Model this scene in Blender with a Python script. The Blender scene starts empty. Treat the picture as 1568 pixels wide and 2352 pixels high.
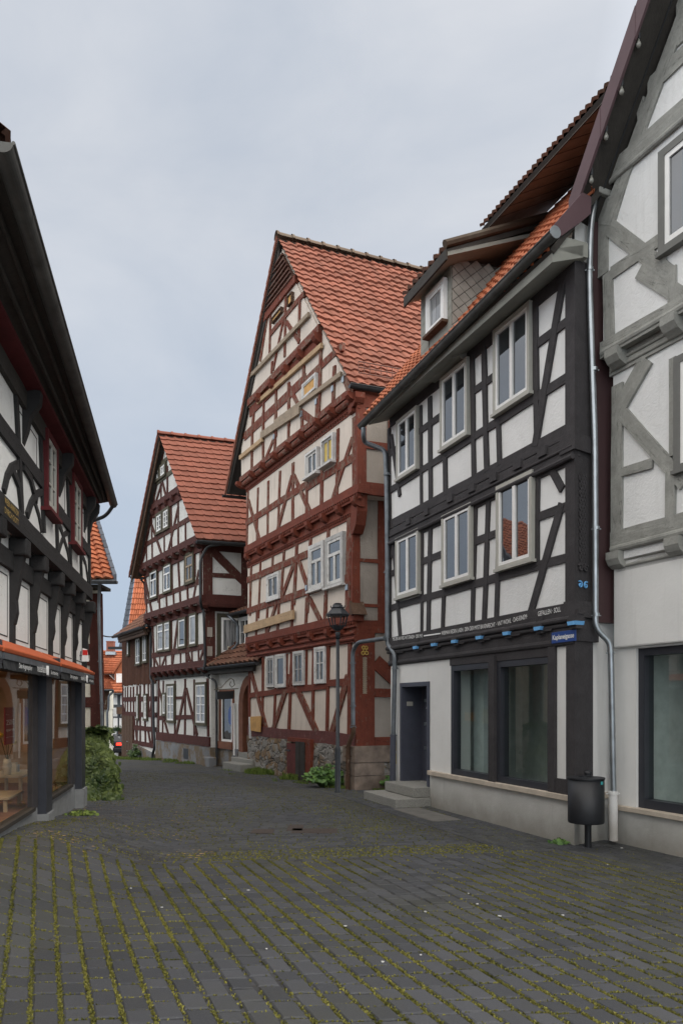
import bpy, bmesh, math, random
from mathutils import Vector, Matrix, noise as mnoise
RND = random.Random(11)
SC = bpy.context.scene
COL = SC.collection
# ---------------------------------------------------------------- camera model
EYE = 1.75                      # eye height in metres
FPX, CX, HY = 2961.0, 1365.5, 2816.0   # focal length, centre column and horizon row of the 2731 px wide photograph

def view(x0, y0, x1, w):        # a measured crop of the photograph -> its own pixel grid
    s = (x1 - x0) / w
    return lambda x, y: (x0 + s * x, y0 + s * y)
A1 = view(1400, 900, 2500, 1568); A2 = view(1400, 2000, 2500, 1568)
A3 = view(2100, 0, 2731, 1349); A4 = view(2100, 1100, 2731, 1237); A5 = view(2100, 2300, 2731, 1237)
B1 = view(800, 900, 1750, 1568); B2 = view(900, 1650, 1750, 1568); B3 = view(900, 2400, 1650, 1568)
B4 = view(450, 1650, 1050, 1568); B5 = view(300, 2350, 1050, 1568)
C1 = view(0, 500, 500, 1176); C2 = view(0, 1400, 500, 1176); C3 = view(0, 2400, 550, 1294)
D1 = view(1550, 2400, 2350, 1568); D2 = view(0, 2560, 400, 1568); D3 = view(0, 2700, 350, 1266)
D4 = view(380, 2500, 760, 1490); D5 = view(780, 2350, 1020, 753)
FULL = view(0, 0, 2731, 1568)

def ray(p): return Vector(((p[0] - CX) / FPX, 1.0, -(p[1] - HY) / FPX))
def at(p, Y):
    r = ray(p); return Vector((r.x * Y, Y, EYE + r.z * Y))

def smooth(a, b, x):
    t = min(1, max(0, (x - a) / (b - a))); return t * t * (3 - 2 * t)
def gz(x, y):                   # the street falls away from the viewer beyond the red house
    z = 0.0
    if y > 14: z -= .021 * (min(y, 26) - 14)
    if y > 26: z -= .0655 * (min(y, 56) - 26)
    if y > 56: z -= .02 * (min(y, 120) - 56)
    z += .34 * smooth(1.9, 3.4, -x) * smooth(12.6, 7.6, y)
    return z

class Fac:                      # a vertical wall plane: u runs to the right, n points out to the street
    def __init__(s, o, d):
        s.o = Vector((o[0], o[1])); s.d = Vector((d[0], d[1])).normalized(); s.n = Vector((s.d.y, -s.d.x))
    def pt(s, u, z, off=0.0):
        p = s.o + s.d * u + s.n * off; return Vector((p.x, p.y, z))
    def uv(s, p, off=0.0):
        r = ray(p); t = (off + s.n.dot(s.o)) / (s.n.x * r.x + s.n.y * r.y)
        q = Vector((r.x * t, r.y * t)) - s.o
        return (q.dot(s.d), EYE + r.z * t)
    def z(s, p, off=0.0): return s.uv(p, off)[1]
    def u(s, p, off=0.0): return s.uv(p, off)[0]

class MB:                       # collects faces, links them as ONE mesh object
    def __init__(s): s.v = []; s.f = []; s.a = []; s.tile = 0.0; s.uv = []
    def face(s, pts, uv=None):
        if uv: s.uv += uv
        i = len(s.v); s.v += [tuple(p) for p in pts]; s.f.append(tuple(range(i, i + len(pts)))); s.a.append(s.tile)
    def grid(s, rows, close=False):
        i = len(s.v); m = len(rows[0])
        for r in rows: s.v += [tuple(p) for p in r]
        for a in range(len(rows) - 1):
            for b in range(m if close else m - 1):
                c = (b + 1) % m
                s.f.append((i + a * m + b, i + a * m + c, i + (a + 1) * m + c, i + (a + 1) * m + b)); s.a.append(s.tile)
    def prism(s, fac, poly, o0, o1):
        i = len(s.v); n = len(poly)
        s.v += [tuple(fac.pt(u, z, o1)) for u, z in poly] + [tuple(fac.pt(u, z, o0)) for u, z in poly]
        s.f.append(tuple(range(i, i + n))); s.f.append(tuple(range(i + 2 * n - 1, i + n - 1, -1)))
        for k in range(n):
            q = (k + 1) % n; s.f.append((i + k, i + n + k, i + n + q, i + q))
        s.a += [s.tile] * (n + 2)
    def box(s, fac, u0, u1, z0, z1, o0, o1):
        s.prism(fac, [(u0, z0), (u1, z0), (u1, z1), (u0, z1)], o0, o1)
    def abox(s, c, sx, sy, sz, rot=0.0):
        x, y, z = c; ca, sa = math.cos(rot), math.sin(rot); P = []
        for dz in (-.5, .5):
            for dx, dy in ((-.5, -.5), (.5, -.5), (.5, .5), (-.5, .5)):
                a, b = dx * sx, dy * sy; P.append((x + a * ca - b * sa, y + a * sa + b * ca, z + dz * sz))
        s.hexa(P)
    def hexa(s, P):             # 4 bottom then 4 top corners
        i = len(s.v); s.v += [tuple(p) for p in P]
        for f in ((0, 3, 2, 1), (4, 5, 6, 7), (0, 1, 5, 4), (1, 2, 6, 5), (2, 3, 7, 6), (3, 0, 4, 7)):
            s.f.append(tuple(i + k for k in f)); s.a.append(s.tile)
    def tube(s, pts, r, n=12, caps=True):
        pts = [Vector(p) for p in pts]; rows = []; prev = None
        rr = r if isinstance(r, (list, tuple)) else [r] * len(pts)
        for k, p in enumerate(pts):
            t = (pts[min(k + 1, len(pts) - 1)] - pts[max(k - 1, 0)]).normalized()
            if prev is None:
                a = t.cross(Vector((0, 0, 1)))
                if a.length < .1: a = t.cross(Vector((1, 0, 0)))
            else: a = prev - t * prev.dot(t)
            a.normalize(); prev = a; b = t.cross(a)
            rows.append([p + (a * math.cos(2 * math.pi * j / n) + b * math.sin(2 * math.pi * j / n)) * rr[k] for j in range(n)])
        s.grid(rows, True)
        if caps: s.face(rows[0][::-1]); s.face(rows[-1])
    def lathe(s, c, prof, n=24):
        rows = [[(c[0] + r * math.cos(2 * math.pi * j / n), c[1] + r * math.sin(2 * math.pi * j / n), c[2] + z) for j in range(n)] for r, z in prof]
        s.grid(rows, True)
    def build(s, name, mat, parent=None, label=None, fix=True, smooth_=False, bevel=0.0):
        me = bpy.data.meshes.new(name); me.from_pydata(s.v, [], s.f); me.update()
        if any(s.a):
            at_ = me.attributes.new('tile', 'FLOAT', 'FACE'); at_.data.foreach_set('value', s.a)
        if s.uv and len(s.uv) == len(me.loops):
            ul = me.uv_layers.new(name='grain'); ul.data.foreach_set('uv', [c for q in s.uv for c in q])
        if fix:
            bm = bmesh.new(); bm.from_mesh(me); bmesh.ops.recalc_face_normals(bm, faces=bm.faces); bm.to_mesh(me); bm.free()
        if smooth_: me.polygons.foreach_set('use_smooth', [True] * len(me.polygons))
        if mat: me.materials.append(mat)
        o = bpy.data.objects.new(name, me); COL.objects.link(o)
        if bevel:
            m = o.modifiers.new('bevel', 'BEVEL'); m.width = bevel; m.segments = 2; m.limit_method = 'ANGLE'; m.angle_limit = .6
        if parent: adopt(o, parent)
        if label: o['label'] = label
        return o

def root_of(o):
    while o.parent: o = o.parent
    return o
def adopt(o, parent):
    o.parent = parent
    o.matrix_parent_inverse = Matrix.Identity(4) if parent.parent else Matrix.Translation(-parent.location)
def tag(o, label, cat, group=None):
    o['label'] = label; o['category'] = cat
    if group: o['group'] = group
    return o
def thing(name, label, cat, loc=(0, 0, 0), group=None):
    o = bpy.data.objects.new(name, None); COL.objects.link(o); o.location = loc; o.empty_display_size = .3
    return tag(o, label, cat, group)
def struct(o, kind='structure'):
    o['kind'] = kind; return o

# ---------------------------------------------------------------- materials
def nodes_of(name):
    m = bpy.data.materials.new(name); m.use_nodes = True; nt = m.node_tree
    b = nt.nodes['Principled BSDF']; return m, nt, b
def N(nt, typ, **kw):
    n = nt.nodes.new(typ)
    for k, v in kw.items():
        if k in n.inputs: n.inputs[k].default_value = v
        else: setattr(n, k, v)
    return n
def L(nt, a, b): nt.links.new(a, b)
def coords(nt, scale=(1, 1, 1), rot=(0, 0, 0)):
    t = N(nt, 'ShaderNodeTexCoord'); mp = N(nt, 'ShaderNodeMapping'); mp.inputs['Scale'].default_value = scale; mp.inputs['Rotation'].default_value = rot
    L(nt, t.outputs['Object'], mp.inputs['Vector']); return mp.outputs['Vector']
def noise(nt, scale, detail=4, rough=.55, vec=None, dist=0):
    n = N(nt, 'ShaderNodeTexNoise'); n.inputs['Scale'].default_value = scale; n.inputs['Detail'].default_value = detail
    n.inputs['Roughness'].default_value = rough; n.inputs['Distortion'].default_value = dist
    if vec is not None: L(nt, vec, n.inputs['Vector'])
    return n.outputs['Fac']
def ramp(nt, fac, stops):
    r = N(nt, 'ShaderNodeValToRGB'); e = r.color_ramp.elements
    while len(e) < len(stops): e.new(.5)
    for k, (p, c) in enumerate(stops):
        e[k].position = p; e[k].color = (*c, 1) if len(c) == 3 else c
    L(nt, fac, r.inputs['Fac']); return r.outputs['Color']
def mixc(nt, fac, a, b, mode='MIX'):
    m = N(nt, 'ShaderNodeMix', data_type='RGBA', blend_type=mode)
    for sock, v in ((m.inputs['Factor'], fac), (m.inputs['A'], a), (m.inputs['B'], b)):
        pass
    fi, ai, bi = m.inputs[0], m.inputs[6], m.inputs[7]
    for sock, v in ((fi, fac), (ai, a), (bi, b)):
        if hasattr(v, 'is_output'): L(nt, v, sock)
        elif isinstance(v, (int, float)): sock.default_value = v
        else: sock.default_value = (*v, 1) if len(v) == 3 else v
    return m.outputs[2]
def thresh(nt, fac, lo, hi):
    m = N(nt, 'ShaderNodeMapRange'); m.inputs[1].default_value = lo; m.inputs[2].default_value = hi
    L(nt, fac, m.inputs[0]); return m.outputs[0]
def bump(nt, b, h, strength=.3, dist=.01):
    n = N(nt, 'ShaderNodeBump'); n.inputs['Strength'].default_value = strength; n.inputs['Distance'].default_value = dist
    L(nt, h, n.inputs['Height']); L(nt, n.outputs['Normal'], b.inputs['Normal']); return n
def math_(nt, op, a, b=0.0):
    n = N(nt, 'ShaderNodeMath', operation=op)
    for s, v in ((n.inputs[0], a), (n.inputs[1], b)):
        if hasattr(v, 'is_output'): L(nt, v, s)
        else: s.default_value = v
    return n.outputs[0]

def plain(name, c, rough=.6, metal=0.0, spec=.4, var=.12, scale=6, bmp=0.0, bscale=40):
    m, nt, b = nodes_of(name); v = coords(nt)
    f = noise(nt, scale, 5, .6, v)
    lo = tuple(x * (1 - var) for x in c); hi = tuple(min(1, x * (1 + var)) for x in c)
    L(nt, ramp(nt, f, [(.3, lo), (.7, hi)]), b.inputs['Base Color'])
    b.inputs['Roughness'].default_value = rough; b.inputs['Metallic'].default_value = metal; b.inputs['Specular IOR Level'].default_value = spec
    if bmp: bump(nt, b, noise(nt, bscale, 4, .6, v), bmp, .01)
    return m

def plaster(name, c, streak=0.25, streak_c=(.16, .14, .11), rough_bump=.5, mottling=.1, dirt_low=None, cracks=0.0, patches=None):
    m, nt, b = nodes_of(name); v = coords(nt)
    big = noise(nt, 1.1, 4, .6, v); med = noise(nt, 9, 5, .65, v)
    base = ramp(nt, big, [(.25, tuple(x * (1 - mottling) for x in c)), (.75, tuple(min(.9, x * (1 + mottling * .5)) for x in c))])
    vs = coords(nt, (5, 5, .45)); st = noise(nt, 1.6, 4, .65, vs)
    col = mixc(nt, math_(nt, 'MULTIPLY', thresh(nt, st, .56, .82), streak), base, streak_c)
    sp = noise(nt, 60, 3, .6, v)
    col = mixc(nt, math_(nt, 'MULTIPLY', thresh(nt, sp, .62, .8), .18), col, tuple(x * .55 for x in c))
    if patches:
        pn = noise(nt, 1.4, 6, .7, v); col = mixc(nt, thresh(nt, pn, .46, .56), col, mixc(nt, med, tuple(x * .6 for x in patches), tuple(x * 1.35 for x in patches)))
    crk = None
    if cracks:
        cn = noise(nt, 5.5, 4, .6, v, .8); crk = thresh(nt, math_(nt, 'ABSOLUTE', math_(nt, 'SUBTRACT', cn, .5)), .012, .003)
        crk = math_(nt, 'MULTIPLY', crk, thresh(nt, noise(nt, 2.0, 2, .5, v), .45, .6)); col = mixc(nt, math_(nt, 'MULTIPLY', crk, cracks), col, tuple(x * .35 for x in c))
    if dirt_low:
        z0, z1, dc = dirt_low
        g = N(nt, 'ShaderNodeTexCoord'); sx = N(nt, 'ShaderNodeSeparateXYZ'); L(nt, g.outputs['Object'], sx.inputs[0])
        zz = math_(nt, 'ADD', sx.outputs['Z'], math_(nt, 'MULTIPLY', noise(nt, 3, 4, .6, v), -.35))
        col = mixc(nt, math_(nt, 'MULTIPLY', thresh(nt, zz, z1, z0), .75), col, dc)
    L(nt, col, b.inputs['Base Color']); b.inputs['Roughness'].default_value = .9; b.inputs['Specular IOR Level'].default_value = .2
    vd = noise(nt, 14, 3, .5, v, 1.2)
    h = math_(nt, 'ADD', math_(nt, 'MULTIPLY', vd, .6), math_(nt, 'MULTIPLY', noise(nt, 45, 4, .7, v), .4))
    bump(nt, b, h, rough_bump, .02); return m

def timber(name, c, worn=0.0, worn_c=(.17, .13, .10), rough=.75, grain=.35, spec=.25):
    m, nt, b = nodes_of(name); v = coords(nt)
    f = noise(nt, 5, 5, .65, v); f2 = noise(nt, 28, 4, .7, v)
    col = ramp(nt, f, [(.25, tuple(x * .72 for x in c)), (.75, tuple(x * 1.22 for x in c))])
    col = mixc(nt, math_(nt, 'MULTIPLY', thresh(nt, f2, .5, .75), .35), col, tuple(x * .55 for x in c))
    if worn:
        w = noise(nt, 7, 7, .78, coords(nt, (1.6, 1.6, .8)))
        col = mixc(nt, thresh(nt, w, .66 - worn * .30, .69 - worn * .28), col, mixc(nt, f2, tuple(x * .7 for x in worn_c), tuple(min(1, x * 1.9) for x in worn_c)))
    uvn = N(nt, 'ShaderNodeUVMap', uv_map='grain'); oi = N(nt, 'ShaderNodeObjectInfo'); av = N(nt, 'ShaderNodeVectorMath', operation='ADD'); sv = N(nt, 'ShaderNodeVectorMath', operation='SCALE'); sv.inputs[0].default_value = (17, 9, 0); L(nt, oi.outputs['Random'], sv.inputs['Scale'])
    mg = N(nt, 'ShaderNodeMapping'); mg.inputs['Scale'].default_value = (1.0, 13, 1); L(nt, uvn.outputs['UV'], mg.inputs['Vector']); L(nt, mg.outputs['Vector'], av.inputs[0]); L(nt, sv.outputs[0], av.inputs[1])
    gr = noise(nt, 1.6, 6, .65, av.outputs[0], .6); ck = noise(nt, .9, 3, .5, av.outputs[0], 1.5)
    crack = thresh(nt, math_(nt, 'ABSOLUTE', math_(nt, 'SUBTRACT', ck, .57)), .010, .003)
    col = mixc(nt, math_(nt, 'MULTIPLY', thresh(nt, gr, .42, .72), .32), col, tuple(x * .62 for x in c))
    col = mixc(nt, math_(nt, 'MULTIPLY', crack, .6), col, tuple(x * .3 for x in c))
    L(nt, col, b.inputs['Base Color']); b.inputs['Roughness'].default_value = rough; b.inputs['Specular IOR Level'].default_value = spec
    h = math_(nt, 'ADD', math_(nt, 'ADD', noise(nt, 18, 6, .75, v), math_(nt, 'MULTIPLY', f2, .6)), math_(nt, 'SUBTRACT', math_(nt, 'MULTIPLY', gr, .9), math_(nt, 'MULTIPLY', crack, .8)))
    bump(nt, b, h, grain, .02); return m

def tiles(name, c, moss=0.15, var=.2, moss_c=(.10, .085, .06)):
    m, nt, b = nodes_of(name); v = coords(nt)
    a = N(nt, 'ShaderNodeAttribute', attribute_name='tile')
    lo = tuple(x * (1 - var) for x in c); hi = tuple(x * (1 + var) for x in c)
    col = ramp(nt, a.outputs['Fac'], [(0, lo), (1, hi)])
    f = noise(nt, 1.3, 6, .65, v)
    col = mixc(nt, math_(nt, 'MULTIPLY', thresh(nt, f, .5, .75), moss * 2), col, moss_c)
    f2 = noise(nt, 40, 4, .7, v); col = mixc(nt, math_(nt, 'MULTIPLY', thresh(nt, f2, .55, .8), .3), col, tuple(x * .5 for x in c))
    L(nt, col, b.inputs['Base Color']); b.inputs['Roughness'].default_value = .8; b.inputs['Specular IOR Level'].default_value = .25
    bump(nt, b, f2, .25, .006); return m

def glass_dark(name, tint=(.02, .024, .028), ior=1.9, rough=.02):
    m, nt, b = nodes_of(name); v = coords(nt)
    L(nt, ramp(nt, noise(nt, 2.2, 3, .5, v), [(.3, tuple(x * .5 for x in tint)), (.7, tuple(x * 1.5 for x in tint))]), b.inputs['Base Color'])
    b.inputs['Roughness'].default_value = rough; b.inputs['IOR'].default_value = ior; b.inputs['Specular IOR Level'].default_value = .5
    bump(nt, b, noise(nt, 1.5, 2, .5, v), .06, .05); return m

def glass_clear(name, tint=(.85, .9, .9), ior=1.6):
    m, nt, b = nodes_of(name); out = nt.nodes['Material Output']; nt.nodes.remove(b)
    tr = N(nt, 'ShaderNodeBsdfTransparent'); tr.inputs[0].default_value = (*tint, 1)
    gl = N(nt, 'ShaderNodeBsdfGlossy'); gl.inputs['Roughness'].default_value = .01
    lw = N(nt, 'ShaderNodeLayerWeight'); lw.inputs[0].default_value = .5; r0 = ((ior - 1) / (ior + 1)) ** 2 * 1.6
    fr = N(nt, 'ShaderNodeMath', operation='MULTIPLY_ADD'); L(nt, math_(nt, 'POWER', lw.outputs['Facing'], 4.5), fr.inputs[0]); fr.inputs[1].default_value = 1 - r0; fr.inputs[2].default_value = r0
    mx = N(nt, 'ShaderNodeMixShader'); L(nt, fr.outputs[0], mx.inputs[0]); L(nt, tr.outputs[0], mx.inputs[1]); L(nt, gl.outputs[0], mx.inputs[2])
    L(nt, mx.outputs[0], out.inputs[0]); return m

def curtain_pane(name):
    m, nt, b = nodes_of(name); v = coords(nt, (30, 30, 1.2))
    L(nt, ramp(nt, noise(nt, 1.0, 4, .6, v), [(.35, (.06, .065, .07)), (.65, (.42, .42, .42))]), b.inputs['Base Color'])
    b.inputs['Roughness'].default_value = .04; b.inputs['IOR'].default_value = 1.6; return m

M = {}
M['white_plaster'] = plaster('white_plaster', (.72, .72, .71), .22, (.30, .29, .27), rough_bump=.7, mottling=.10)
M['smooth_white'] = plaster('smooth_white_render', (.69, .685, .665), .20, (.36, .34, .30), rough_bump=.22, mottling=.10, dirt_low=(.0, .32, (.34, .31, .27)))
M['plinth'] = plaster('painted_plinth', (.60, .595, .57), .30, (.30, .28, .24), rough_bump=.3, mottling=.12, dirt_low=(-.14, .40, (.17, .155, .125)))
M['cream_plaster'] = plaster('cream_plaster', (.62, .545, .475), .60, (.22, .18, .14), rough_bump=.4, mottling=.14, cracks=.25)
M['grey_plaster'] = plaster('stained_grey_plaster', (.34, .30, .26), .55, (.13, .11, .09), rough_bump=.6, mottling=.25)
M['far_plaster'] = plaster('aged_white_plaster', (.60, .59, .56), .4, (.2, .18, .15), rough_bump=.9, mottling=.15, cracks=.6)
M['rough_plaster'] = plaster('rough_white_plaster', (.70, .69, .66), .22, (.22, .17, .13), rough_bump=.8, mottling=.14, cracks=.35)  # the left shop's own off-white plaster, rough and cracked
M['ivory_plaster'] = plaster('ivory_plaster', (.66, .62, .52), .15, rough_bump=.6, mottling=.1)
M['cement'] = plaster('cement_render', (.19, .195, .205), .5, (.12, .10, .08), rough_bump=1.0, mottling=.25, patches=(.15, .115, .08))
M['black_timber'] = timber('black_painted_timber', (.050, .046, .048), 0, grain=.45)
M['soot_timber'] = timber('sooty_black_timber', (.027, .026, .026), 0, grain=.45)
M['red_timber'] = timber('worn_red_timber', (.155, .037, .020), .50, (.14, .095, .07), grain=.5)
M['red_timber_new'] = timber('red_painted_timber', (.155, .037, .020), .24, (.13, .085, .065), grain=.4)
M['brown_timber'] = timber('oxblood_timber', (.074, .021, .015), .34, (.10, .075, .055), grain=.4)
M['brown_timber_plain'] = timber('oxblood_timber_smooth', (.070, .020, .015), .10, grain=.35)
M['grey_timber'] = timber('grey_painted_timber', (.30, .30, .275), 0, grain=.55)
M['old_wood'] = timber('weathered_brown_wood', (.085, .048, .03), .2, grain=.5)
M['plank_wood'] = timber('fresh_plank_wood', (.42, .29, .17), .1, (.2, .17, .13), grain=.3)
M['grey_plank'] = timber('weathered_plank_wood', (.30, .235, .17), .2, (.2, .17, .13), grain=.4)
M['barn_boards'] = timber('brown_stained_boards', (.10, .042, .024), .1, grain=.4)
M['dark_trim'] = timber('olive_brown_trim', (.085, .075, .05), 0, grain=.2)
M['dark_soffit'] = timber('dark_soffit_boards', (.045, .04, .035), 0, grain=.3)
M['brown_soffit'] = timber('brown_soffit_boards', (.20, .175, .15), 0, grain=.2)
M['eave_paint'] = plain('grey_green_eave_paint', (.24, .24, .21), .7, var=.1)
M['red_paint'] = timber('dark_red_paint', (.10, .016, .018), 0, grain=.2)
M['plum_slate'] = plain('plum_fibre_cement', (.085, .046, .052), .6, var=.12, scale=3, bmp=.05)
M['maroon_metal'] = plain('maroon_cladding', (.052, .025, .026), .55, var=.08)
M['orange_tile'] = tiles('orange_roof_tiles', (.36, .115, .055), .14, .18)
M['red_tile'] = tiles('salmon_roof_tiles', (.235, .085, .054), .08, .2, (.14, .10, .075))
M['red_tile_new'] = tiles('red_roof_tiles', (.19, .066, .043), .05, .13)
M['brown_tile'] = tiles('mossy_brown_tiles', (.12, .055, .035), .25, .35)
M['slate'] = tiles('slate_shingles', (.085, .095, .115), .05, .25)
M['ridge'] = tiles('lichen_ridge_tiles', (.12, .085, .06), .3, .35, (.17, .155, .12))
M['zinc'] = plain('zinc', (.36, .39, .41), .34, .85, .5, var=.2, scale=5)
M['dull_zinc'] = plain('weathered_zinc', (.15, .165, .18), .48, .6, .4, var=.25, scale=7)
M['dark_metal'] = plain('dark_gutter_metal', (.045, .047, .05), .5, .5, .4, var=.2)
M['black_gutter'] = plain('oxidised_gutter', (.075, .075, .07), .6, .35, .4, var=.3)
M['anthracite'] = plain('anthracite_paint', (.030, .032, .040), .42, 0, .45, var=.1)
M['anthracite_door'] = plain('anthracite_door_paint', (.058, .062, .084), .5, 0, .4, var=.12)
M['bin_paint'] = plain('satin_black_steel', (.011, .012, .015), .52, .0, .5, var=.15, scale=9)
M['lamp_paint'] = plain('lamp_post_paint', (.020, .023, .028), .5, .0, .45, var=.2, scale=9, bmp=.1)
M['window_white'] = plain('white_window_paint', (.72, .71, .69), .45, 0, .4, var=.06)
M['window_worn'] = timber('flaking_white_paint', (.58, .57, .55), .22, (.2, .17, .14), grain=.4)
M['window_frame_grey'] = plain('stone_grey_casing', (.37, .36, .32), .6, var=.06)
M['dark_casing'] = plain('slate_grey_casing', (.13, .13, .12), .6, var=.1)
M['stone_sill'] = plain('sandstone_ledge', (.44, .38, .31), .8, var=.14, bmp=.2)
M['glass'] = glass_dark('window_glass', ior=2.3)
M['glass_old'] = glass_dark('old_window_glass', (.035, .033, .03), 1.7)
M['shop_glass'] = glass_clear('shop_glass', (.82, .88, .86), 1.7)
M['curtain'] = curtain_pane('net_curtain_behind_glass')
M['ochre_board'] = plain('ochre_chipboard', (.48, .27, .09), .8, var=.2)
M['yellow_pane'] = plain('yellowed_board', (.52, .38, .10), .8, var=.15)
M['sky_blue'] = plain('sky_blue_paint', (.13, .36, .66), .5, var=.1)
M['sign_blue'] = plain('sign_blue_enamel', (.020, .06, .23), .3, var=.06)
M['white_paint'] = plain('white_lettering', (.78, .78, .76), .5, var=.04)
M['gold_paint'] = plain('faded_gold_paint', (.40, .26, .055), .6, var=.2)
M['terracotta'] = plain('terracotta_stone', (.16, .062, .034), .8, var=.2, bmp=.2)
M['granite'] = plain('granite', (.22, .215, .195), .85, var=.3, scale=60, bmp=.3, bscale=120)
M['black_iron'] = plain('black_iron', (.012, .012, .013), .45, 0, .4)
M['orange_cloth'] = plain('orange_awning_cloth', (.45, .095, .03), .8, var=.08)
M['black_cloth'] = plain('black_awning_valance', (.022, .023, .024), .85, var=.2, bmp=.2, bscale=15)
M['concrete'] = plain('grey_concrete', (.20, .205, .205), .85, var=.15, bmp=.25)
M['brick'] = plain('chimney_brick', (.20, .07, .045), .85, var=.3, scale=25)
M['car_paint'] = plain('black_car_paint', (.012, .012, .015), .2, .2, .6, var=.05)
M['rubber'] = plain('tyre_rubber', (.012, .012, .012), .8)
M['red_lens'] = plain('red_tail_lens', (.55, .02, .015), .25, 0, .5, var=.05)
M['plate_white'] = plain('number_plate', (.7, .7, .7), .4)
# ---------------------------------------------------------------- building helpers
_bk = [0]
def _lift():
    _bk[0] += 1; return (_bk[0] % 31) * .0006
def beam_uv(parent, fac, off, pts, w, mat, name=None, proud=.022, depth=.06, jit=.007, label=None):
    """one hewn timber: a polyline in wall coordinates with a width"""
    C = []
    for (a, b) in zip(pts[:-1], pts[1:]):
        n = max(1, int(math.hypot(b[0] - a[0], b[1] - a[1]) / .45))
        C += [(a[0] + (b[0] - a[0]) * k / n, a[1] + (b[1] - a[1]) * k / n) for k in range(n)]
    C.append(pts[-1]); Lp, Rp = [], []
    for k, p in enumerate(C):
        q0, q1 = C[max(k - 1, 0)], C[min(k + 1, len(C) - 1)]
        du, dz = q1[0] - q0[0], q1[1] - q0[1]; l = math.hypot(du, dz) or 1
        nu, nz = -dz / l, du / l; h = w / 2
        Lp.append((p[0] + nu * (h + RND.uniform(-jit, jit)), p[1] + nz * (h + RND.uniform(-jit, jit))))
        Rp.append((p[0] - nu * (h + RND.uniform(-jit, jit)), p[1] - nz * (h + RND.uniform(-jit, jit))))
    if name is None:
        du, dz = pts[-1][0] - pts[0][0], pts[-1][1] - pts[0][1]; l = math.hypot(du, dz) or 1
        name = 'post' if abs(dz) / l > .955 else ('rail' if abs(dz) / l < .3 else 'brace')
    mb = MB(); pr = proud + _lift()
    o1 = off + pr
    S = [0.0]
    for a, b in zip(C[:-1], C[1:]): S.append(S[-1] + math.hypot(b[0] - a[0], b[1] - a[1]))
    for k in range(len(C) - 1):                      # front, sides; the grain runs along the timber
        s0, s1 = S[k], S[k + 1]
        mb.face([fac.pt(*Rp[k], o1), fac.pt(*Rp[k + 1], o1), fac.pt(*Lp[k + 1], o1), fac.pt(*Lp[k], o1)], [(s0, 0), (s1, 0), (s1, w), (s0, w)])
        mb.face([fac.pt(*Lp[k], o1), fac.pt(*Lp[k + 1], o1), fac.pt(*Lp[k + 1], off - depth), fac.pt(*Lp[k], off - depth)], [(s0, w), (s1, w), (s1, w + .1), (s0, w + .1)])
        mb.face([fac.pt(*Rp[k + 1], o1), fac.pt(*Rp[k], o1), fac.pt(*Rp[k], off - depth), fac.pt(*Rp[k + 1], off - depth)], [(s1, 0), (s0, 0), (s0, -.1), (s1, -.1)])
    for k in (0, -1):
        mb.face([fac.pt(*Lp[k], o1), fac.pt(*Rp[k], o1), fac.pt(*Rp[k], off - depth), fac.pt(*Lp[k], off - depth)], [(0, w), (0, 0), (.1, 0), (.1, w)])
    return mb.build(name, mat, parent, label, fix=True)

def beams(parent, fac, off, P, w, mat, rows, **kw):
    """rows of (x1,y1,x2,y2[,width]) or ([(x,y)...], width) measured on crop P"""
    for r in rows:
        if isinstance(r[0], (list, tuple)):
            pts, ww = r[0], (r[1] if len(r) > 1 else w)
        else:
            pts, ww = [(r[0], r[1]), (r[2], r[3])], (r[4] if len(r) > 4 else w)
        beam_uv(parent, fac, off, [fac.uv(P(*p), off) for p in pts], ww, mat, **kw)

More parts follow.
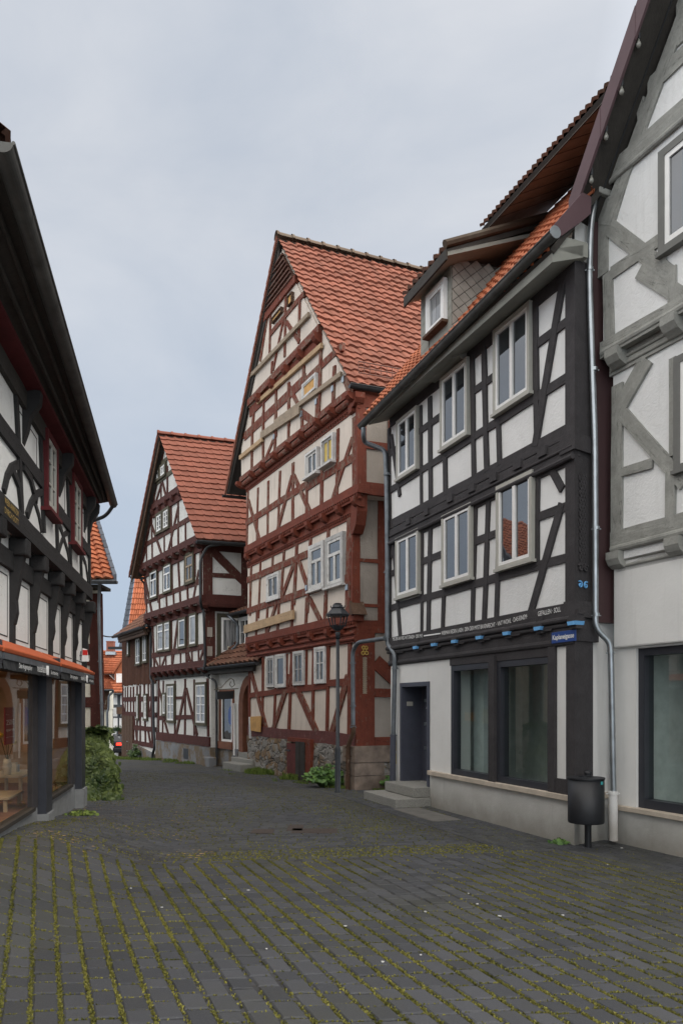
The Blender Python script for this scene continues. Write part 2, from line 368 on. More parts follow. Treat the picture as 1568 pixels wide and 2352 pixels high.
def window(parent, fac, off, P, bl, tr, casing=.05, casing_m='window_frame_grey', sash_m='window_white', glass='glass', cols=2,
           bars=(), transom=None, sill=True, proud=.045, sash=.045, mull=.045, name='window', label=None, sill_m=None, rect=None, sill_out=.09, single=False):
    if rect: u0, u1, z0, z1 = rect
    else:
        (u0, z0), (u1, z1) = fac.uv(P(*bl), off), fac.uv(P(*tr), off)
    k = _lift() * .5; proud = max(proud, .078)
    mb = MB()                                        # casing
    c = casing
    mb.box(fac, u0, u0 + c, z0, z1, off - .03, off + proud + k); mb.box(fac, u1 - c, u1, z0, z1, off - .03, off + proud + k)
    mb.box(fac, u0 + c, u1 - c, z1 - c, z1, off - .03, off + proud + k - .001); mb.box(fac, u0 + c, u1 - c, z0, z0 + c * .6, off - .03, off + proud + k - .001)
    w = mb.build(name, M[casing_m], parent, label)
    a0, a1, b0, b1 = u0 + c, u1 - c, z0 + c * .6, z1 - c
    sp = off + max(proud * .62, .066) + k; s = sash
    mb = MB()
    mb.box(fac, a0, a0 + s, b0, b1, off - .02, sp); mb.box(fac, a1 - s, a1, b0, b1, off - .02, sp)
    mb.box(fac, a0 + s, a1 - s, b0, b0 + s * 1.15, off - .02, sp - .001); mb.box(fac, a0 + s, a1 - s, b1 - s, b1, off - .02, sp - .001)
    ztop = b1 - s
    if transom:
        zt = b0 + (b1 - b0) * transom; mb.box(fac, a0 + s, a1 - s, zt - mull * .6, zt + mull * .6, off - .02, sp + .003)
        ztop = zt - mull * .6
    for i in range(1, cols):
        um = a0 + (a1 - a0) * i / cols; mb.box(fac, um - mull * .65, um + mull * .65, b0 + s * 1.15, ztop if not bars or transom else b1 - s, off - .02, sp + .001)
        if transom and bars: mb.box(fac, um - .014, um + .014, ztop + mull * 1.2, b1 - s, off - .02, sp - .004)
    for f in bars:
        zb = b0 + (b1 - b0) * f
        mb.box(fac, a0 + s, a1 - s, zb - .012, zb + .012, off - .02, sp - .006)
    mb.build('sash', M[sash_m], w)
    mb = MB(); mb.box(fac, a0 + s * .5, a1 - s * .5, b0 + s * .5, b1 - s * .5, off - .01, off + .047 + k * .4)
    mb.build('pane', M[glass], w)
    if sill:
        mb = MB(); e = .03
        mb.prism(fac, [(u0 - e, z0 - .045), (u1 + e, z0 - .045), (u1 + e, z0 - .002), (u0 - e, z0 - .002)], off - .02, off + sill_out + k)
        mb.build('window_sill', M[sill_m or casing_m], w)
    return w

def lerp(a, b, t): return a + (b - a) * t
def tile_roof(parent, eL, eR, rR, rL, courses, cols, mat, amp=.022, lift=.035, name='roof', seg=6, flat=False, jit=.005, sag=0.0, inset=0.0, under=.10, label=None):
    """a tiled slope between its eave (eL-eR) and its ridge (rL-rR), every course a stepped, waved strip"""
    eL, eR, rR, rL = map(Vector, (eL, eR, rR, rL))
    nrm = (eR - eL).cross(rL - eL).normalized()
    mb = MB(); m = cols * seg
    def prof(s):
        x = s % 1.0
        if flat: return amp * (1.0 if x > .82 else (.25 * math.cos(x / .82 * 2 * math.pi)))
        return amp * math.sin(2 * math.pi * x) + amp * .35 * math.sin(4 * math.pi * x + .6)
    for c in range(courses):
        t0 = c / courses; t1 = min(1.0, (c + 1.12) / courses)
        cj = [RND.uniform(-jit, jit) for _ in range(cols + 1)]
        hj = [RND.uniform(-jit * .8, jit * .8) for _ in range(cols + 1)]
        lo, hi, ris = [], [], []
        for i in range(m + 1):
            s = i / seg; k = min(int(s), cols - 1); f = s / cols
            b0 = lerp(lerp(eL, eR, f), lerp(rL, rR, f), t0 + cj[k] / 3); b1 = lerp(lerp(eL, eR, f), lerp(rL, rR, f), t1)
            sg = -sag * math.sin(math.pi * f) * math.sin(math.pi * min(1, t0 + .1)) if sag else 0
            h = prof(s) + hj[k]
            lo.append(b0 + nrm * (h + lift + sg)); hi.append(b1 + nrm * (h * .9 + .002 + sg)); ris.append(b0 + nrm * (h * .9 - .012 + sg))
        i0 = len(mb.v)
        mb.v += [tuple(p) for p in ris + lo + hi]
        for i in range(m):
            q = m + 1
            tv = .02 + .98 * (math.sin((int(i / seg) * 12.9898 + c * 78.233)) * 43758.5453 % 1.0)
            mb.f.append((i0 + i, i0 + i + 1, i0 + q + i + 1, i0 + q + i)); mb.a.append(tv * .6)
            mb.f.append((i0 + q + i, i0 + q + i + 1, i0 + 2 * q + i + 1, i0 + 2 * q + i)); mb.a.append(tv)
    r = mb.build(name, mat, parent, label, fix=False)
    if under:                                        # the boarded deck below the tiles
        mu = MB(); d = nrm * (under + sag); e = nrm * (.03 + sag * 1.1)
        i_ = (eR - eL).normalized() * inset; a_, b_ = eL + i_, rL + i_
        mu.hexa([a_ - d, eR - d, rR - d, b_ - d, a_ - e, eR - e, rR - e, b_ - e])
        mu.build('roof_deck', M['dark_soffit'], r)
    return r

def ridge_tiles(parent, a, b, n, mat, r=.11, name='ridge_tiles'):
    a, b = Vector(a), Vector(b); d = (b - a).normalized(); side = d.cross(Vector((0, 0, 1))).normalized(); mb = MB()
    for k in range(n):
        p, q = lerp(a, b, k / n), lerp(a, b, (k + 1.12) / n); mb.tile = RND.random()
        rows = []
        for (pt, rr) in ((p, r * 1.16), (lerp(p, q, .14), r * 1.14), (lerp(p, q, .16), r * .98), (q, r * .93)):
            rows.append([pt + side * math.cos(t) * rr + Vector((0, 0, 1)) * (math.sin(t) * rr - .02) for t in [math.pi * j / 8 for j in range(9)]])
        mb.grid(rows)
    return mb.build(name, mat, parent, fix=False)

def gutter(parent, a, b, r, mat, seams=8, name='gutter', cap0=True, cap1=True, out=None):
    """half-round gutter with a rolled front bead and soldered seams; out = unit vector away from the wall"""
    a, b = Vector(a), Vector(b); d = (b - a).normalized(); o = Vector((out.x, out.y, 0)); up = Vector((0, 0, 1)); mb = MB()
    def ringpts(p, rr): return [p + o * math.cos(t) * rr + up * math.sin(t) * rr for t in [math.pi + math.pi * j / 12 for j in range(13)]]
    mb.grid([ringpts(a, r), ringpts(b, r)]); mb.grid([ringpts(a, r - .006), ringpts(b, r - .006)])
    mb.tube([a + o * r, b + o * r], .012, 8)
    for k in range(1, seams + 1):
        p = lerp(a, b, k / (seams + 1) + RND.uniform(-.01, .01)); mb.grid([ringpts(p - d * .012, r + .004), ringpts(p + d * .012, r + .004)])
    for c, p in ((cap0, a), (cap1, b)):
        if c: mb.face(ringpts(p, r))
    return mb.build(name, mat, parent, fix=False)

def arc_pts(pts, r=.1, n=5):
    """rounds the corners of a pipe run"""
    pts = [Vector(p) for p in pts]; out = [pts[0]]
    for k in range(1, len(pts) - 1):
        p, a, b = pts[k], (pts[k - 1] - pts[k]), (pts[k + 1] - pts[k]); la, lb = a.length, b.length
        q = min(r, la * .45, lb * .45); s, e = p + a / la * q, p + b / lb * q
        for j in range(n + 1):
            t = j / n; out.append(s * (1 - t) ** 2 + p * 2 * t * (1 - t) + e * t * t)
    out.append(pts[-1]); return out
def pipe(parent, pts, r, mat, name='downpipe', bend=.12, collars=()):
    mb = MB(); P = arc_pts(pts, bend); mb.tube(P, r, 12)
    for c in collars:
        c = Vector(c); mb.tube([c - Vector((0, 0, .02)), c + Vector((0, 0, .02))], r * 1.18, 12)
        mb.tube([c - Vector((0, 0, .012)) - Vector((r * 1.6, 0, 0)), c - Vector((0, 0, .012)) + Vector((r * 1.6, 0, 0))], .008, 6)
    return mb.build(name, mat, parent, smooth_=True)

def text(body, fac, off, p0, p1, height, mat, parent=None, name='lettering', depth=.004, bold=0.0, spacing=1.0):
    """raised letters on a wall between wall points p0 and p1 (their baseline)"""
    cu = bpy.data.curves.new(name, 'FONT'); cu.body = body; cu.size = 1.0; cu.extrude = 0; cu.offset = bold; cu.space_character = spacing
    to = bpy.data.objects.new(name, cu); COL.objects.link(to); bpy.context.view_layer.update()
    me = bpy.data.meshes.new_from_object(to.evaluated_get(bpy.context.evaluated_depsgraph_get()))
    bpy.data.objects.remove(to); bpy.data.curves.remove(cu)
    xs = [v.co.x for v in me.vertices]; w = max(xs) - min(xs); x0 = min(xs); du = p1[0] - p0[0]; dz = p1[1] - p0[1]
    ln = math.hypot(du, dz); sx = ln / w
    for v in me.vertices:
        s = (v.co.x - x0) * sx / ln; h = v.co.y * height / .7
        v.co = fac.pt(p0[0] + du * s, p0[1] + dz * s + h, off)
    me.materials.clear(); me.materials.append(mat)
    o = bpy.data.objects.new(name, me); COL.objects.link(o); me.name = name
    if parent: adopt(o, parent)
    return o

def poly_body(parent, fac, off, poly, depth, mat, name='wall'):
    mb = MB(); mb.prism(fac, poly, off - depth, off); return mb.build(name, mat, parent)
def rects_wall(parent, fac, off, rects, depth, mat, name='wall', skew=None):
    mb = MB()
    for (u0, u1, z0, z1) in rects:
        e = u1 - (skew[1] * depth if skew and abs(u1 - skew[0]) < .03 else 0)      # the house corner is not square
        o0 = off - depth
        mb.hexa([fac.pt(u0, z0, off), fac.pt(u1, z0, off), fac.pt(e, z0, o0), fac.pt(u0, z0, o0), fac.pt(u0, z1, off), fac.pt(u1, z1, off), fac.pt(e, z1, o0), fac.pt(u0, z1, o0)])
    return mb.build(name, mat, parent)
def brackets(parent, fac, off, pts, w, h, proj, mat, name='joist_end'):
    for (u, z) in pts:
        mb = MB(); a = w / 2
        # a joist end with a rounded-off underside
        prof = [(0, z), (proj, z), (proj, z - h * .45), (proj * .75, z - h * .8), (proj * .35, z - h), (0, z - h)]
        i = len(mb.v)
        Lf = [fac.pt(u - a, zz, off + o) for o, zz in prof]; Rt = [fac.pt(u + a, zz, off + o) for o, zz in prof]
        mb.face(Lf); mb.face(Rt[::-1])
        for k in range(len(prof)):
            q = (k + 1) % len(prof); mb.face([Lf[k], Lf[q], Rt[q], Rt[k]])
        mb.build(name, mat, parent)
def dentils(parent, fac, off, u0, u1, z, n, sz, mat, proud=.05, name='dentil_moulding'):
    mb = MB()
    mb.box(fac, u0, u1, z, z + sz * .7, off - .03, off + proud); 
    for k in range(n):
        c = u0 + (u1 - u0) * (k + .5) / n; g = (u1 - u0) / n * .3
        mb.prism(fac, [(c - g, z - sz * .15), (c - g * .3, z - sz), (c + g * .3, z - sz), (c + g, z - sz * .15)], off - .03, off + proud - .003)
    mb.box(fac, u0, u1, z - sz * 1.6, z - sz, off - .03, off + proud * .55)
    return mb.build(name, mat, parent)

def footprint(parent, pts, z0, z1, mat, name='wall'):
    """a solid standing on a plan outline"""
    mb = MB(); n = len(pts)
    mb.face([(p[0], p[1], z1) for p in pts]); mb.face([(p[0], p[1], z0) for p in pts][::-1])
    for k in range(n):
        a, b = pts[k], pts[(k + 1) % n]; mb.face([(a[0], a[1], z0), (b[0], b[1], z0), (b[0], b[1], z1), (a[0], a[1], z1)])
    return mb.build(name, mat, parent)
# ================================================================ black half-timbered house (right)
BK = Fac((2.867, 9.11), (.3876, -1)); BKS = Fac((2.867, 9.11), (.644, .47))
def build_black():
    h = thing('half_timbered_house', 'black and white half-timbered house with lettered beam, dark shop window and a blue street sign', 'house', (3.6, 12.2, 0), 'half-timbered houses along the street')
    f = BK; uL = f.u(A2(232, 900)); uR = 0.0
    bt = M['black_timber']
    z_txt0, z_txt1 = f.z(A2(1240, 672)), f.z(A2(1240, 600))         # lettered beam
    zt = (z_txt0 + z_txt1) / 2
    z_eave = f.z(A1(1250, 215)); z_plinth = f.z(A2(1240, 1700))
    z_head = f.z(A2(700, 925))
    # ---- ground floor with real openings
    ud0, ud1 = f.u(A2(290, 1300)), f.u(A2(455, 1300)); zd1 = f.z(A2(290, 1045)); zd0 = .33
    us0, us1 = f.u(A2(578, 1300)), f.u(A2(1145, 1300)); zs0 = f.z(A2(590, 1570)); zs1 = f.z(A2(800, 905))
    D = .35
    wl = M['smooth_white']
    rects_wall(h, f, 0, [(uL, ud0, -.4, zt), (ud0, ud1, zd1, zt), (ud1, us0, -.4, zt), (us0, us1, zs1, zt), (us1, uR, zs0, zt)], D, wl, skew=(uR, .29))
    rects_wall(h, f, .012, [(ud1 + .02, uR + .012, -.4, zs0 - .06)], D, M['plinth'], name='plinth', skew=(uR, .29))
    rects_wall(h, f, 0, [(ud0, ud1, -.4, zd0 - .01)], 1.0, M['plinth'], name='threshold')
    # ledge
    mb = MB(); mb.box(f, ud1 + .03, uR + .075, zs0 - .06, zs0 + .012, -.05, .075); mb.build('ledge', M['stone_sill'], h, bevel=.008)
    # body above and behind: upper storeys and the shop's room
    rects_wall(h, f, 0, [(uL, uR, zt, z_eave)], D, M['white_plaster'], skew=(uR, .29))
    q = [f.pt(uL, 0, -D - .02), f.pt(-.2, 0, -D - .02), f.pt(-2.1, 0, -7), f.pt(uL, 0, -7)]; footprint(h, [(p.x, p.y) for p in q], zt + .1, z_eave - .05, M['smooth_white'])
    room = MB()
    a0, a1, zb, zc = us0 - .5, uR - .3, .3, zt - .02
    DP = -1.7; room.box(f, a0, a1, zb - .05, zb, DP, -D); room.box(f, a0, a1, zc, zc + .05, DP, -D)
    room.box(f, a0 - .05, a0, zb, zc, DP, -D); room.box(f, a1, a1 + .05, zb, zc, DP, -D); room.box(f, a0, a1, zb, zc, DP - .05, DP)
    room.build('shop_room', plain('grey_room', (.55, .58, .56), .8), h)
    mb = MB(); mb.box(f, f.u(A2(705, 1300), -.5), f.u(A2(760, 1300), -.5), zb, zc, -.9, -.5); mb.build('room_pillar', plain('pale_room_pillar', (.66, .72, .72), .7), h)
    # return wall facing the viewer
    s = BKS; sl = .80
    q = [f.pt(-.004, 0, -.004), s.pt(sl, 0, -.002), s.pt(sl, 0, -.4), f.pt(-.5, 0, -.33)]
    footprint(h, [(p.x, p.y) for p in q], -.4, z_eave + .5, M['smooth_white'], 'return_wall')
    q = [f.pt(.008, 0, .008), s.pt(sl, 0, .012), s.pt(sl, 0, -.2), f.pt(-.3, 0, -.2)]
    footprint(h, [(p.x, p.y) for p in q], -.41, zs0 - .055, M['plinth'], 'plinth')
    q = [f.pt(.07, 0, .073), s.pt(sl, 0, .06), s.pt(sl, 0, -.1), f.pt(-.3, 0, -.1)]
    footprint(h, [(p.x, p.y) for p in q], zs0 - .058, zs0 + .010, M['stone_sill'], 'ledge')
    # corner posts: ground floor, first floor with carving, second floor
    w1 = .40
    def corner(z0, z1, wf, ws, o=.03, name='corner_post'):
        k = _lift(); o += k; e = o * 1.3
        q = [f.pt(-wf, 0, o), f.pt(e, 0, o), s.pt(0, 0, o), s.pt(ws, 0, o), s.pt(ws, 0, -.05), f.pt(-wf, 0, -.05)]
        q[2] = q[1] + (s.pt(ws, 0, o) - q[1]) * .02
        return footprint(h, [(p.x, p.y) for p in q], z0, z1, bt, name)
    corner(zs0 + .012, z_txt0 - .20, f.u(A2(1300, 1000)) - f.u(A2(1262, 1000)), .33)
    corner(z_txt0 - .30, z_txt0 - .012, .42, .42, .05, 'corner_beam')
    zj = f.z(A1(1250, 1240))
    corner(z_txt1, zj - .12, .14, .30); corner(zj + .03, z_eave, .14, .31)
    corner(zj - .14, zj + .06, .2, .33, .07, 'corner_block'); corner(z_txt0 - .01, z_txt1 + .03, .1, .36, .085, 'corner_block')
    # carved scales on the first floor post, scroll with blue paint
    mb = MB()
    za, zb2 = f.z(A2(1270, 370)), f.z(A2(1290, -170))
    for r in range(26):
        for c in range(3):
            u = .05 + .05 * (c + (r % 2) * .5); z = lerp(za, zb2, r / 26)
            mb.prism(s, [(u - .024, z + .03), (u - .016, z - .02), (u, z - .034), (u + .016, z - .02), (u + .024, z + .03)], .02, .047)
    mb.build('carved_scales', bt, h)
    mb = MB(); zc2 = f.z(A2(1265, 487))
    for cx, sg in ((.045, 1), (.16, -1)):
        mb.tube([s.pt(cx + sg * .006 * t * math.cos(t * 1.1), zc2 + .006 * t * math.sin(t * 1.1), .05) for t in [k * .45 for k in range(1, 18)]], .011, 6)
    mb.build('painted_scroll', M['sky_blue'], h)
    mb = MB(); zc3 = f.z(A2(1255, 395))
    for cx, sg in ((.05, 1), (.16, -1)):
        mb.tube([s.pt(cx + sg * .006 * t * math.cos(t * 1.1), zc3 + .006 * t * math.sin(t * 1.1), .05) for t in [k * .45 for k in range(1, 19)]], .013, 6)
    mb.build('carved_scroll', bt, h)
    # ---- timbers of the second (top) storey
    W = .165
    T = lambda P, rows, w=W, **k: beams(h, f, 0, P, w * .72, bt, [(r[0], r[1], r[2], r[3], (r[4] if len(r) > 4 else w) * .72) for r in rows], **k)
    beam_uv(h, f, 0, [(uL, z_eave - .10), (uR - .1, z_eave - .10)], .26, bt, 'top_plate')
    zr1 = f.z(A1(740, 925)); zr2 = f.z(A1(745, 1187)); zs = f.z(A1(1080, 1260))
    xw = [(f.u(A1(285, 1300)), f.u(A1(400, 1300))), (f.u(A1(535, 1000)), f.u(A1(700, 1000))), (f.u(A1(838, 900)), f.u(A1(1060, 800)))]
    gaps = [(uL, xw[0][0]), (xw[0][1], xw[1][0]), (xw[1][1], xw[2][0]), (xw[2][1], uR - .1)]
    for k, (a, b) in enumerate(gaps): beam_uv(h, f, 0, [(a, zr1), (b, zr1)], .115, bt, 'rail')
    beam_uv(h, f, 0, [(uL, zr2), (uR - .1, zr2)], .115, bt, 'rail')
    beam_uv(h, f, 0, [(uL, zs), (uR - .1, zs)], .16, bt, 'sill_beam')
    T(A1, [(226, 1160, 232, 1760, .14), (408, 1030, 412, 1640, .1), (460, 980, 464, 1590), (546, 1330, 548, 1540), (535, 900, 545, 1330, .1), (702, 740, 712, 1430, .14), (768, 690, 785, 1405, .15), (834, 620, 858, 1370, .13), (1062, 430, 1072, 1250, .13)])
    T(A1, [(1224, 300, 1062, 1262, .17), (240, 1200, 288, 1545, .12)])
    # window frames of both storeys
    for bl, tr in (((284, 1455), (400, 1030)), ((535, 1287), (692, 752)), ((840, 1085), (1050, 432))):
        window(h, f, 0, A1, bl, tr, casing=.055, cols=2, proud=.07, sash=.042, mull=.05, sill_out=.10)
    for bl, tr, P in (((280, 562), (410, 160), A2), ((545, 490), (712, 14), A2), ((858, 398), (1064, -172), A2)):
        window(h, f, 0, P, bl, tr, casing=.055, cols=2, proud=.07, sash=.042, mull=.05, sill_out=.10)
    # jetty band between the storeys
    zb0, zb1 = f.z(A1(1240, 1330)), f.z(A1(1240, 1235))
    beam_uv(h, f, 0, [(uL, (zb0 + zb1) / 2), (uR + .03, (zb0 + zb1) / 2)], zb1 - zb0 + .04, bt, 'jetty_beam', proud=.055)
    for zz, r in ((zb0 - .03, .035), (zb0 + .10, .02)):
        mb = MB(); mb.tube([f.pt(uL, zz, .06), f.pt(uR + .04, zz, .06)], r, 8); mb.build('moulding', bt, h)
    for x, y in ((1120, 1295), (978, 1368), (838, 1442), (715, 1502), (590, 1560)):
        u, z = f.uv(A1(x, y)); mb = MB(); mb.box(f, u - .09, u + .09, z - .06, z + .05, 0, .085); mb.build('joist_block', bt, h)
    for P, x, y in ((A2, 455, 68), (A2, 350, 122)):
        u, z = f.uv(P(x, y)); mb = MB(); mb.box(f, u - .08, u + .08, z - .06, z + .05, 0, .085); mb.build('joist_block', bt, h)
    # ---- first storey
    zr3, zr4 = f.z(A2(755, 222)), f.z(A2(745, 470)); zj0 = f.z(A2(755, 15)) + .02
    gx = [(f.u(A2(280, 400)), f.u(A2(415, 400))), (f.u(A2(545, 300)), f.u(A2(715, 300))), (f.u(A2(858, 200)), f.u(A2(1068, 200)))]
    for a, b in [(uL, gx[0][0]), (gx[0][1], gx[1][0]), (gx[1][1], gx[2][0]), (gx[2][1], uR - .1)]: beam_uv(h, f, 0, [(a, zr3), (b, zr3)], .115, bt, 'rail')
    beam_uv(h, f, 0, [(uL, zr4), (uR - .1, zr4)], .115, bt, 'rail')
    beam_uv(h, f, 0, [(uL, zj0), (uR - .1, zj0)], .13, bt, 'rail')
    T(A2, [(232, 215, 232, 790, .1), (416, 160, 412, 770, .1), (462, 140, 450, 770), (552, 100, 532, 750, .13), (720, 20, 702, 710, .13), (795, -60, 770, 700, .15), (862, -50, 838, 690, .13), (1078, -170, 1072, 350, .1)])
    T(A2, [(1212, 20, 1035, 650, .17), (1140, -200, 1215, -60, .15), (250, 230, 290, 780, .12), (258, 210, 240, 330, .14)])
    # lettered beam and mouldings
    beam_uv(h, f, 0, [(uL - .02, zt), (uR + .05, zt)], z_txt1 - z_txt0 + .03, bt, 'lettered_beam', proud=.06, jit=.003)
    lt = thing  # letters stay part of the beam
    for body, a, b in (('MIS DEN AN WEG VNT STRASEN · DEIR MVS', (243, 803), (412, 784)), ('· WERMAN REDEN LASEN', (515, 772), (643, 751)), ('DEN DER·MVST·BAVENRECHT', (653, 749), (826, 723)),
                       ('· VNT WOHL · DAS·EINEM·', (833, 721), (1010, 676)), ('GEFALLEN · SOLL', (1070, 663), (1200, 636))):
        text(body, f, .085, f.uv(A2(*a), .085), f.uv(A2(*b), .085), .062, M['white_paint'], h, 'lettering')
    p, q = f.uv(A2(420, 782), .08), f.uv(A2(512, 769), .08); mb = MB()
    mb.prism(f, [(p[0], p[1] + .01), (q[0], q[1] + .01), (q[0], q[1] + .03), (p[0], p[1] + .03)], .07, .083); mb.build('worn_lettering', M['white_paint'], h)
    for dz, r, o in ((-.03, .04, .07), (-.10, .03, .05), (-.30, .055, .0)):
        mb = MB(); mb.tube([f.pt(uL - .02, z_txt0 + dz, o), f.pt(uR + .02, z_txt0 + dz, o)], r, 10); mb.build('moulding', bt, h)
    mb = MB(); mb.box(f, uL, uR + .02, z_txt0 - .30, z_txt0 - .02, -.03, .035); mb.build('frieze_beam', bt, h)
    for k in range(7):                                # carved panels between the joist ends
        xs = [(262, 330), (375, 440), (490, 545), (600, 680), (755, 830), (905, 1005), (1090, 1190)][k]
        ys = [835, 822, 805, 793, 770, 745, 698][k]
        a = f.u(A2(xs[0], ys)); b = f.u(A2(xs[1], ys)); z = z_txt0 - .14
        mb = MB(); mb.prism(f, [(a + .06, z), (b - .06, z), (b, z + .06), (a, z + .06)], .02, .075); mb.build('carved_frieze', bt, h)
    for x, y in ((362, 848), (466, 834), (582, 830), (723, 822), (878, 790), (1058, 756), (1252, 705)):
        u, z = f.uv(A2(x, y), .14); z = f.z(A2(1252, 703), .14)
        mb = MB()
        for a, zz0, zz1, o in ((.08, z + .11, z + .16, .08), (.065, z + .06, z + .11, .095), (.078, z + .026, z + .06, .123), (.06, z - .065, z - .023, .09)): mb.box(f, u - a, u + a, zz0, zz1, -.02, o)
        j = mb.build('joist_end', bt, h)
        mb = MB(); mb.prism(f, [(u - .062, z - .022), (u + .062, z - .022), (u + .075, z + .025), (u - .075, z + .025)], -.02, .125); mb.build('blue_band', M['sky_blue'], j)
    # ---- shop front
    k = f.u(A2(572, 900))
    mb = MB(); mb.box(f, k, uR - .02, zs1 - .02 + .09, z_txt0 - .31, -.1, .03); mb.build('shop_header', bt, h)
    mb = MB(); mb.box(f, k + .01, f.u(A2(1140, 900)), zs1 - .05, zs1 + .068, -.1, .02); mb.build('shop_header', bt, h)
    um0, um1 = f.u(A2(806, 1300)), f.u(A2(838, 1300))
    mb = MB(); mb.box(f, um0, um1, zs0 + .014, zs1 + .03, -.2, .06); mb.build('shop_post', bt, h)
    mb = MB(); mb.box(f, f.u(A2(1142, 1300)), f.u(A2(1180, 1300)), zs0 + .014, zs1 + .066, -.2, .045); mb.build('shop_post', bt, h)
    mb = MB(); mb.box(f, f.u(A2(1181, 1640)), f.u(A2(1255, 1640)), zs0 + .014, zs0 + .2, -.1, .04); mb.build('base_plate', bt, h)
    for a, b in ((us0, um0 - .01), (um1 + .01, us1 - .02)):
        mb = MB(); c = .085; z0, z1 = zs0 + .014, zs1 - .055
        mb.box(f, a, a + c, z0, z1, -.12, .01); mb.box(f, b - c * .5, b, z0, z1, -.12, .01); mb.box(f, a + c, b - c * .5, z0, z0 + c, -.12, .009); mb.box(f, a + c, b - c * .5, z1 - c, z1, -.12, .009)
        w = mb.build('shop_window', M['anthracite'], h)
        mb = MB(); mb.face([f.pt(a + c, z0 + c, -.06), f.pt(b - c * .5, z0 + c, -.06), f.pt(b - c * .5, z1 - c, -.06), f.pt(a + c, z1 - c, -.06)]); mb.build('pane', M['shop_glass'], w)
    # ---- recessed door
    dd = M['anthracite_door']; c = .075
    mb = MB(); mb.box(f, ud0 - .0, ud0 + c, zd0, zd1, -.40, .025); mb.box(f, ud1 - c, ud1, zd0, zd1, -.40, .025); mb.box(f, ud0 + c, ud1 - c, zd1 - c, zd1, -.40, .024)
    door = mb.build('door', dd, h)
    mb = MB(); mb.box(f, ud0 + c, ud1 - c, zd0 + .005, zd1 - c, -.44, -.39)
    leafw = ud1 - ud0 - 2 * c
    for za, zb3 in ((.12, .62), (.72, 1.1), (1.2, 1.62)):
        mb.box(f, ud0 + c + .12, ud1 - c - .12, zd0 + za, zd0 + zb3, -.39, -.375)
    mb.build('door_leaf', dd, door)
    mb = MB()
    hz = zd0 + .95; hu = ud1 - c - .07
    mb.box(f, hu - .02, hu + .02, hz - .12, hz + .12, -.39, -.375); mb.tube([f.pt(hu, hz + .03, -.375), f.pt(hu, hz + .03, -.33), f.pt(hu - .12, hz + .03, -.33)], .011, 8)
    mb.build('door_handle', M['zinc'], door)
    for zz in (1.02, .58, 1.45):
        mb = MB(); mb.box(f, ud0 + c + .14, ud1 - c - .14, zd0 + zz, zd0 + zz + .06, -.376, -.366); mb.build('letter_slot', M['zinc'], door)
    Rv = Fac((f.pt(ud0 + c, 0).x, f.pt(ud0 + c, 0).y), (-f.n.x, -f.n.y))   # the far jamb, facing the viewer
    mb = MB(); mb.box(Rv, .08, .20, zd0 + 1.38, zd0 + 1.46, -.01, .012); mb.build('doorbell', M['window_frame_grey'], door)
    mb = MB(); u0 = ud0 + c + .24; mb.hexa([f.pt(u0, zd0 + 1.33, -.36), f.pt(u0 + .16, zd0 + 1.40, -.36), f.pt(u0 + .16, zd0 + 1.40, -.354), f.pt(u0, zd0 + 1.33, -.354), f.pt(u0 + .04, zd0 + 1.42, -.36), f.pt(u0 + .2, zd0 + 1.46, -.36), f.pt(u0 + .2, zd0 + 1.46, -.354), f.pt(u0 + .04, zd0 + 1.42, -.354)])
    tag(mb.build('leaflet', M['white_paint']), 'white leaflet stuck in the upper letter slot of the dark grey door', 'leaflet')
    # granite steps
    for (a, b, z0, z1, o) in ((ud0 - .02, ud1 + .02, .16, zd0, .32), (ud0 - .16, ud1 + .06, -.15, .155, .68)):
        mb = MB(); mb.box(f, a, b, z0 + (.0 if z0 < 0 else .0), z1, -.3, o); mb.build('granite_step', M['granite'], h, bevel=.012)
    for zc4 in (.75, .5):
        mb = MB(); mb.box(f, uL + .12, uL + .24, zc4 + .12, zc4 + .32, 0, .01); mb.build('marker_plate', plain('yellow_marker', (.6, .42, .05), .5), h)
    # ---- street sign
    p00, p11 = f.uv(A2(1148, 820), .06), f.uv(A2(1285, 738), .06)
    sg = MB(); sg.prism(f, [(p00[0], p00[1]), (p11[0], p00[1]), (p11[0], p11[1]), (p00[0], p11[1])], .047, .062)
    sgn = sg.build('street_sign', M['sign_blue'], bevel=.003); tag(sgn, 'blue enamel street sign reading Kaplaneigasse on the dark corner beam', 'street sign')
    wd = p11[0] - p00[0]; ht = p11[1] - p00[1]
    text('Kaplaneigasse', f, .066, (p00[0] + wd * .06, p00[1] + ht * .32), (p11[0] - wd * .05, p00[1] + ht * .32), ht * .42, M['white_paint'], sgn, 'lettering', bold=.018)
    # ---- eave, roof, gutter
    og = .50; gR = f.uv(A1(1168, 40), og); gL = f.uv(A1(62, 1145), og); zg = (gR[1] + gL[1]) / 2
    gutter(h, f.pt(gL[0], gL[1], og), f.pt(gR[0], gR[1], og), .072, M['black_gutter'], 9, out=Vector((f.n.x, f.n.y)))
    capm = MB(); capm.tube([f.pt(gR[0] + .002, gR[1] - .0, og), f.pt(gR[0] + .012, gR[1], og)], .074, 16); capm.build('gutter_cap', M['zinc'], h)
    zso = zg - .07
    mb = MB(); mb.hexa([f.pt(uL - .12, z_eave - .03, -.05), f.pt(uR + .1, z_eave - .03, -.05), f.pt(uR + .1, zso - .06, og - .09), f.pt(uL - .12, zso - .06, og - .09),
                        f.pt(uL - .12, z_eave + .12, -.05), f.pt(uR + .1, z_eave + .12, -.05), f.pt(uR + .1, zso + .10, og - .09), f.pt(uL - .12, zso + .10, og - .09)])
    mb.build('eave_soffit', M['eave_paint'], h)
    oo, oi = -.3, -1.35
    eo = f.uv(FULL(1375, 243), oo); zi = zg + (og - oi) * 1.27
    eL, eR = f.pt(uL - .15, zg + .03, og - .03), f.pt(uR + .12, zg + .03, og - .03)
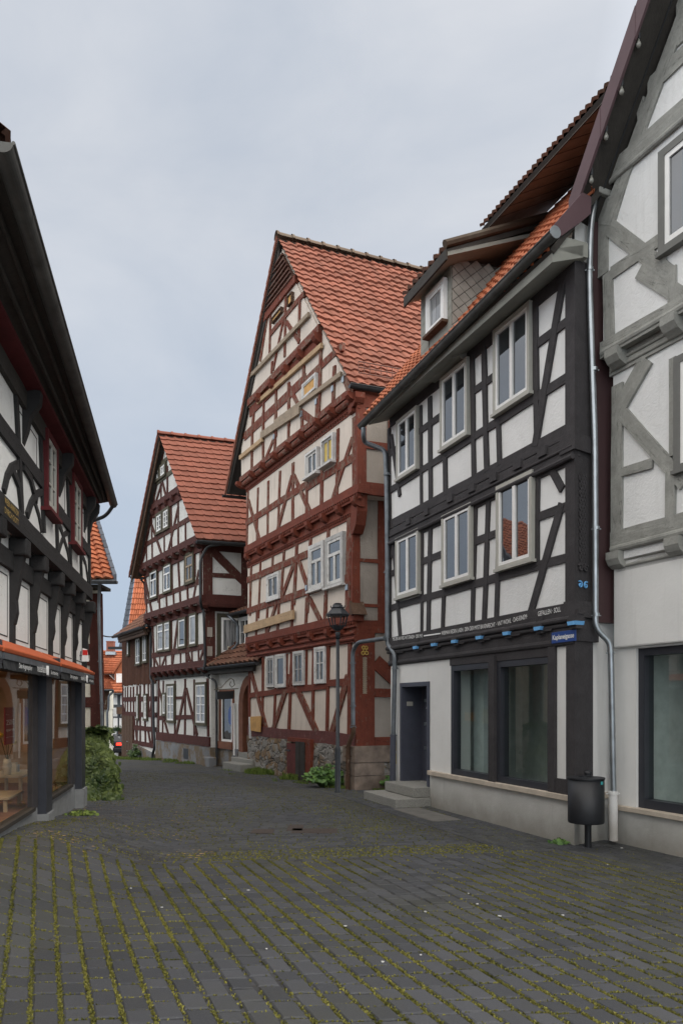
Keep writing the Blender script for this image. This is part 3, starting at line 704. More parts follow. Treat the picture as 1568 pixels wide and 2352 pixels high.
    tile_roof(h, eL, eR, f.pt(uR + .12, zi, oi), f.pt(uL - .15, zi, oi), 11, 36, M['orange_tile'], amp=.022, lift=.045)
    # plum verge cladding at the near end of the roof
    vo = f.pt(uR + .13, 0, og); vf = Fac((vo.x, vo.y), (-f.n.x, -f.n.y))
    mb = MB(); mb.prism(vf, [vf.uv(A3(*p)) for p in ((238, 1928), (300, 2022), (465, 1905), (552, 1832), (556, 1690), (482, 1650))], -.03, .02); mb.build('verge_board', M['plum_slate'], h)
    mb = MB(); mb.prism(f, [(uR - .02, z_eave - .02), (uR + .10, z_eave - .02), (uR + .10, z_eave + .16), (uR - .02, z_eave + .16)], -.12, .3); mb.build('eave_panel', M['eave_paint'], h)
    # overhanging eave of the long roof dormer
    ze = eo[1]; u1 = eo[0] + .5; u0 = f.u(FULL(1118, 545), oo)
    mb = MB(); mb.hexa([f.pt(u0, ze - .0, oo), f.pt(u1, ze, oo), f.pt(u1, ze + .46, oi), f.pt(u0, ze + .46, oi), f.pt(u0, ze + .06, oo), f.pt(u1, ze + .06, oo), f.pt(u1, ze + .53, oi), f.pt(u0, ze + .53, oi)])
    mb.build('dormer_soffit', M['brown_soffit'], h)
    mb = MB()
    n = 11
    for q in range(1, n):
        u = lerp(u0, u1, q / n); mb.hexa([f.pt(u, ze - .004, oo), f.pt(u + .012, ze - .004, oo), f.pt(u + .262, ze + .456, oi), f.pt(u + .25, ze + .456, oi), f.pt(u, ze + .004, oo), f.pt(u + .012, ze + .004, oo), f.pt(u + .262, ze + .464, oi), f.pt(u + .25, ze + .464, oi)])
    mb.build('soffit_joints', M['dark_soffit'], h)
    tile_roof(h, f.pt(u0 - .1, ze + .08, oo + .05), f.pt(u1, ze + .08, oo + .05), f.pt(u1, ze + 2.4, oo - 3.4), f.pt(u0 - .1, ze + 2.4, oo - 3.4), 12, 28, M['brown_tile'], amp=.016, lift=.03, name='dormer_roof')
    mb = MB(); mb.box(f, u0 + .3, u1, zi - .6, ze + .46, oi - .1, oi - .02); mb.build('dormer_wall', M['brown_soffit'], h)
    # small dormer with window and shingled cheek
    od = .28
    d = MB(); ul, ur = f.u(A1(408, 560), od), f.u(A1(580, 400), od); zl = zg - .05; zh = f.z(A1(408, 405), od) + .1
    zh2 = f.z(A1(578, 200), od)
    zh = max(zh, zh2)
    d.prism(f, [(ul, zl), (ur, zl), (ur, zh), (ul, zh)], od - 1.8, od); dm = d.build('dormer', M['eave_paint'], h)
    window(dm, f, od, A1, (455, 642), (558, 300), casing=.07, casing_m='window_white', cols=1, glass='curtain', proud=.05, sill_m='old_wood', sill_out=.12, name='dormer_window')
    for a, b in ((ul, f.u(A1(452, 500), od)), (f.u(A1(560, 400), od), ur)):
        mb = MB()                                      # shingles on the front strips
        for q in range(16):
            z = lerp(zl + .2, zh - .1, q / 16); mb.tile = RND.random(); mb.prism(f, [(a, z), (b, z + .03), (b, z + .15), (a, z + .12)], od - .01, od + .012 + (q % 2) * .004)
        mb.build('shingles', M['eave_paint'], dm)
    ck = Fac((f.pt(ur, 0, od).x, f.pt(ur, 0, od).y), (-f.n.x, -f.n.y))
    mb = MB(); mb.box(ck, 0, 1.8, zl, zh, -.02, .004); mb.build('cheek_backing', M['dark_soffit'], dm)
    mb = MB(); sz = .30; sd_ = sz * .93
    for r in range(int((zh - zl) / (sz * .30)) + 1):
        for c in range(9):
            u = c * sz * .72 + (r % 2) * sz * .36; z = zl + r * sz * .30; mb.tile = RND.random()
            if u > 1.75: continue
            mb.prism(ck, [(u, z - sd_ * .30), (u + sd_ * .36, z), (u, z + sd_ * .30), (u - sd_ * .36, z)] if u > sz * .3 else [(0, z - sd_ * .3), (u + sd_ * .36, z), (0, z + sd_ * .3)], .0, .012 + (r % 2) * .003 + RND.random() * .003)
    mb.build('shingled_cheek', plain('pale_fibre_shingles', (.27, .26, .23), .8, var=.3, scale=3), dm)
    of = od + .30
    pl, pr = f.uv(A1(305, 395), of), f.uv(A1(546, 150), of); zf = (pl[1] + pr[1]) / 2
    rise = .45; back = od - 1.9
    tile_roof(h, f.pt(pl[0], zf + .02, of), f.pt(pr[0], zf + .02, of), f.pt(pr[0], zf + rise + .6, back), f.pt(pl[0], zf + rise + .6, back), 8, 8, M['brown_tile'], amp=.03, lift=.045, name='dormer_roof')
    mb = MB(); mb.box(f, pl[0], pr[0], zf - .16, zf + .0, of - .03, of); mb.build('fascia', M['dark_soffit'], h)
    mb = MB(); mb.hexa([f.pt(pl[0], zf - .10, of - .03), f.pt(pr[0], zf - .10, of - .03), f.pt(pr[0], zf + rise + .35, back), f.pt(pl[0], zf + rise + .35, back), f.pt(pl[0], zf - .04, of - .03), f.pt(pr[0], zf - .04, of - .03), f.pt(pr[0], zf + rise + .41, back), f.pt(pl[0], zf + rise + .41, back)])
    mb.build('dormer_soffit', M['eave_paint'], h)
    mb = MB(); mb.tube([f.pt(pr[0], zf + .06, of + .02), f.pt(pr[0], zf + rise + .64, back)], .06, 8); mb.build('verge_tiles', M['ridge'], h)
    # ---- downpipes
    X = lambda P, x, y, Y: at(P(x, y), Y)
    Yp = 9.16
    pipe(h, [X(A3, 440, 1720, 9.35), X(A3, 500, 1660, 9.3), X(A3, 600, 1665, 9.2), X(A3, 560, 1930, Yp), X(A3, 548, 2350, Yp), X(A4, 545, 1300, Yp), X(A5, 550, 0, Yp), X(A5, 550, 420, Yp), X(A5, 665, 530, Yp), X(A5, 672, 640, Yp), X(A5, 692, 1705, Yp)], .037, M['zinc'], bend=.14,
         collars=[X(A4, 541, 738, Yp), X(A4, 556, 1985, Yp), X(A5, 556, 312, Yp), X(A5, 670, 605, Yp), X(A3, 552, 2300, Yp)])
    pipe(h, [X(A5, 688, 1700, Yp), X(A5, 692, 2085, Yp)], .055, M['smooth_white'], name='downpipe_foot', collars=[X(A5, 688, 1710, Yp)])
    Yq = f.o.y + 4.75
    q = f.pt(gL[0] + .12, gL[1] - .08, og); dep = q.y
    o2 = .08; dp = lambda P, x, y, o=o2: f.pt(*f.uv(P(x, y), o), o)
    pipe(h, [q, q + Vector((0, 0, -.14)), dp(A1, 80, 1238, .40), dp(A1, 200, 1285), dp(A1, 208, 1500), dp(A2, 212, 300), dp(A2, 212, 820), dp(A2, 256, 880), dp(A2, 254, 960), dp(A2, 246, 1340)], .044, M['dull_zinc'], bend=.1, collars=[dp(A1, 210, 1420), dp(A2, 210, 410), dp(A2, 256, 960), dp(A2, 246, 1340)])
    pipe(h, [dp(A2, 246, 1340), dp(A2, 242, 1660)], .056, M['anthracite_door'], name='downpipe_foot')
build_black()

# ================================================================ grey gabled house (far right)
GR = Fac((3.445, 9.385), (.456, -1))
def build_grey():
    h = thing('half_timbered_house', 'grey half-timbered gabled house with a shop window at the right edge', 'house', (5.2, 8.4, 0), 'half-timbered houses along the street')
    f = GR; gt = M['grey_timber']; o1, o2 = .09, .20
    zl1 = f.z(A5(680, 20), o1); zl0 = f.z(A5(690, 575), .06); zp = f.z(A5(690, 1800))
    zj1 = f.z(A4(690, 2170), o1); zj2 = f.z(A4(650, 610), o2)
    uE = 6.5
    u0, u1, u2 = f.u(A5(690, 1000)), f.u(A5(690, 300), .06), f.u(A4(612, 300), o2)
    uw0 = f.u(A5(868, 1000)); zw0 = f.z(A5(872, 1815)); zw1 = f.z(A5(865, 578))
    wl = M['smooth_white']; D = .3
    rects_wall(h, f, 0, [(u0, uw0, zp, zl0), (uw0, uw0 + 2.6, zw1, zl0), (uw0 + 2.6, uE, zp, zl0)], D, wl)
    rects_wall(h, f, .012, [(u0 - .005, uE, -.4, zp - .05)], D, M['plinth'], 'plinth')
    mb = MB(); mb.box(f, u0 - .02, uE, zp - .055, zp + .006, -.2, .07); mb.build('ledge', M['stone_sill'], h, bevel=.008)
    mb = MB(); mb.prism(f, [(u1, zl0), (uE, zl0), (uE, zj1 - .12), (u1, zj1 - .12)], -.3, .06); mb.build('wall', M['smooth_white'], h, bevel=.02)
    uP = f.u(A4(690, 1500), o1)
    rects_wall(h, f, o1, [(uP, uE, zj1 - .12, zj2)], .4, M['white_plaster'])
    # gable: from verge line
    ov = .62; vb = f.uv(A3(425, 1625), ov); vt = f.uv(A3(985, 0), ov); sl = (vt[1] - vb[1]) / (vt[0] - vb[0])
    ua = 3.6; za = vb[1] + sl * (ua - vb[0])
    wt = lambda u: vb[1] + sl * (u - vb[0]) - .28
    zk = wt(u2 + .02)
    mb = MB(); mb.prism(f, [(u2, zj2), (uE, zj2), (uE, wt(2 * ua - uE)), (ua, wt(ua)), (u2, zk)], -.25, o2); mb.build('wall', M['white_plaster'], h)
    mb = MB(); mb.prism(f, [(uP + .1, zl1 - .2), (uE, zl1 - .2), (uE, wt(2 * ua - uE)), (ua, wt(ua)), (uP + .1, zk)], -7, -.42); mb.build('wall', M['smooth_white'], h)
    # shop room + window
    room = MB(); a0, a1, zb, zc = u0 + .3, uE, .3, zl0 + .1
    room.box(f, a0, a1, zb - .05, zb, -1.8, -D - .01); room.box(f, a0, a1, zc, zc + .05, -1.8, -D - .01); room.box(f, a0 - .05, a0, zb, zc, -1.8, -D - .01); room.box(f, a1, a1 + .05, zb, zc, -1.8, -D - .01); room.box(f, a0, a1, zb, zc, -1.85, -1.8)
    room.build('shop_room', plain('pale_grey_room', (.58, .60, .58), .8), h)
    mb = MB(); mb.box(f, uw0 + .25, uw0 + 1.05, zb, zc, -1.0, -.75); mb.build('room_pillar', plain('pale_shop_wall', (.66, .72, .70), .8), h)
    mb = MB(); pu = f.u(A5(990, 1728), -.75); pz = f.z(A5(990, 1728), -.75)
    for q in (-.045, .045): mb.box(f, pu + q - .04, pu + q + .04, pz - .04, pz + .04, -.75, -.738)
    mb.build('wall_socket', M['window_white'], h)
    c = .09; b = uw0 + 2.6
    mb = MB(); mb.box(f, uw0, uw0 + c, zw0 - .02, zw1, -.2, -.04); mb.box(f, b - c, b, zw0 - .02, zw1, -.2, -.04); mb.box(f, uw0 + c, b - c, zw0 - .02, zw0 + c, -.2, -.041); mb.box(f, uw0 + c, b - c, zw1 - c, zw1, -.2, -.041)
    w = mb.build('shop_window', M['anthracite'], h)
    mb = MB(); mb.face([f.pt(uw0 + c, zw0 + c, -.12), f.pt(b - c, zw0 + c, -.12), f.pt(b - c, zw1 - c, -.12), f.pt(uw0 + c, zw1 - c, -.12)]); mb.build('pane', M['shop_glass'], w)
    # timbers first storey
    T1 = lambda P, rows, w=.2, **k: beams(h, f, o1, P, w * .76, gt, [(r[0], r[1], r[2], r[3], (r[4] if len(r) > 4 else w) * .76) for r in rows], **k)
    T2 = lambda P, rows, w=.2, **k: beams(h, f, o2, P, w * .76, gt, [(r[0], r[1], r[2], r[3], (r[4] if len(r) > 4 else w) * .76) for r in rows], **k)
    zr = f.z(A4(780, 1540), o1); zs = f.z(A4(700, 2085), o1)
    beam_uv(h, f, o1, [(uP - .02, zs), (uE, zs)], .22, gt, 'sill_beam', jit=.01)
    T1(A4, [(735, 860, 728, 2070, .23), (770, 1545, 1010, 1475, .15), (775, 1090, 1260, 1640, .22), (735, 1070, 965, 660, .30), (1172, 650, 1168, 1420, .13), (1152, 1540, 1150, 1985, .17)])
    wu0, wz0 = f.uv(A4(1203, 1540), o1); _, wz1 = f.uv(A4(1203, 660), o1)
    window(h, f, o1, A4, None, None, rect=(wu0, wu0 + 1.0, wz0, wz1), casing=.085, casing_m='dark_casing', proud=.06, sash=.06, mull=.08)
    # second storey
    zs2 = f.z(A4(710, 540), o2); zt = f.z(A3(680, 1500), o2)
    beam_uv(h, f, o2, [(u2 - .02, zs2), (uE, zs2)], .2, gt, 'sill_beam', jit=.01)
    ztb0 = f.z(A3(640, 1665), o2); ztb1 = f.z(A3(720, 1425), o2)
    beam_uv(h, f, o2, [(u2 - .02, (ztb0 + ztb1) / 2), (uE, (ztb0 + ztb1) / 2)], ztb1 - ztb0 - .02, gt, 'tie_beam', jit=.01, proud=.04)
    mb = MB(); mb.tube([f.pt(u2, ztb0 + .02, o2 + .04), f.pt(uE, ztb0 + .02, o2 + .04)], .03, 8); mb.build('moulding', gt, h)
    T2(A3, [(680, 1690, 672, 2352, .22), (1178, 1330, 1190, 2352, .13), (705, 1990, 860, 1480, .26), (730, 1940, 1250, 2352, .24), (740, 2340, 1185, 2030, .2)])
    T2(A4, [(655, -20, 670, 520, .2), (905, -40, 1260, 190, .24), (1160, -60, 1160, 300, .15)])
    wu0, wz0 = f.uv(A3(1165, 2190), o2); _, wz1 = f.uv(A3(1165, 1330), o2)
    window(h, f, o2, A3, None, None, rect=(wu0 + .02, wu0 + 1.05, wz0, wz1), casing=.085, casing_m='dark_casing', proud=.06, sash=.06, mull=.08)
    # gable
    T2(A3, [(985, 840, 1025, 1180, .15), (1335, -60, 1352, 360, .15)])
    zg1 = f.z(A3(960, 850), o2); ug = u2 + (zg1 - zk) / sl
    beam_uv(h, f, o2, [(ug, zg1), (uE, zg1)], .2, gt, 'rail', jit=.01)
    beam_uv(h, f, o2, [(u2 + .05, zk - .18), (ua, wt(ua) - .18)], .2, gt, 'rafter', jit=.008)
    # jetties
    for z, o, oo, P, xs in ((zj1, .03, o1, A4, [(725, 2240), (1190, 2110)]), (zj2, o1, o2, A4, [(715, 690), (1160, 440)])):
        mb = MB(); mb.tube([f.pt(u2 if oo == o2 else uP, z + .02, oo + .02), f.pt(uE, z + .02, oo + .02)], .045, 10); mb.build('moulding', gt, h)
        mb = MB(); mb.box(f, (u2 if oo == o2 else uP) + .02, uE, z - .26, z - .02, -.1, o + .03); mb.build('jetty_beam', gt, h)
        for dz in (-.12, -.2):
            mb = MB(); mb.tube([f.pt(uP, z + dz, o + .035), f.pt(uE, z + dz, o + .035)], .02, 8); mb.build('moulding', gt, h)
        for k, (x, y) in enumerate(xs):
            u = f.u(P(x, y), oo)
            brackets(h, f, o, [(u, z - .02)], .2, .2, oo - o + .10, gt)
        for k in range(1, 5):
            brackets(h, f, o, [(f.u(P(*xs[1]), oo) + .85 * k, z - .02)], .2, .2, oo - o + .10, gt)
    mb = MB(); mb.box(f, u2 - .08, u2 + .12, ztb0 - .12, ztb0 + .06, 0, o2 + .18); mb.build('joist_end', gt, h, bevel=.015)
    # verge, soffit, roof
    def slope(off, dz0, dz1, name, mat, o_a, o_b, mirror=False):
        mb = MB(); sgn = lambda u: 2 * ua - u if mirror else u
        A, B = vb[0] - .1, ua
        P = [(sgn(A), vb[1] + sl * (A - vb[0]) + dz0), (sgn(B), za + dz0), (sgn(B), za + dz1), (sgn(A), vb[1] + sl * (A - vb[0]) + dz1)]
        mb.prism(f, P if not mirror else P[::-1], o_a, o_b); return mb.build(name, mat, h)
    for mir in (False, True):
        slope(0, -.10, .06, 'roof_slab', M['plum_slate'], -7, ov - .03, mir)
        slope(0, -.20, -.105, 'verge_soffit', M['dark_soffit'], -.2, ov - .02, mir)
        mb = MB(); n = 14
        for k in range(n):                              # overlapping verge slates
            a = lerp(vb[0] - .1, ua, k / n); b = lerp(vb[0] - .1, ua, (k + 1.04) / n)
            if mir: a, b = 2 * ua - a, 2 * ua - b
            g = lambda u: vb[1] + sl * ((2 * ua - u if mir else u) - vb[0])
            mb.prism(f, [(a, g(a) - .27), (b, g(b) - .26), (b, g(b) + .085), (a, g(a) + .075)], ov - .02, ov + .012 + (k % 2) * .004)
        mb.build('verge_slates', M['plum_slate'], h)
    mb = MB()
    for q in (-.1, .08, .3):
        A, B = vb[0], ua; mb.hexa([f.pt(A, vb[1] - .215, q), f.pt(B, za - .215, q), f.pt(B, za - .215, q + .015), f.pt(A, vb[1] - .215, q + .015), f.pt(A, vb[1] - .19, q), f.pt(B, za - .19, q), f.pt(B, za - .19, q + .015), f.pt(A, vb[1] - .19, q + .015)])
    mb.build('soffit_joints', M['dark_metal'], h)
    for x, y in ((970, 375), (825, 780), (692, 1170), (566, 1540)):
        off_ = min([k * .02 for k in range(-5, 30)], key=lambda o: abs((lambda q: q[1] - (vb[1] + sl * (q[0] - vb[0]) - .30))(f.uv(A3(x, y), o))))
        p = f.pt(*f.uv(A3(x, y), off_), off_); mb = MB(); mb.lathe(p, [(.001, -.036), (.016, -.032), (.026, -.016), (.028, 0), (.024, .016), (.015, .034), (.014, .06), (.001, .06)], 14)
        b_ = mb.build('light_bulb', plain('unlit_bulb', (.22, .215, .19), .12, 0, .6), h, smooth_=True)
        mb = MB(); mb.lathe((p.x, p.y, p.z + .058), [(.02, 0), (.024, .04), (.024, .12), (.001, .12)], 10); mb.build('bulb_socket', M['dark_metal'], b_)
    # cladding between the two houses
    ca, cb = Vector((3.19, 9.335)), Vector((3.43, 9.40)); cf = Fac(ca, cb - ca); zc0 = f.z(A5(620, 385)); mb = MB()
    mb.box(cf, -.05, .36, zc0, zk + .2, -.1, .01); mb.build('side_cladding', M['maroon_metal'], h)
    mb = MB(); pts = [f.pt(uP - .03, f.z(A4(690, 780), o1), o1 - .05), f.pt(uP - .02, f.z(A4(700, 900), o1), o1 - .05), f.pt(uP - .035, f.z(A4(690, 1300), o1), o1 - .05)]
    mb.tube(pts, .008, 6); mb.build('cable', M['grey_timber'], h)
build_grey()
# ================================================================ red half-timbered gabled house (centre)
RD = Fac((.306, 15.29), (.5106, -1)); RDS = Fac((.306, 15.29), (2.595, 1))
def build_red():
    h = thing('half_timbered_house', 'tall gabled house with flaking red timbers, cream plaster and a rubble stone base', 'house', (1.2, 17.8, -.1), 'half-timbered houses along the street')
    f = RD; s = RDS; rt = M['red_timber']; rn = M['red_timber_new']
    O1, O2, O3, O4, OV = .06, .14, .24, .28, .36
    uL0, uR0 = f.u(B3(203, 900)), 0.0
    zst = f.z(B3(1045, 1225))                                     # top of the stone base
    z1 = f.z(B3(1100, 165), O1); z2 = f.z(B2(1005, 578), O2); z3 = f.z(B2(690, 72), O3)
    z4 = f.z(B1(790, 715), O4)
    uL1, uL2, uL3 = f.u(B3(190, 200), O1), f.u(B2(158, 900), O2), f.u(B2(120, 480), O3)
    uR1, uR2, uR3 = f.u(B2(948, 1100), O1), f.u(B2(985, 400), O2), f.u(B1(1000, 1150), O3)
    KW = .72
    # roof lines in the verge plane
    ap = f.uv(B1(512, 88), OV); br = f.uv(B1(985, 1040), OV); bl = f.uv(B2(8, 592), OV)
    DEP = 9.0; sd = Vector((s.d.x, s.d.y, 0))
    slR = lambda u, d=0: ap[1] + (br[1] - ap[1]) * (u - ap[0]) / (br[0] - ap[0]) - d
    slL = lambda u, d=0: ap[1] + (bl[1] - ap[1]) * (ap[0] - u) / (ap[0] - bl[0]) - d
    cp = M['cream_plaster']
    # stone base
    mb = MB(); n = 26
    zz = []
    rows = []
    for j in range(9):
        r = []
        for i in range(n + 1):
            u = lerp(uL0 - .05, uR0 + .02, i / n); z = lerp(-.6, zst, j / 8); k = .05 + .035 * mnoise.noise((u * 2.3, z * 3, 1.7)) + .03 * mnoise.noise((u * 6, z * 7, 3.1))
            r.append(f.pt(u, z, k))
        rows.append(r)
    mb.grid(rows); top = [f.pt(lerp(uL0 - .05, uR0 + .02, i / n), zst, -.05) for i in range(n + 1)]; mb.grid([rows[-1], top])
    m, nt, b = nodes_of('rubble_stone'); v = coords(nt, (1, 1, 1.5))
    wn = N(nt, 'ShaderNodeTexNoise'); wn.inputs['Scale'].default_value = 3.5; wn.inputs['Detail'].default_value = 5; L(nt, v, wn.inputs['Vector']); wm = N(nt, 'ShaderNodeMix', data_type='VECTOR'); wm.inputs[0].default_value = .22; L(nt, v, wm.inputs[4]); L(nt, wn.outputs['Color'], wm.inputs[5]); v0 = v; v = wm.outputs[1]
    vo = N(nt, 'ShaderNodeTexVoronoi', feature='F1'); vo.inputs['Scale'].default_value = 4.2; L(nt, v, vo.inputs['Vector'])
    ve = N(nt, 'ShaderNodeTexVoronoi', feature='DISTANCE_TO_EDGE'); ve.inputs['Scale'].default_value = 4.2; L(nt, v, ve.inputs['Vector'])
    hue = N(nt, 'ShaderNodeSeparateColor'); L(nt, vo.outputs['Color'], hue.inputs[0])
    c = ramp(nt, hue.outputs[0], [(.0, (.15, .10, .065)), (.35, (.24, .15, .07)), (.6, (.20, .185, .17)), (.85, (.10, .085, .075)), (1, (.28, .22, .15))])
    c = mixc(nt, thresh(nt, ve.outputs['Distance'], .06, .015), c, (.085, .072, .06))
    f1 = noise(nt, 1.7, 6, .7, v0); f2 = noise(nt, 22, 5, .7, v0); c = mixc(nt, thresh(nt, f1, .50, .53), c, ramp(nt, f2, [(.3, (.20, .185, .165)), (.7, (.33, .31, .285))]))
    c = mixc(nt, math_(nt, 'MULTIPLY', thresh(nt, f2, .5, .75), .6), c, (.09, .075, .06))
    L(nt, c, b.inputs['Base Color']); b.inputs['Roughness'].default_value = .95
    bump(nt, b, math_(nt, 'ADD', thresh(nt, ve.outputs['Distance'], .0, .12), math_(nt, 'MULTIPLY', f2, .6)), .8, .05)
    M['rubble'] = m
    mb.build('stone_base', m, h, fix=False)
    # dressed corner stones
    cs = plain('sandstone_quoin', (.19, .145, .115), .9, var=.35, scale=5, bmp=.6, bscale=14)
    zq = [zst + .02, zst - .30, zst - .52, zst - .92, -.5]; zq = [zst + .02, zst - .33, zst - .60, zst - .98, -.5]
    for k in range(4):
        a, b2 = ((.42, .95), (.22, .6), (.36, 1.0), (.25, .85))[k]
        q = [f.pt(-a, 0, .10), f.pt(.12, 0, .10), s.pt(b2, 0, .07), s.pt(b2, 0, -.2), f.pt(-a, 0, -.1)]
        footprint(h, [(p.x, p.y) for p in q], zq[k + 1] + .012, zq[k], cs, 'quoin')
    mb = MB(); mb.box(s, 0, 4.5, -.6, zst - .02, -.3, .03); mb.build('stone_base', m, h)
    # bodies
    back = 8.5
    def storey(uL, uR, z0, z1, off, extra=0.0):
        a, b2 = f.pt(uL, 0, off), f.pt(uR, 0, off); q = [a, b2, b2 + sd * back, a + sd * back]
        footprint(h, [(p.x, p.y) for p in q], z0, z1, cp)
    storey(uL0, uR0, zst - .1, z1, 0); storey(uL1, uR1, z1 - .02, z2, O1); storey(uL2, uR2, z2 - .02, z3, O2)
    dd = .22
    zl, zr = min(slL(uL3, dd), 99), slR(uR3, dd)
    gab = [(uL3, z3 - .02), (uR3, z3 - .02), (uR3, max(z3 + .05, slR(uR3, dd))), (ap[0], ap[1] - dd), (uL3, max(z3 + .05, slL(uL3, dd)))]
    mb = MB(); i0 = len(mb.v); P0 = [f.pt(u, z, O3) for u, z in gab]; P1 = [p + sd * back for p in P0]
    mb.face(P0); mb.face(P1[::-1])
    for k in range(5): q = (k + 1) % 5; mb.face([P0[k], P1[k], P1[q], P0[q]])
    mb.build('wall', cp, h)
    # ---- ground storey timbers
    T = lambda off, P, rows, w=.19, mat=rt, **k: beams(h, f, off, P, w * KW, mat, [(r[0], r[1], r[2], r[3], (r[4] if len(r) > 4 else w) * KW) for r in rows], **k)
    T(0, B3, [(208, 480, 208, 1160, .2), (322, 480, 316, 1100, .17), (362, 470, 362, 740, .1), (436, 455, 412, 1105, .16), (524, 450, 520, 740, .08), (566, 420, 538, 1105, .2), (748, 395, 738, 1015, .18), (870, 370, 858, 1115, .18), (1050, 300, 1045, 1150, .2), (595, 425, 590, 720, .08), (688, 410, 684, 720, .08)], mat=rn)
    T(0, B3, [(212, 800, 560, 752, .2), (560, 750, 860, 720, .2), (860, 700, 1045, 685, .2)], mat=rn)
    T(0, B3, [(222, 600, 362, 1115, .24), (548, 640, 402, 1110, .27), (562, 640, 775, 1115, .30), (1035, 640, 895, 1130, .27)], mat=rt)
    zs0 = f.z(B3(1045, 1180))
    beam_uv(h, f, 0, [(uL0 - .02, zs0 + .02), (uR0 + .02, zs0 + .02)], .27, timber('faded_red_sill', (.13, .045, .04), .2, grain=.5), 'sill_beam', proud=.05, jit=.02)
    for bl_, tr_, bars in (((363, 732), (428, 466), (.5,)), ((438, 735), (521, 448), ()), ((588, 716), (676, 422), (.48,)), ((766, 702), (858, 386), (.58,))):
        window(h, f, 0, B3, bl_, tr_, casing=.06, casing_m='window_worn', sash_m='window_worn', glass='glass_old', cols=2 if bars else 1, bars=bars, sash=.05, mull=.03, proud=.05, sill=False)
    # moulded plate under the jetty and the jetty itself
    zpl = f.z(B3(1050, 310))
    beam_uv(h, f, 0, [(uL0 - .02, zpl), (uR0 + .05, zpl)], .26, rn, 'plate_beam', proud=.05)
    for dz in (.06, -.06):
        mb = MB(); mb.tube([f.pt(uL0, zpl + dz, .06), f.pt(uR0 + .05, zpl + dz, .06)], .035, 8); mb.build('moulding', rn, h)
    def jetty(z, offl, offu, uL, uR, P, xs, n, h_sill=.17, blk=.2, mat=rn):
        beam_uv(h, f, offu, [(uL - .04, z + .07), (uR + .06, z + .07)], h_sill, mat, 'jetty_beam', proud=.05, depth=offu - offl + .12)
        dentils(h, f, offu, uL - .03, uR + .05, z - .02, n, .075, mat, proud=.065)
        mb = MB(); mb.box(f, uL + .02, uR, z - .28, z - .09, offl - .05, offl + .03); mb.build('frieze_beam', mat, h)
        us = [f.u(P(x, y), offu) for x, y in xs]
        brackets(h, f, offl, [(u, z - .09) for u in us], .15, .19, offu - offl + .12, mat)
    jetty(z1, 0, O1, uL1, uR1 + .06, B3, [(210, 400), (280, 385), (392, 365), (485, 340), (598, 315), (732, 280), (875, 255), (985, 225)], 64)
    jetty(z2, O1, O2, uL2, uR2 + .02, B2, [(175, 1080), (258, 1050), (335, 1012), (435, 965), (527, 910), (627, 855), (738, 795), (853, 725), (975, 650)], 70)
    zd = z2 - .32
    dentils(h, f, O1, uL1 + .02, uR1 + .04, zd, 66, .07, rn, proud=.05)
    dentils(h, f, O2, uL2 + .02, uR2 + .04, z3 - .20, 60, .05, rn, proud=.04)
    # first storey
    T(O1, B2, [(196, 1125, 186, 1500, .17), (265, 1095, 250, 1520, .14), (356, 1050, 350, 1200, .15), (440, 1020, 415, 1400, .15), (535, 960, 512, 1420, .2), (635, 930, 612, 1480, .16), (768, 850, 745, 1480, .16), (925, 760, 908, 1500, .28)])
    T(O1, B3, [(272, 60, 262, 330, .14), (362, 30, 345, 310, .14), (457, 0, 442, 280, .15), (570, -20, 560, 250, .16), (690, -20, 680, 210, .16), (845, -40, 838, 180, .14)])
    zr5, zr6 = f.z(B2(440, 1120), O1), f.z(B2(600, 1325), O1)
    beam_uv(h, f, O1, [(uL1, zr5), (f.u(B2(632, 1040), O1), zr5)], .17, rt, 'rail'); beam_uv(h, f, O1, [(uL1, zr6), (uR1 - .1, zr6)], .17, rt, 'rail')
    T(O1, B2, [(516, 1110, 418, 1380, .19), (545, 1080, 618, 1300, .19)]); T(O1, B3, [(712, -10, 805, 175, .2), (455, -30, 340, 330, .17)])
    window(h, f, O1, B2, (325, 1392), (414, 1172), casing=.06, casing_m='window_worn', sash_m='window_worn', glass='glass_old', cols=2, sash=.05, mull=.03, sill_m='window_worn')
    for bl_, tr_ in (((636, 1325), (748, 942)), ((762, 1300), (893, 876))):
        window(h, f, O1, B2, bl_, tr_, casing=.085, casing_m='window_worn', sash_m='window_worn', glass='glass', cols=2, transom=.66, bars=(), sash=.06, mull=.055, proud=.07, sill_m='window_worn', sill_out=.13)
    # second storey
    T(O2, B2, [(172, 585, 162, 1010, .17), (246, 555, 236, 975, .14), (322, 505, 316, 945, .16), (410, 430, 392, 905, .16), (505, 370, 502, 850, .19), (608, 300, 604, 790, .17), (722, 200, 714, 725, .19), (838, 120, 828, 660, .15), (962, 30, 962, 590, .28)])
    zr7, zr8 = f.z(B2(400, 662), O2), f.z(B2(780, 445), O2)
    beam_uv(h, f, O2, [(uL2, zr7), (f.u(B2(610, 540), O2), zr7)], .17, rt, 'rail'); beam_uv(h, f, O2, [(f.u(B2(610, 540), O2), zr8), (uR2, zr8 + .02)], .17, rt, 'rail')
    T(O2, B2, [(176, 650, 268, 975, .19), (498, 470, 382, 905, .2), (512, 470, 645, 765, .2), (945, 190, 778, 700, .18)])
    window(h, f, O2, B2, (618, 495), (706, 252), casing=.05, casing_m='window_worn', sash_m='window_worn', glass='glass', cols=2, sash=.05, mull=.035, sill_m='window_worn', sill_out=.16, proud=.10)
    window(h, f, O2, B2, (735, 412), (823, 148), casing=.05, casing_m='window_worn', sash_m='window_worn', glass='yellow_pane', cols=2, sash=.05, mull=.035, sill_m='window_worn', sill_out=.16, proud=.10)
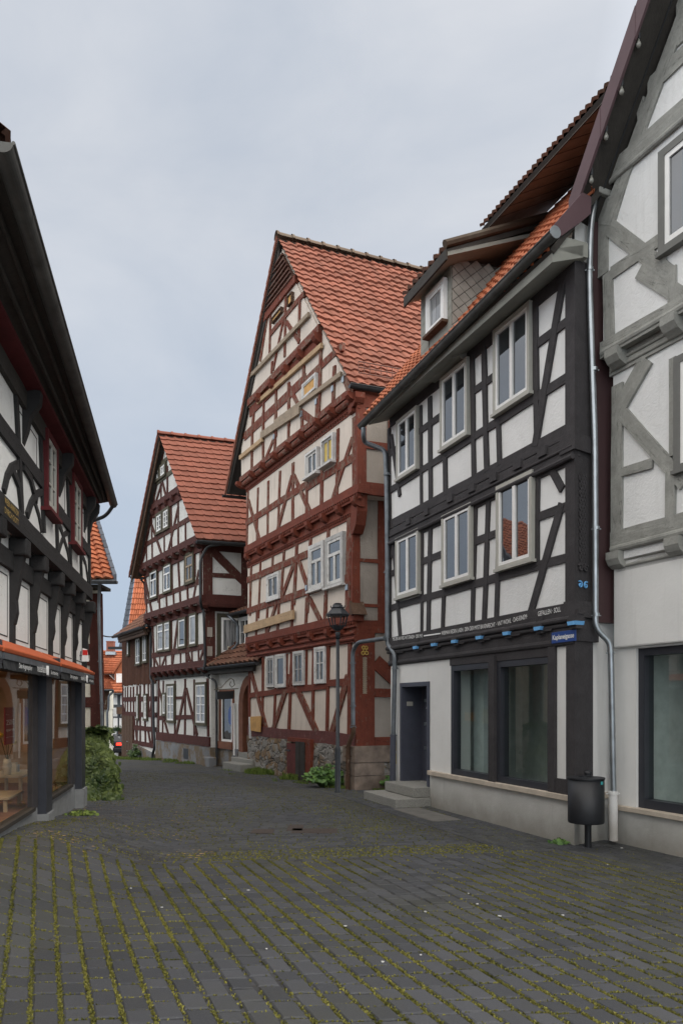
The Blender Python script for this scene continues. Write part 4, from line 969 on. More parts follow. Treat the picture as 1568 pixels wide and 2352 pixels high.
    # rolled jetty below the gable
    beam_uv(h, f, O3, [(uL3 - .03, z3 + .09), (uR3 + .03, z3 + .09)], .14, rt, 'jetty_beam', proud=.04, jit=.012)
    mb = MB(); us = [f.u(B2(x, y), O3) for x, y in ((120, 560), (215, 490), (295, 435), (385, 370), (480, 290), (580, 215), (700, 110), (805, 50))] + [f.u(B1(1010, 1190), O3)]
    ub = [(a, b2) for a, b2 in zip(us[:-1], us[1:])]
    for a, b2 in ub: mb.tube([f.pt(a + .12, z3 - .05, O3 - .03), f.pt(b2 - .12, z3 - .05, O3 - .03)], .07, 10)
    mb.build('rolled_moulding', rt, h)
    brackets(h, f, O2, [(u, z3 + .03) for u in us], .15, .16, O3 - O2 + .16, rn)
    mb = MB(); mb.box(f, uL3, uR3 + .05, z3 - .15, z3 + .05, -.1, O2 + .03); mb.build('frieze_beam', rn, h)
    # gable timbers
    T(O3, B1, [(362, 1180, 350, 1340, .2), (424, 1165, 420, 1420, .15), (506, 1085, 505, 1400, .15), (590, 1040, 590, 1330, .17), (690, 930, 682, 1180, .15), (803, 830, 785, 1300, .17), (893, 930, 882, 1225, .17)])
    T(O3, B2, [(205, 130, 200, 470, .15), (285, 0, 285, 400, .14), (378, 0, 372, 310, .15), (475, 10, 472, 240, .13), (572, 0, 575, 170, .15), (685, -60, 680, 90, .15)])
    zr9 = f.z(B1(600, 1120), O3); beam_uv(h, f, O3, [(uL3 + .3, zr9), (uR3 - .4, zr9)], .16, rt, 'rail')
    za = f.z(B2(200, 115), O3); beam_uv(h, f, O3, [(uL3 + .05, za), (f.u(B2(600, -60), O3), za)], .15, rt, 'rail')
    T(O3, B1, [(585, 1055, 655, 1195, .18), (670, 1230, 770, 1310, .2), (960, 1010, 1005, 1130, .25)]); T(O3, B2, [(372, 170, 300, 350, .17), (580, 20, 690, 90, .2)])
    window(h, f, O3, B1, (690, 1160), (780, 975), casing=.05, casing_m='window_worn', cols=1, glass='ochre_board', sash=.03, sash_m='window_worn', sill=False)
    # upper gable
    mb = MB(); zc = z4; g4 = [(f.u(B1(395, 1070), O4) + .05, zc), (slR_u := ap[0] + (br[0] - ap[0]) * (ap[1] - dd - zc) / (ap[1] - br[1]) - .05, zc), (ap[0], ap[1] - dd - .1)]
    mb.prism(f, [(ap[0] - (ap[0] - bl[0]) * (ap[1] - dd - zc) / (ap[1] - bl[1]) + .05, zc), g4[1], g4[2]], O3 - .1, O4); mb.build('wall', cp, h)
    uA, uB = ap[0] - (ap[0] - bl[0]) * (ap[1] - dd - zc) / (ap[1] - bl[1]) + .1, g4[1][0]
    beam_uv(h, f, O4, [(uA, zc + .09), (uB, zc + .09)], .18, rt, 'jetty_beam', proud=.05)
    mb = MB(); mb.box(f, uA, uB, zc - .28, zc - .02, O3 - .05, O3 + .03); mb.build('frieze_beam', rn, h)
    brackets(h, f, O3, [(f.u(B1(x, y), O4), zc) for x, y in ((400, 1090), (490, 1010), (580, 925), (675, 835), (785, 740))], .17, .2, .2, rn)
    T(O4, B1, [(448, 600, 400, 900, .15), (468, 565, 462, 860, .13), (568, 470, 562, 870, .15), (480, 900, 475, 980, .13), (662, 470, 655, 780, .14)])
    T(O4, B1, [(420, 870, 430, 1000, .01)] if False else [(555, 620, 485, 960, .13), (575, 640, 660, 770, .15)])
    zra = f.z(B1(600, 560), O4); beam_uv(h, f, O4, [(f.u(B1(470, 690), O4), zra), (f.u(B1(690, 500), O4), zra)], .13, rt, 'rail')
    zt1 = f.z(B1(540, 480), O4); beam_uv(h, f, O4, [(f.u(B1(425, 580), O4), zt1), (f.u(B1(640, 375), O4), zt1)], .18, rn, 'collar_beam', proud=.05)
    for bl_, tr_ in (((488, 655), (552, 540)), ((592, 545), (622, 440))):
        window(h, f, O4, B1, bl_, tr_, casing=.02, casing_m='old_wood', cols=1, glass='ochre_board', sash=.008, sash_m='old_wood', proud=.02, sill=False)
    nb = 7
    for k in range(nb):                                        # weatherboards in the tip
        z0_ = lerp(zt1 + .10, ap[1] - .42, k / nb); z1_ = z0_ + (ap[1] - .52 - zt1) / nb + .01
        lu = lambda z: ap[0] - (ap[0] - bl[0]) * (ap[1] - dd - z) / (ap[1] - bl[1]); ru = lambda z: ap[0] + (br[0] - ap[0]) * (ap[1] - dd - z) / (ap[1] - br[1])
        mb = MB(); j = RND.uniform(-.03, .03)
        P = [(lu(z0_), z0_ + j), (ru(z0_), z0_ - j), (ru(z1_), z1_), (lu(z1_), z1_)]
        i = len(mb.v); A = [f.pt(*P[0], O4 + .09), f.pt(*P[1], O4 + .09), f.pt(*P[2], O4 + .03), f.pt(*P[3], O4 + .03)]; B = [f.pt(u, z, O4 - .02) for u, z in P]
        mb.hexa([B[0], B[1], A[1], A[0], B[3], B[2], A[2], A[3]]); mb.build('weatherboard', timber('tip_board_%d' % k, (.10, .042, .028), .35, (.13, .09, .07), grain=.5), h)
    # nailed-on planks holding the front together
    for P, a, b2, w_, mt, off in ((B1, (388, 1172), (812, 795), .11, 'plank_wood', O3 + .03), (B1, (336, 1003), (726, 590), .10, 'grey_plank', O4 + .03), (B2, (275, 172), (560, -20), .18, 'grey_plank', O3 + .03), (B1, (500, 1305), (940, 985), .10, 'grey_plank', O3 + .03), (B2, (117, 335), (285, 200), .11, 'plank_wood', O3 + .03), (B3, (172, 248), (583, 122), .22, 'plank_wood', O1 + .04)):
        p, q = f.uv(P(*a), off), f.uv(P(*b2), off); zz = (p[1] + q[1]) / 2
        beam_uv(h, f, off, [p, q], w_, M[mt], 'plank', proud=.045, depth=.0, jit=.002)
    # anchor plates
    for P, x, y, o in ((B1, 776, 1168, O3), (B1, 885, 1082, O3), (B1, 955, 1020, O3), (B1, 678, 1248, O3), (B2, 572, 15, O3), (B2, 372, 180, O3), (B2, 910, 1290, O1), (B2, 752, 1182, O1), (B2, 612, 1295, O1)):
        u, z = f.uv(P(x, y), o); mb = MB(); mb.box(f, u - .05, u + .05, z - .06, z + .06, o, o + .055); mb.build('anchor_plate', M['zinc'], h)
    # ---- right flank
    T = lambda rows, off, w=.2, **k: None
    zA = z1
    def flank(off, uR, z0, z1_, P, rows, posts, mt='grey_plaster'):
        pass
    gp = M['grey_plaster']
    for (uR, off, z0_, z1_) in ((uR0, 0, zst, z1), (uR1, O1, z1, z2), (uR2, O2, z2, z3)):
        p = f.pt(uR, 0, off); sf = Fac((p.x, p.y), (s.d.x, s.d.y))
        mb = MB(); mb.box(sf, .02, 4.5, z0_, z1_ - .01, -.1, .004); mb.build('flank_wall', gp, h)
        B_ = lambda pts, w, nm=None: beam_uv(h, sf, .004, pts, w, rn, nm)
        if z0_ == zst:
            B_([(.19, z0_ - .03), (.19, z1_)], .42, 'corner_post'); B_([(.42, z0_ + 1.78), (1.35, z0_ + 1.0)], .30); B_([(.4, z0_ + 1.12), (2.2, z0_ + 1.12)], .18); B_([(.4, z0_ + .10), (2.2, z0_ + .12)], .2); B_([(.1, z1_ - .12), (3.4, z1_ - .12)], .26, 'plate_beam')
            mb = MB()                                     # carved and gilded ornament on the corner post
            for q in range(20):
                z = lerp(z0_ + 1.10, z0_ + 1.86, q / 20); mb.prism(sf, [(.12, z), (.22, z), (.21, z + .03), (.17, z + .04), (.13, z + .03)], .0, .05 + (q % 2) * .008)
            mb.build('carved_shaft', M['grey_plank'], h)
            mb = MB()
            for a_, zc_ in ((.13, 1.99), (.21, 1.99), (.17, 2.05), (.14, 2.10), (.20, 2.10)):
                mb.tube([sf.pt(a_ + .035 * math.cos(t * .9), z0_ + zc_ - .05 + .035 * math.sin(t * .9), .05) for t in range(8)], .013, 6)
            mb.build('gilded_carving', M['gold_paint'], h)
        elif z1_ == z2:
            B_([(.05, z0_ - .03), (.05, z1_)], .17, 'corner_post'); B_([(.72, z0_), (.72, z1_)], .36); B_([(.1, z0_ + .32), (.6, z0_ + .32)], .07); B_([(.1, z0_ + 1.25), (.6, z0_ + 1.25)], .08); B_([(.9, z0_ + .9), (2.2, z0_ + 1.9)], .25)
            mb = MB(); mb.hexa([sf.pt(-.1, z0_ + .10, 0), sf.pt(.22, z0_ + .10, 0), sf.pt(.22, z0_ + .10, .22), sf.pt(-.1, z0_ + .10, .22), sf.pt(-.1, z0_ + .40, 0), sf.pt(.22, z0_ + .40, 0), sf.pt(.22, z0_ + .28, .08), sf.pt(-.1, z0_ + .28, .08)]); mb.build('coping_board', M['old_wood'], h)
            brackets(h, sf, .0, [(.05, z1_ - .02)], .22, .75, .34, rn, 'corner_bracket')
        else:
            B_([(.06, z0_), (.06, z1_)], .2, 'corner_post'); B_([(.1, z0_ + .10), (3.6, z0_ + .08)], .24, 'sill_beam'); B_([(.1, z0_ + .98), (3.6, z0_ + .98)], .16); B_([(.76, z0_), (.76, z1_)], .22); B_([(.05, z1_ - .1), (3.6, z1_ - .1)], .25, 'plate_beam')
    # ---- cellar hatch
    a, b2 = f.u(B3(566, 1330)), f.u(B3(757, 1330)); z0_, z1_ = f.z(B3(640, 1490)), f.z(B3(640, 1190))
    m0, m1 = f.u(B3(640, 1330)), f.u(B3(712, 1330))
    mb = MB(); mb.box(f, a, b2, z1_, z1_ + .1, 0, .14); mb.box(f, m1, b2, z0_ - .05, z1_, 0, .13); htc = mb.build('cellar_hatch', rn, h)
    mb = MB(); mb.box(f, a - .02, m0, z0_ - .05, z1_ - .04, .10, .15); mb.build('hatch_door', timber('hatch_red', (.12, .032, .028), .1, grain=.3), htc)
    mb = MB(); mb.box(f, m0 + .01, (m0 + m1) / 2 - .006, z0_ - .05, z1_ + .02, .10, .17); mb.box(f, (m0 + m1) / 2 + .006, m1, z0_ - .05, z1_ + .02, .10, .16); mb.build('hatch_panel', M['dark_soffit'], htc)
    mb = MB(); mb.box(f, a - .12, a + .18, z1_ - .24, z1_ - .2, .15, .16); mb.build('hatch_hinge', M['black_iron'], htc)
    # ---- roof
    E = f.pt(br[0], br[1], OV); A = f.pt(ap[0], ap[1], OV); Bl = f.pt(bl[0], bl[1], OV); bk = sd * DEP
    tile_roof(h, E, E + bk, A + bk, A, 25, 40, M['red_tile'], amp=.014, lift=.046, jit=.012, sag=.08, inset=.34)
    tile_roof(h, Bl + bk, Bl, A, A + bk, 25, 30, M['red_tile'], amp=.026, lift=.042, jit=.008)
    ridge_tiles(h, A + Vector((0, 0, .05)) - sd * .05, A + bk + Vector((0, 0, -.02)), 23, M['ridge'], .13)
    n_ = f.n
    mb = MB()                                              # verge tiles and barge boards on the left rake
    for k in range(25):
        p, q = lerp(Bl, A, k / 25), lerp(Bl, A, (k + 1.1) / 25); t = Vector((f.d.x, f.d.y, 0)); nn = Vector((f.n.x, f.n.y, 0)); mb.tile = RND.random()
        mb.hexa([p + nn * .0 - t * .03 + Vector((0, 0, -.10)), q - t * .03 + Vector((0, 0, -.10)), q + nn * .04 - t * .03 + Vector((0, 0, -.1)), p + nn * .05 - t * .03 + Vector((0, 0, -.10)), p - t * .02 + Vector((0, 0, .06)), q - t * .02 + Vector((0, 0, .045)), q + nn * .04 - t * .02 + Vector((0, 0, .045)), p + nn * .05 - t * .02 + Vector((0, 0, .06))])
    mb.build('verge_tiles', M['red_tile'], h)
    for a_, b_, nm in ((Bl, A, 0),):
        du, dz = None, None
        mb = MB(); pa, pb = (bl if nm == 0 else br), ap
        lo = .38
        pa = (lerp(pa[0], pb[0], .03), lerp(pa[1], pb[1], .03)); mb.prism(f, [(pa[0] + (.02 if nm == 0 else -.05), pa[1] - .10), (pb[0], pb[1] - .08), (pb[0], pb[1] - .08 - lo), (pa[0] + (.02 if nm == 0 else -.05), pa[1] - .10 - lo * .3)], OV - .07, OV - .03); mb.build('barge_board', M['dark_soffit'], h)
    # gutter, snow guard, eave beams
    out = Vector((s.n.x, s.n.y)); ga = E + Vector((out.x, out.y, 0)) * .06 + Vector((0, 0, -.06)) - sd * .02
    gutter(h, ga, ga + sd * 8, .075, M['dark_metal'], 6, out=out)
    la = Bl - Vector((out.x, out.y, 0)) * .06 + Vector((0, 0, -.06)); gutter(h, la - sd * .1, la + sd * 8, .07, M['dark_metal'], 4, out=-out)
    mb = MB(); nrm = (bk).cross(A - E).normalized(); up = (A - E).normalized()
    for w_ in (.38, .50, .62):
        mb.tube([E + up * w_ * .7 + nrm * (.10 + (w_ - .38) * .6) + sd * .25, E + up * w_ * .7 + nrm * (.10 + (w_ - .38) * .6) + sd * 6], .012, 6)
    for k in range(46):
        p = E + sd * (.25 + k * .125); mb.tube([p + up * .38 * .7 + nrm * .10, p + up * .62 * .7 + nrm * .245], .007, 5)
    mb.build('snow_guard', plain('snow_guard_paint', (.16, .07, .05), .6), h)
    mb = MB(); p = f.pt(uR3, 0, O3); sf = Fac((p.x, p.y), (s.d.x, s.d.y)); mb.box(sf, .0, 8, z3 + .02, z3 + .3, -.2, .1); mb.box(sf, .0, 8, z3 - .3, z3 - .05, -.2, .0); mb.build('eave_beam', rn, h)
    mb = MB(); mb.box(sf, .0, 8, z3 + .1, br[1] - .05, -.5, -.02); mb.build('eave_wall', M['dark_soffit'], h)
    brackets(h, sf, .0, [(.1 + .9 * k, z3 + .02) for k in range(4)], .2, .24, .22, rn)
    # finial bird-sized bracket on the ridge is left to the cable below; downpipe of the flank
    Yd = lambda x, y, o: f.pt(*f.uv(B3(x, y), o), o)
    pipe(h, [Yd(1335, 322, .15), Yd(1110, 355, .15), Yd(1066, 430, .15), Yd(1070, 1060, .15)], .043, M['dull_zinc'], bend=.22, collars=[Yd(1067, 525, .15), Yd(1070, 885, .15), Yd(1072, 1062, .15)])
    pipe(h, [Yd(1072, 1050, .15), Yd(1075, 1110, .15), Yd(1028, 1215, .17), Yd(1026, 1590, .17)], .048, M['old_wood'], bend=.15, name='downpipe_foot', collars=[Yd(1026, 1235, .17), Yd(1026, 1305, .17)])
    # board leaning on the wall
    p, q = f.uv(B3(208, 1100), .12), f.uv(B3(297, 972), .12); mb = MB()
    mb.prism(f, [(p[0] + .04, p[1] + .02), (q[0] - .06, p[1]), (q[0], q[1]), (p[0], q[1] - .03)], .09, .115)
    tag(mb.build('wooden_board', M['ochre_board'], bevel=.004), 'ochre yellow board fixed to the lower left corner of the red timbered house', 'board')
    p, q = f.uv(B3(205, 980), .06), f.uv(B3(214, 1158), .06); mb = MB(); mb.hexa([f.pt(p[0] - .03, q[1], .03), f.pt(q[0] + .06, q[1], .03), f.pt(q[0] + .06, q[1], .08), f.pt(p[0] + .02, q[1], .08), f.pt(p[0] - .03, p[1], .03), f.pt(p[0] + .05, p[1], .03), f.pt(p[0] + .05, p[1], .08), f.pt(p[0] - .03, p[1], .08)]); mb.build('white_strip', M['window_worn'], h)
build_red()
# ================================================================ oxblood half-timbered house beyond the red one
MD = Fac((-4.17, 23.3), (.626, -1)); MDS = Fac((-4.17, 23.3), (3.06, 1))
def build_mid():
    h = thing('half_timbered_house', 'steep gabled house with oxblood timbers and white plaster on a grey cement base', 'house', (-3.6, 26.5, -.25), 'half-timbered houses along the street')
    f, s = MD, MDS; bt = M['brown_timber']; bp = M['brown_timber_plain']
    O1, O2, O3, O4, OV = .16, .34, .50, .56, .80
    uR0 = f.u(B5(1135, 1200)); uL0 = f.u(B5(690, 1200)); uL1, uR1 = f.u(B5(645, 450), O1), f.u(B5(1088, 400), O1)
    uL2, uR2 = f.u(B4(345, 1800), O2), f.u(B4(940, 1700), O2); uL3, uR3 = f.u(B4(300, 1590), O3), f.u(B4(900, 1330), O3)
    zp = f.z(B5(1000, 1322)); z1 = f.z(B5(1080, 668), O1); z2 = f.z(B5(1080, 118), O2); z3 = f.z(B4(900, 1350), O3); z4 = f.z(B4(660, 858), O4)
    ap = f.uv(B4(482, 232), OV); br = f.uv(B4(872, 1322), OV); bl = f.uv(B4(186, 1692), OV); sd = Vector((s.d.x, s.d.y, 0)); back = 8.0
    pl = M['far_plaster']
    def storey(uL, uR, z0, z1_, off, mat=pl, name='wall'):
        a, b2 = f.pt(uL, 0, off), f.pt(uR, 0, off); footprint(h, [(p.x, p.y) for p in [a, b2, b2 + sd * back, a + sd * back]], z0, z1_, mat, name)
    storey(uL0, uR0, zp - .05, z1, 0); storey(uL1, uR1, z1 - .02, z2, O1); storey(uL2, uR2, z2 - .02, z3, O2)
    storey(uL0 - .05, uR0 + .12, -1.2, zp, .07, M['cement'], 'cement_base')
    dd = .2; lz = lambda u: ap[1] - dd - (ap[1] - bl[1]) * (ap[0] - u) / (ap[0] - bl[0]); rz = lambda u: ap[1] - dd - (ap[1] - br[1]) * (u - ap[0]) / (br[0] - ap[0])
    g = [(uL3, z3 - .02), (uR3, z3 - .02), (uR3, max(z3, rz(uR3))), (ap[0], ap[1] - dd), (uL3, max(z3, lz(uL3)))]
    mb = MB(); P0 = [f.pt(u, z, O3) for u, z in g]; P1 = [p + sd * back for p in P0]; mb.face(P0); mb.face(P1[::-1])
    for k in range(5): q = (k + 1) % 5; mb.face([P0[k], P1[k], P1[q], P0[q]])
    mb.build('wall', pl, h)
    inv_l = lambda z: ap[0] - (ap[0] - bl[0]) * (ap[1] - dd - z) / (ap[1] - bl[1]); inv_r = lambda z: ap[0] + (br[0] - ap[0]) * (ap[1] - dd - z) / (ap[1] - br[1])
    mb = MB(); mb.prism(f, [(inv_l(z4) + .05, z4), (inv_r(z4) - .03, z4), (ap[0], ap[1] - dd - .05)], O3 - .05, O4); mb.build('wall', pl, h)
    T = lambda off, P, rows, w=.17, mat=bt, **k: beams(h, f, off, P, w * .76, mat, [(r[0], r[1], r[2], r[3], (r[4] if len(r) > 4 else w) * .76) for r in rows], **k)
    # ground storey
    T(0, B5, [(703, 770, 700, 1240, .2), (742, 780, 735, 1240, .13), (925, 765, 922, 1240, .17), (1000, 770, 1000, 1240, .13), (1112, 760, 1118, 1250, .22), (840, 780, 838, 1230, .15)], mat=bp)
    T(0, B5, [(705, 1092, 1115, 1082, .2), (845, 925, 905, 925, .13)], mat=bp)
    T(0, B5, [(706, 850, 765, 1090, .17), (925, 850, 850, 1240, .2), (935, 850, 1025, 1240, .2), (745, 1090, 785, 1235, .15)], mat=bt)
    beam_uv(h, f, 0, [(uL0, zp + .17), (uR0, zp + .17)], .30, bp, 'sill_beam', proud=.05)
    W = lambda off, P, bl_, tr_, **k: window(h, f, off, P, bl_, tr_, casing_m='dark_trim', sill_m='dark_trim', **k)
    W(0, B5, (778, 1122), (846, 805), casing=.08, cols=2, transom=.70, bars=(.24, .47), glass='curtain', proud=.07, sash=.05, mull=.04)
    W(0, B5, (1018, 1142), (1112, 790), casing=.08, cols=2, transom=.70, bars=(.24, .47), glass='curtain', proud=.07, sash=.05, mull=.04)
    W(0, B5, (742, 1066), (774, 880), casing=.07, cols=1, glass='curtain', sash=.05)
    # jetties
    def jetty(z, offl, offu, uL, uR, P, n, h_sill=.2, blk=True):
        beam_uv(h, f, offu, [(uL - .05, z + .12), (uR + .05, z + .12)], h_sill, bp, 'jetty_beam', proud=.04, depth=offu - offl + .1)
        mb = MB(); mb.box(f, uL, uR, z - .26, z + .0, offl - .05, offl + .06); mb.build('frieze_beam', M['dark_soffit'] if offl == 0 else bp, h)
        brackets(h, f, offl, [(lerp(uL + .15, uR - .1, k / (n - 1)), z + .02) for k in range(n)], .17, .2, offu - offl + .1, bp)
        mb = MB(); mb.tube([f.pt(uL, z + .02, offu + .03), f.pt(uR + .05, z + .02, offu + .03)], .035, 8); mb.build('moulding', bp, h)
    jetty(z1, 0, O1, uL1, uR1, B5, 9); jetty(z2, O1, O2, uL2, uR2, B5, 8); jetty(z3, O2, O3, uL3, uR3, B4, 9); jetty(z4, O3, O4, inv_l(z4) + .15, inv_r(z4) - .1, B4, 5, .16)
    # first storey
    T(O1, B5, [(652, 320, 668, 690, .17), (810, 270, 812, 670, .15), (872, 250, 868, 500, .12), (945, 230, 948, 640, .12), (1080, 190, 1085, 640, .15), (712, 575, 714, 690, .13), (762, 560, 764, 680, .13), (885, 545, 885, 665, .13), (930, 530, 935, 655, .13), (980, 520, 983, 645, .13), (1036, 505, 1038, 640, .13)])
    T(O1, B5, [(866, 260, 815, 660, .22), (668, 590, 712, 690, .15), (758, 580, 720, 690, .15), (940, 520, 975, 645, .15), (1080, 510, 1042, 640, .15)])
    zr = f.z(B5(850, 535), O1); beam_uv(h, f, O1, [(uL1, zr), (uR1, zr)], .19, bt, 'rail')
    for bl_, tr_ in (((698, 538), (754, 290)), ((757, 530), (808, 275))):
        W(O1, B5, bl_, tr_, casing=.055, cols=1, transom=.72, glass='curtain', sash=.05, proud=.07)
    W(O1, B5, (876, 508), (940, 245), casing=.07, cols=1, glass='glass', sash=.05, proud=.07); W(O1, B5, (966, 490), (1030, 208), casing=.07, cols=1, glass='curtain', sash=.05, proud=.07)
    # second storey
    T(O2, B4, [(345, 1710, 365, 2150, .17), (478, 1620, 482, 1990, .12), (690, 1520, 716, 2010, .14), (625, 1560, 630, 1850, .1), (865, 1430, 868, 1720, .12), (930, 1400, 930, 1940, .2), (492, 1920, 500, 2090, .13), (565, 1880, 575, 2060, .13), (640, 1850, 648, 2040, .13), (785, 1790, 795, 1990, .13)])
    T(O2, B4, [(345, 1740, 425, 2130, .17), (905, 1650, 838, 2000, .17)])
    zr = f.z(B4(700, 1850), O2); beam_uv(h, f, O2, [(uL2, zr), (uR2, zr)], .17, bt, 'rail')
    zt = f.z(B4(930, 1375), O2); beam_uv(h, f, O2, [(uL2, zt), (uR2, zt)], .2, bp, 'plate_beam')
    for bl_, tr_ in (((404, 1955), (482, 1632)), ((545, 1892), (628, 1565))): W(O2, B4, bl_, tr_, casing=.06, cols=2, transom=.68, glass='glass', sash=.055, proud=.07)
    W(O2, B4, (770, 1800), (866, 1440), casing=.08, cols=2, transom=.58, glass='glass_old', sash=.06, proud=.08, sash_m='grey_plank')
    # gable storey
    T(O3, B4, [(318, 1560, 352, 1440, .1), (358, 1395, 362, 1560, .13), (412, 1110, 420, 1540, .14), (544, 1260, 545, 1470, .13), (615, 960, 622, 1420, .14), (690, 920, 692, 1390, .15), (766, 1110, 768, 1350, .13), (470, 1060, 470, 1290, .12)])
    T(O3, B4, [(412, 1170, 520, 1490, .17), (692, 990, 590, 1440, .17)])
    zr = f.z(B4(600, 1235), O3); beam_uv(h, f, O3, [(inv_l(zr) + .1, zr), (inv_r(zr) - .05, zr)], .17, bt, 'rail')
    for bl_, tr_ in (((468, 1278), (535, 1025)), ((540, 1240), (608, 975))): W(O3, B4, bl_, tr_, casing=.09, cols=2, bars=(.33, .66), glass='glass_old', sash=.055, mull=.035, proud=.07)
    # upper gable
    T(O4, B4, [(440, 790, 442, 960, .12), (512, 735, 512, 910, .12), (578, 560, 578, 860, .14), (526, 350, 524, 520, .12), (455, 590, 448, 760, .1)])
    T(O4, B4, [(515, 750, 452, 960, .14), (528, 730, 566, 880, .14)])
    for y, x, w_ in ((700, 520, .15), (530, 520, .13)):
        zr = f.z(B4(x, y), O4); beam_uv(h, f, O4, [(inv_l(zr) + .08, zr), (inv_r(zr) - .05, zr)], w_, M['dark_trim'], 'rail')
    for bl_, tr_ in (((456, 735), (508, 575)), ((514, 692), (572, 512))): W(O4, B4, bl_, tr_, casing=.07, cols=2, glass='curtain', sash=.05, mull=.035)
    # rafters along the rakes
    for a, b2 in (((inv_l(z3) + .02, z3), (ap[0], ap[1] - dd)), ((inv_r(z3), z3), (ap[0], ap[1] - dd))):
        beam_uv(h, f, O3, [a, b2], .2, bt, 'rafter', proud=.05)
    # flank seen beside the red house
    for z0_, z1_, off, uR in ((z1, z2, O1, uR1), (z2, z3, O2, uR2)):
        p = f.pt(uR, 0, off); sf = Fac((p.x, p.y), (s.d.x, s.d.y))
        B_ = lambda pts, w, nm=None, m_=bt: beam_uv(h, sf, .002, pts, w, m_, nm)
        B_([(.16, z0_), (.16, z1_)], .3, 'corner_post'); B_([(.1, z1_ - .12), (3.5, z1_ - .12)], .24, 'plate_beam', bp)
        if z0_ == z2:
            B_([(.1, z0_ + .12), (3.5, z0_ + .12)], .26, 'sill_beam', bp); B_([(.2, z0_ + .85), (1.3, z0_ + .85)], .14); B_([(1.3, z0_ + .8), (3.2, z0_ + .78)], .15); B_([(1.3, z0_), (1.3, z1_)], .2)
            B_([(.30, z1_ - .22), (1.05, z0_ + .9), (1.85, z0_ + .2)], .26, 'brace')
            mb = MB(); mb.box(sf, 0, 3.5, z0_ - .12, z0_, -.1, .09); mb.build('jetty_beam', bp, h)
            dentils(h, sf, .05, .15, 3.3, z0_ - .05, 40, .06, bp)
            brackets(h, sf, 0, [(.05 + 1.15 * k, z0_ - .02) for k in range(3)], .2, .2, .16, bp)
        else:
            w0 = window(h, sf, .002, None, None, None, rect=(.36, 1.55, z1_ - 1.62, z1_ - .30), casing=.13, casing_m='dark_trim', cols=1, glass='curtain', sash=.075, proud=.07, sill_out=.14)
            mb = MB(); mb.prism(sf, [(1.08, z1_ - 1.50), (1.38, z1_ - 1.50), (1.20, z1_ - .46), (1.12, z1_ - .46)], .03, .035); mb.build('dark_gap', M['black_iron'], w0)
            mb = MB(); mb.prism(sf, [(1.22, z1_ - 1.52), (1.29, z1_ - 1.52), (1.19, z1_ - .44), (1.13, z1_ - .44)], .04, .09); mb.build('open_sash', M['window_white'], w0)
            for kx in (.72, 1.02):
                mb = MB(); mb.lathe(tuple(sf.pt(kx, z1_ - 1.53, .09)), [(.001, 0), (.06, .01), (.05, .07), (.025, .12), (.035, .15), (.03, .19), (.001, .21)], 10)
                tag(mb.build('figurine', plain('cream_figurine', (.5, .45, .33), .6), smooth_=True), 'cream figurine on the curtained window sill, %s' % ('the left of two' if kx < .9 else 'the right one by the open sash'), 'figurine')
            mb = MB(); mb.box(sf, .3, 3.5, z0_, z1_ - 1.72, 0, .03); mb.build('cladding', bp, h)
            for zz in (.35, .95): mb = MB(); mb.box(sf, .06, .22, z0_ + zz, z0_ + zz + .3, 0, .045); mb.build('post_repair', M['grey_plaster'], h)
    # roof
    E, A, Bl = f.pt(br[0], br[1], OV), f.pt(ap[0], ap[1], OV), f.pt(bl[0], bl[1], OV); bk = sd * 9
    tile_roof(h, E, E + bk, A + bk, A, 19, 32, M['red_tile_new'], amp=.020, lift=.045, flat=True, jit=.004, inset=.2)
    tile_roof(h, Bl + bk, Bl, A, A + bk, 19, 22, M['red_tile_new'], amp=.02, lift=.045, flat=True)
    ridge_tiles(h, A + Vector((0, 0, .04)) - sd * .05, A + bk, 20, M['red_tile_new'], .12)
    mb = MB(); t = Vector((f.d.x, f.d.y, 0)); nn = Vector((f.n.x, f.n.y, 0))
    for k in range(24):
        p, q = lerp(Bl, A, k / 24), lerp(Bl, A, (k + 1.08) / 24); mb.tile = RND.random()
        mb.hexa([p - t * .05 + Vector((0, 0, -.12)), q - t * .05 + Vector((0, 0, -.12)), q + nn * .05 - t * .05 + Vector((0, 0, -.12)), p + nn * .06 - t * .05 + Vector((0, 0, -.12)), p + Vector((0, 0, .07)), q + Vector((0, 0, .05)), q + nn * .05 + Vector((0, 0, .05)), p + nn * .06 + Vector((0, 0, .07))])
    mb.build('verge_tiles', M['red_tile_new'], h)
    mb = MB(); mb.prism(f, [(bl[0] + .05, bl[1] - .1), (ap[0], ap[1] - .1), (ap[0], ap[1] - .35), (bl[0] + .05, bl[1] - .3)], OV - .06, OV - .02); mb.build('barge_board', M['old_wood'], h)
    mb = MB(); L0, L1 = (bl[0] + .08, bl[1] - .14), (ap[0], ap[1] - .16)
    mb.hexa([f.pt(*L0, OV - .05), f.pt(*L1, OV - .05), f.pt(*L1, O3 - .1), f.pt(*L0, O3 - .1), f.pt(L0[0], L0[1] + .03, OV - .05), f.pt(L1[0], L1[1] + .03, OV - .05), f.pt(L1[0], L1[1] + .03, O3 - .1), f.pt(L0[0], L0[1] + .03, O3 - .1)]); mb.build('verge_soffit', M['old_wood'], h)
    out = Vector((s.n.x, s.n.y)); o3 = Vector((out.x, out.y, 0)); ga = E + o3 * .07 + Vector((0, 0, -.07)); gutter(h, ga, ga + sd * 9, .08, M['dark_metal'], 5, out=out)
    lb = Bl - o3 * .07 + Vector((0, 0, -.07)); gutter(h, lb, lb + sd * 5, .08, M['dark_metal'], 3, out=-out)
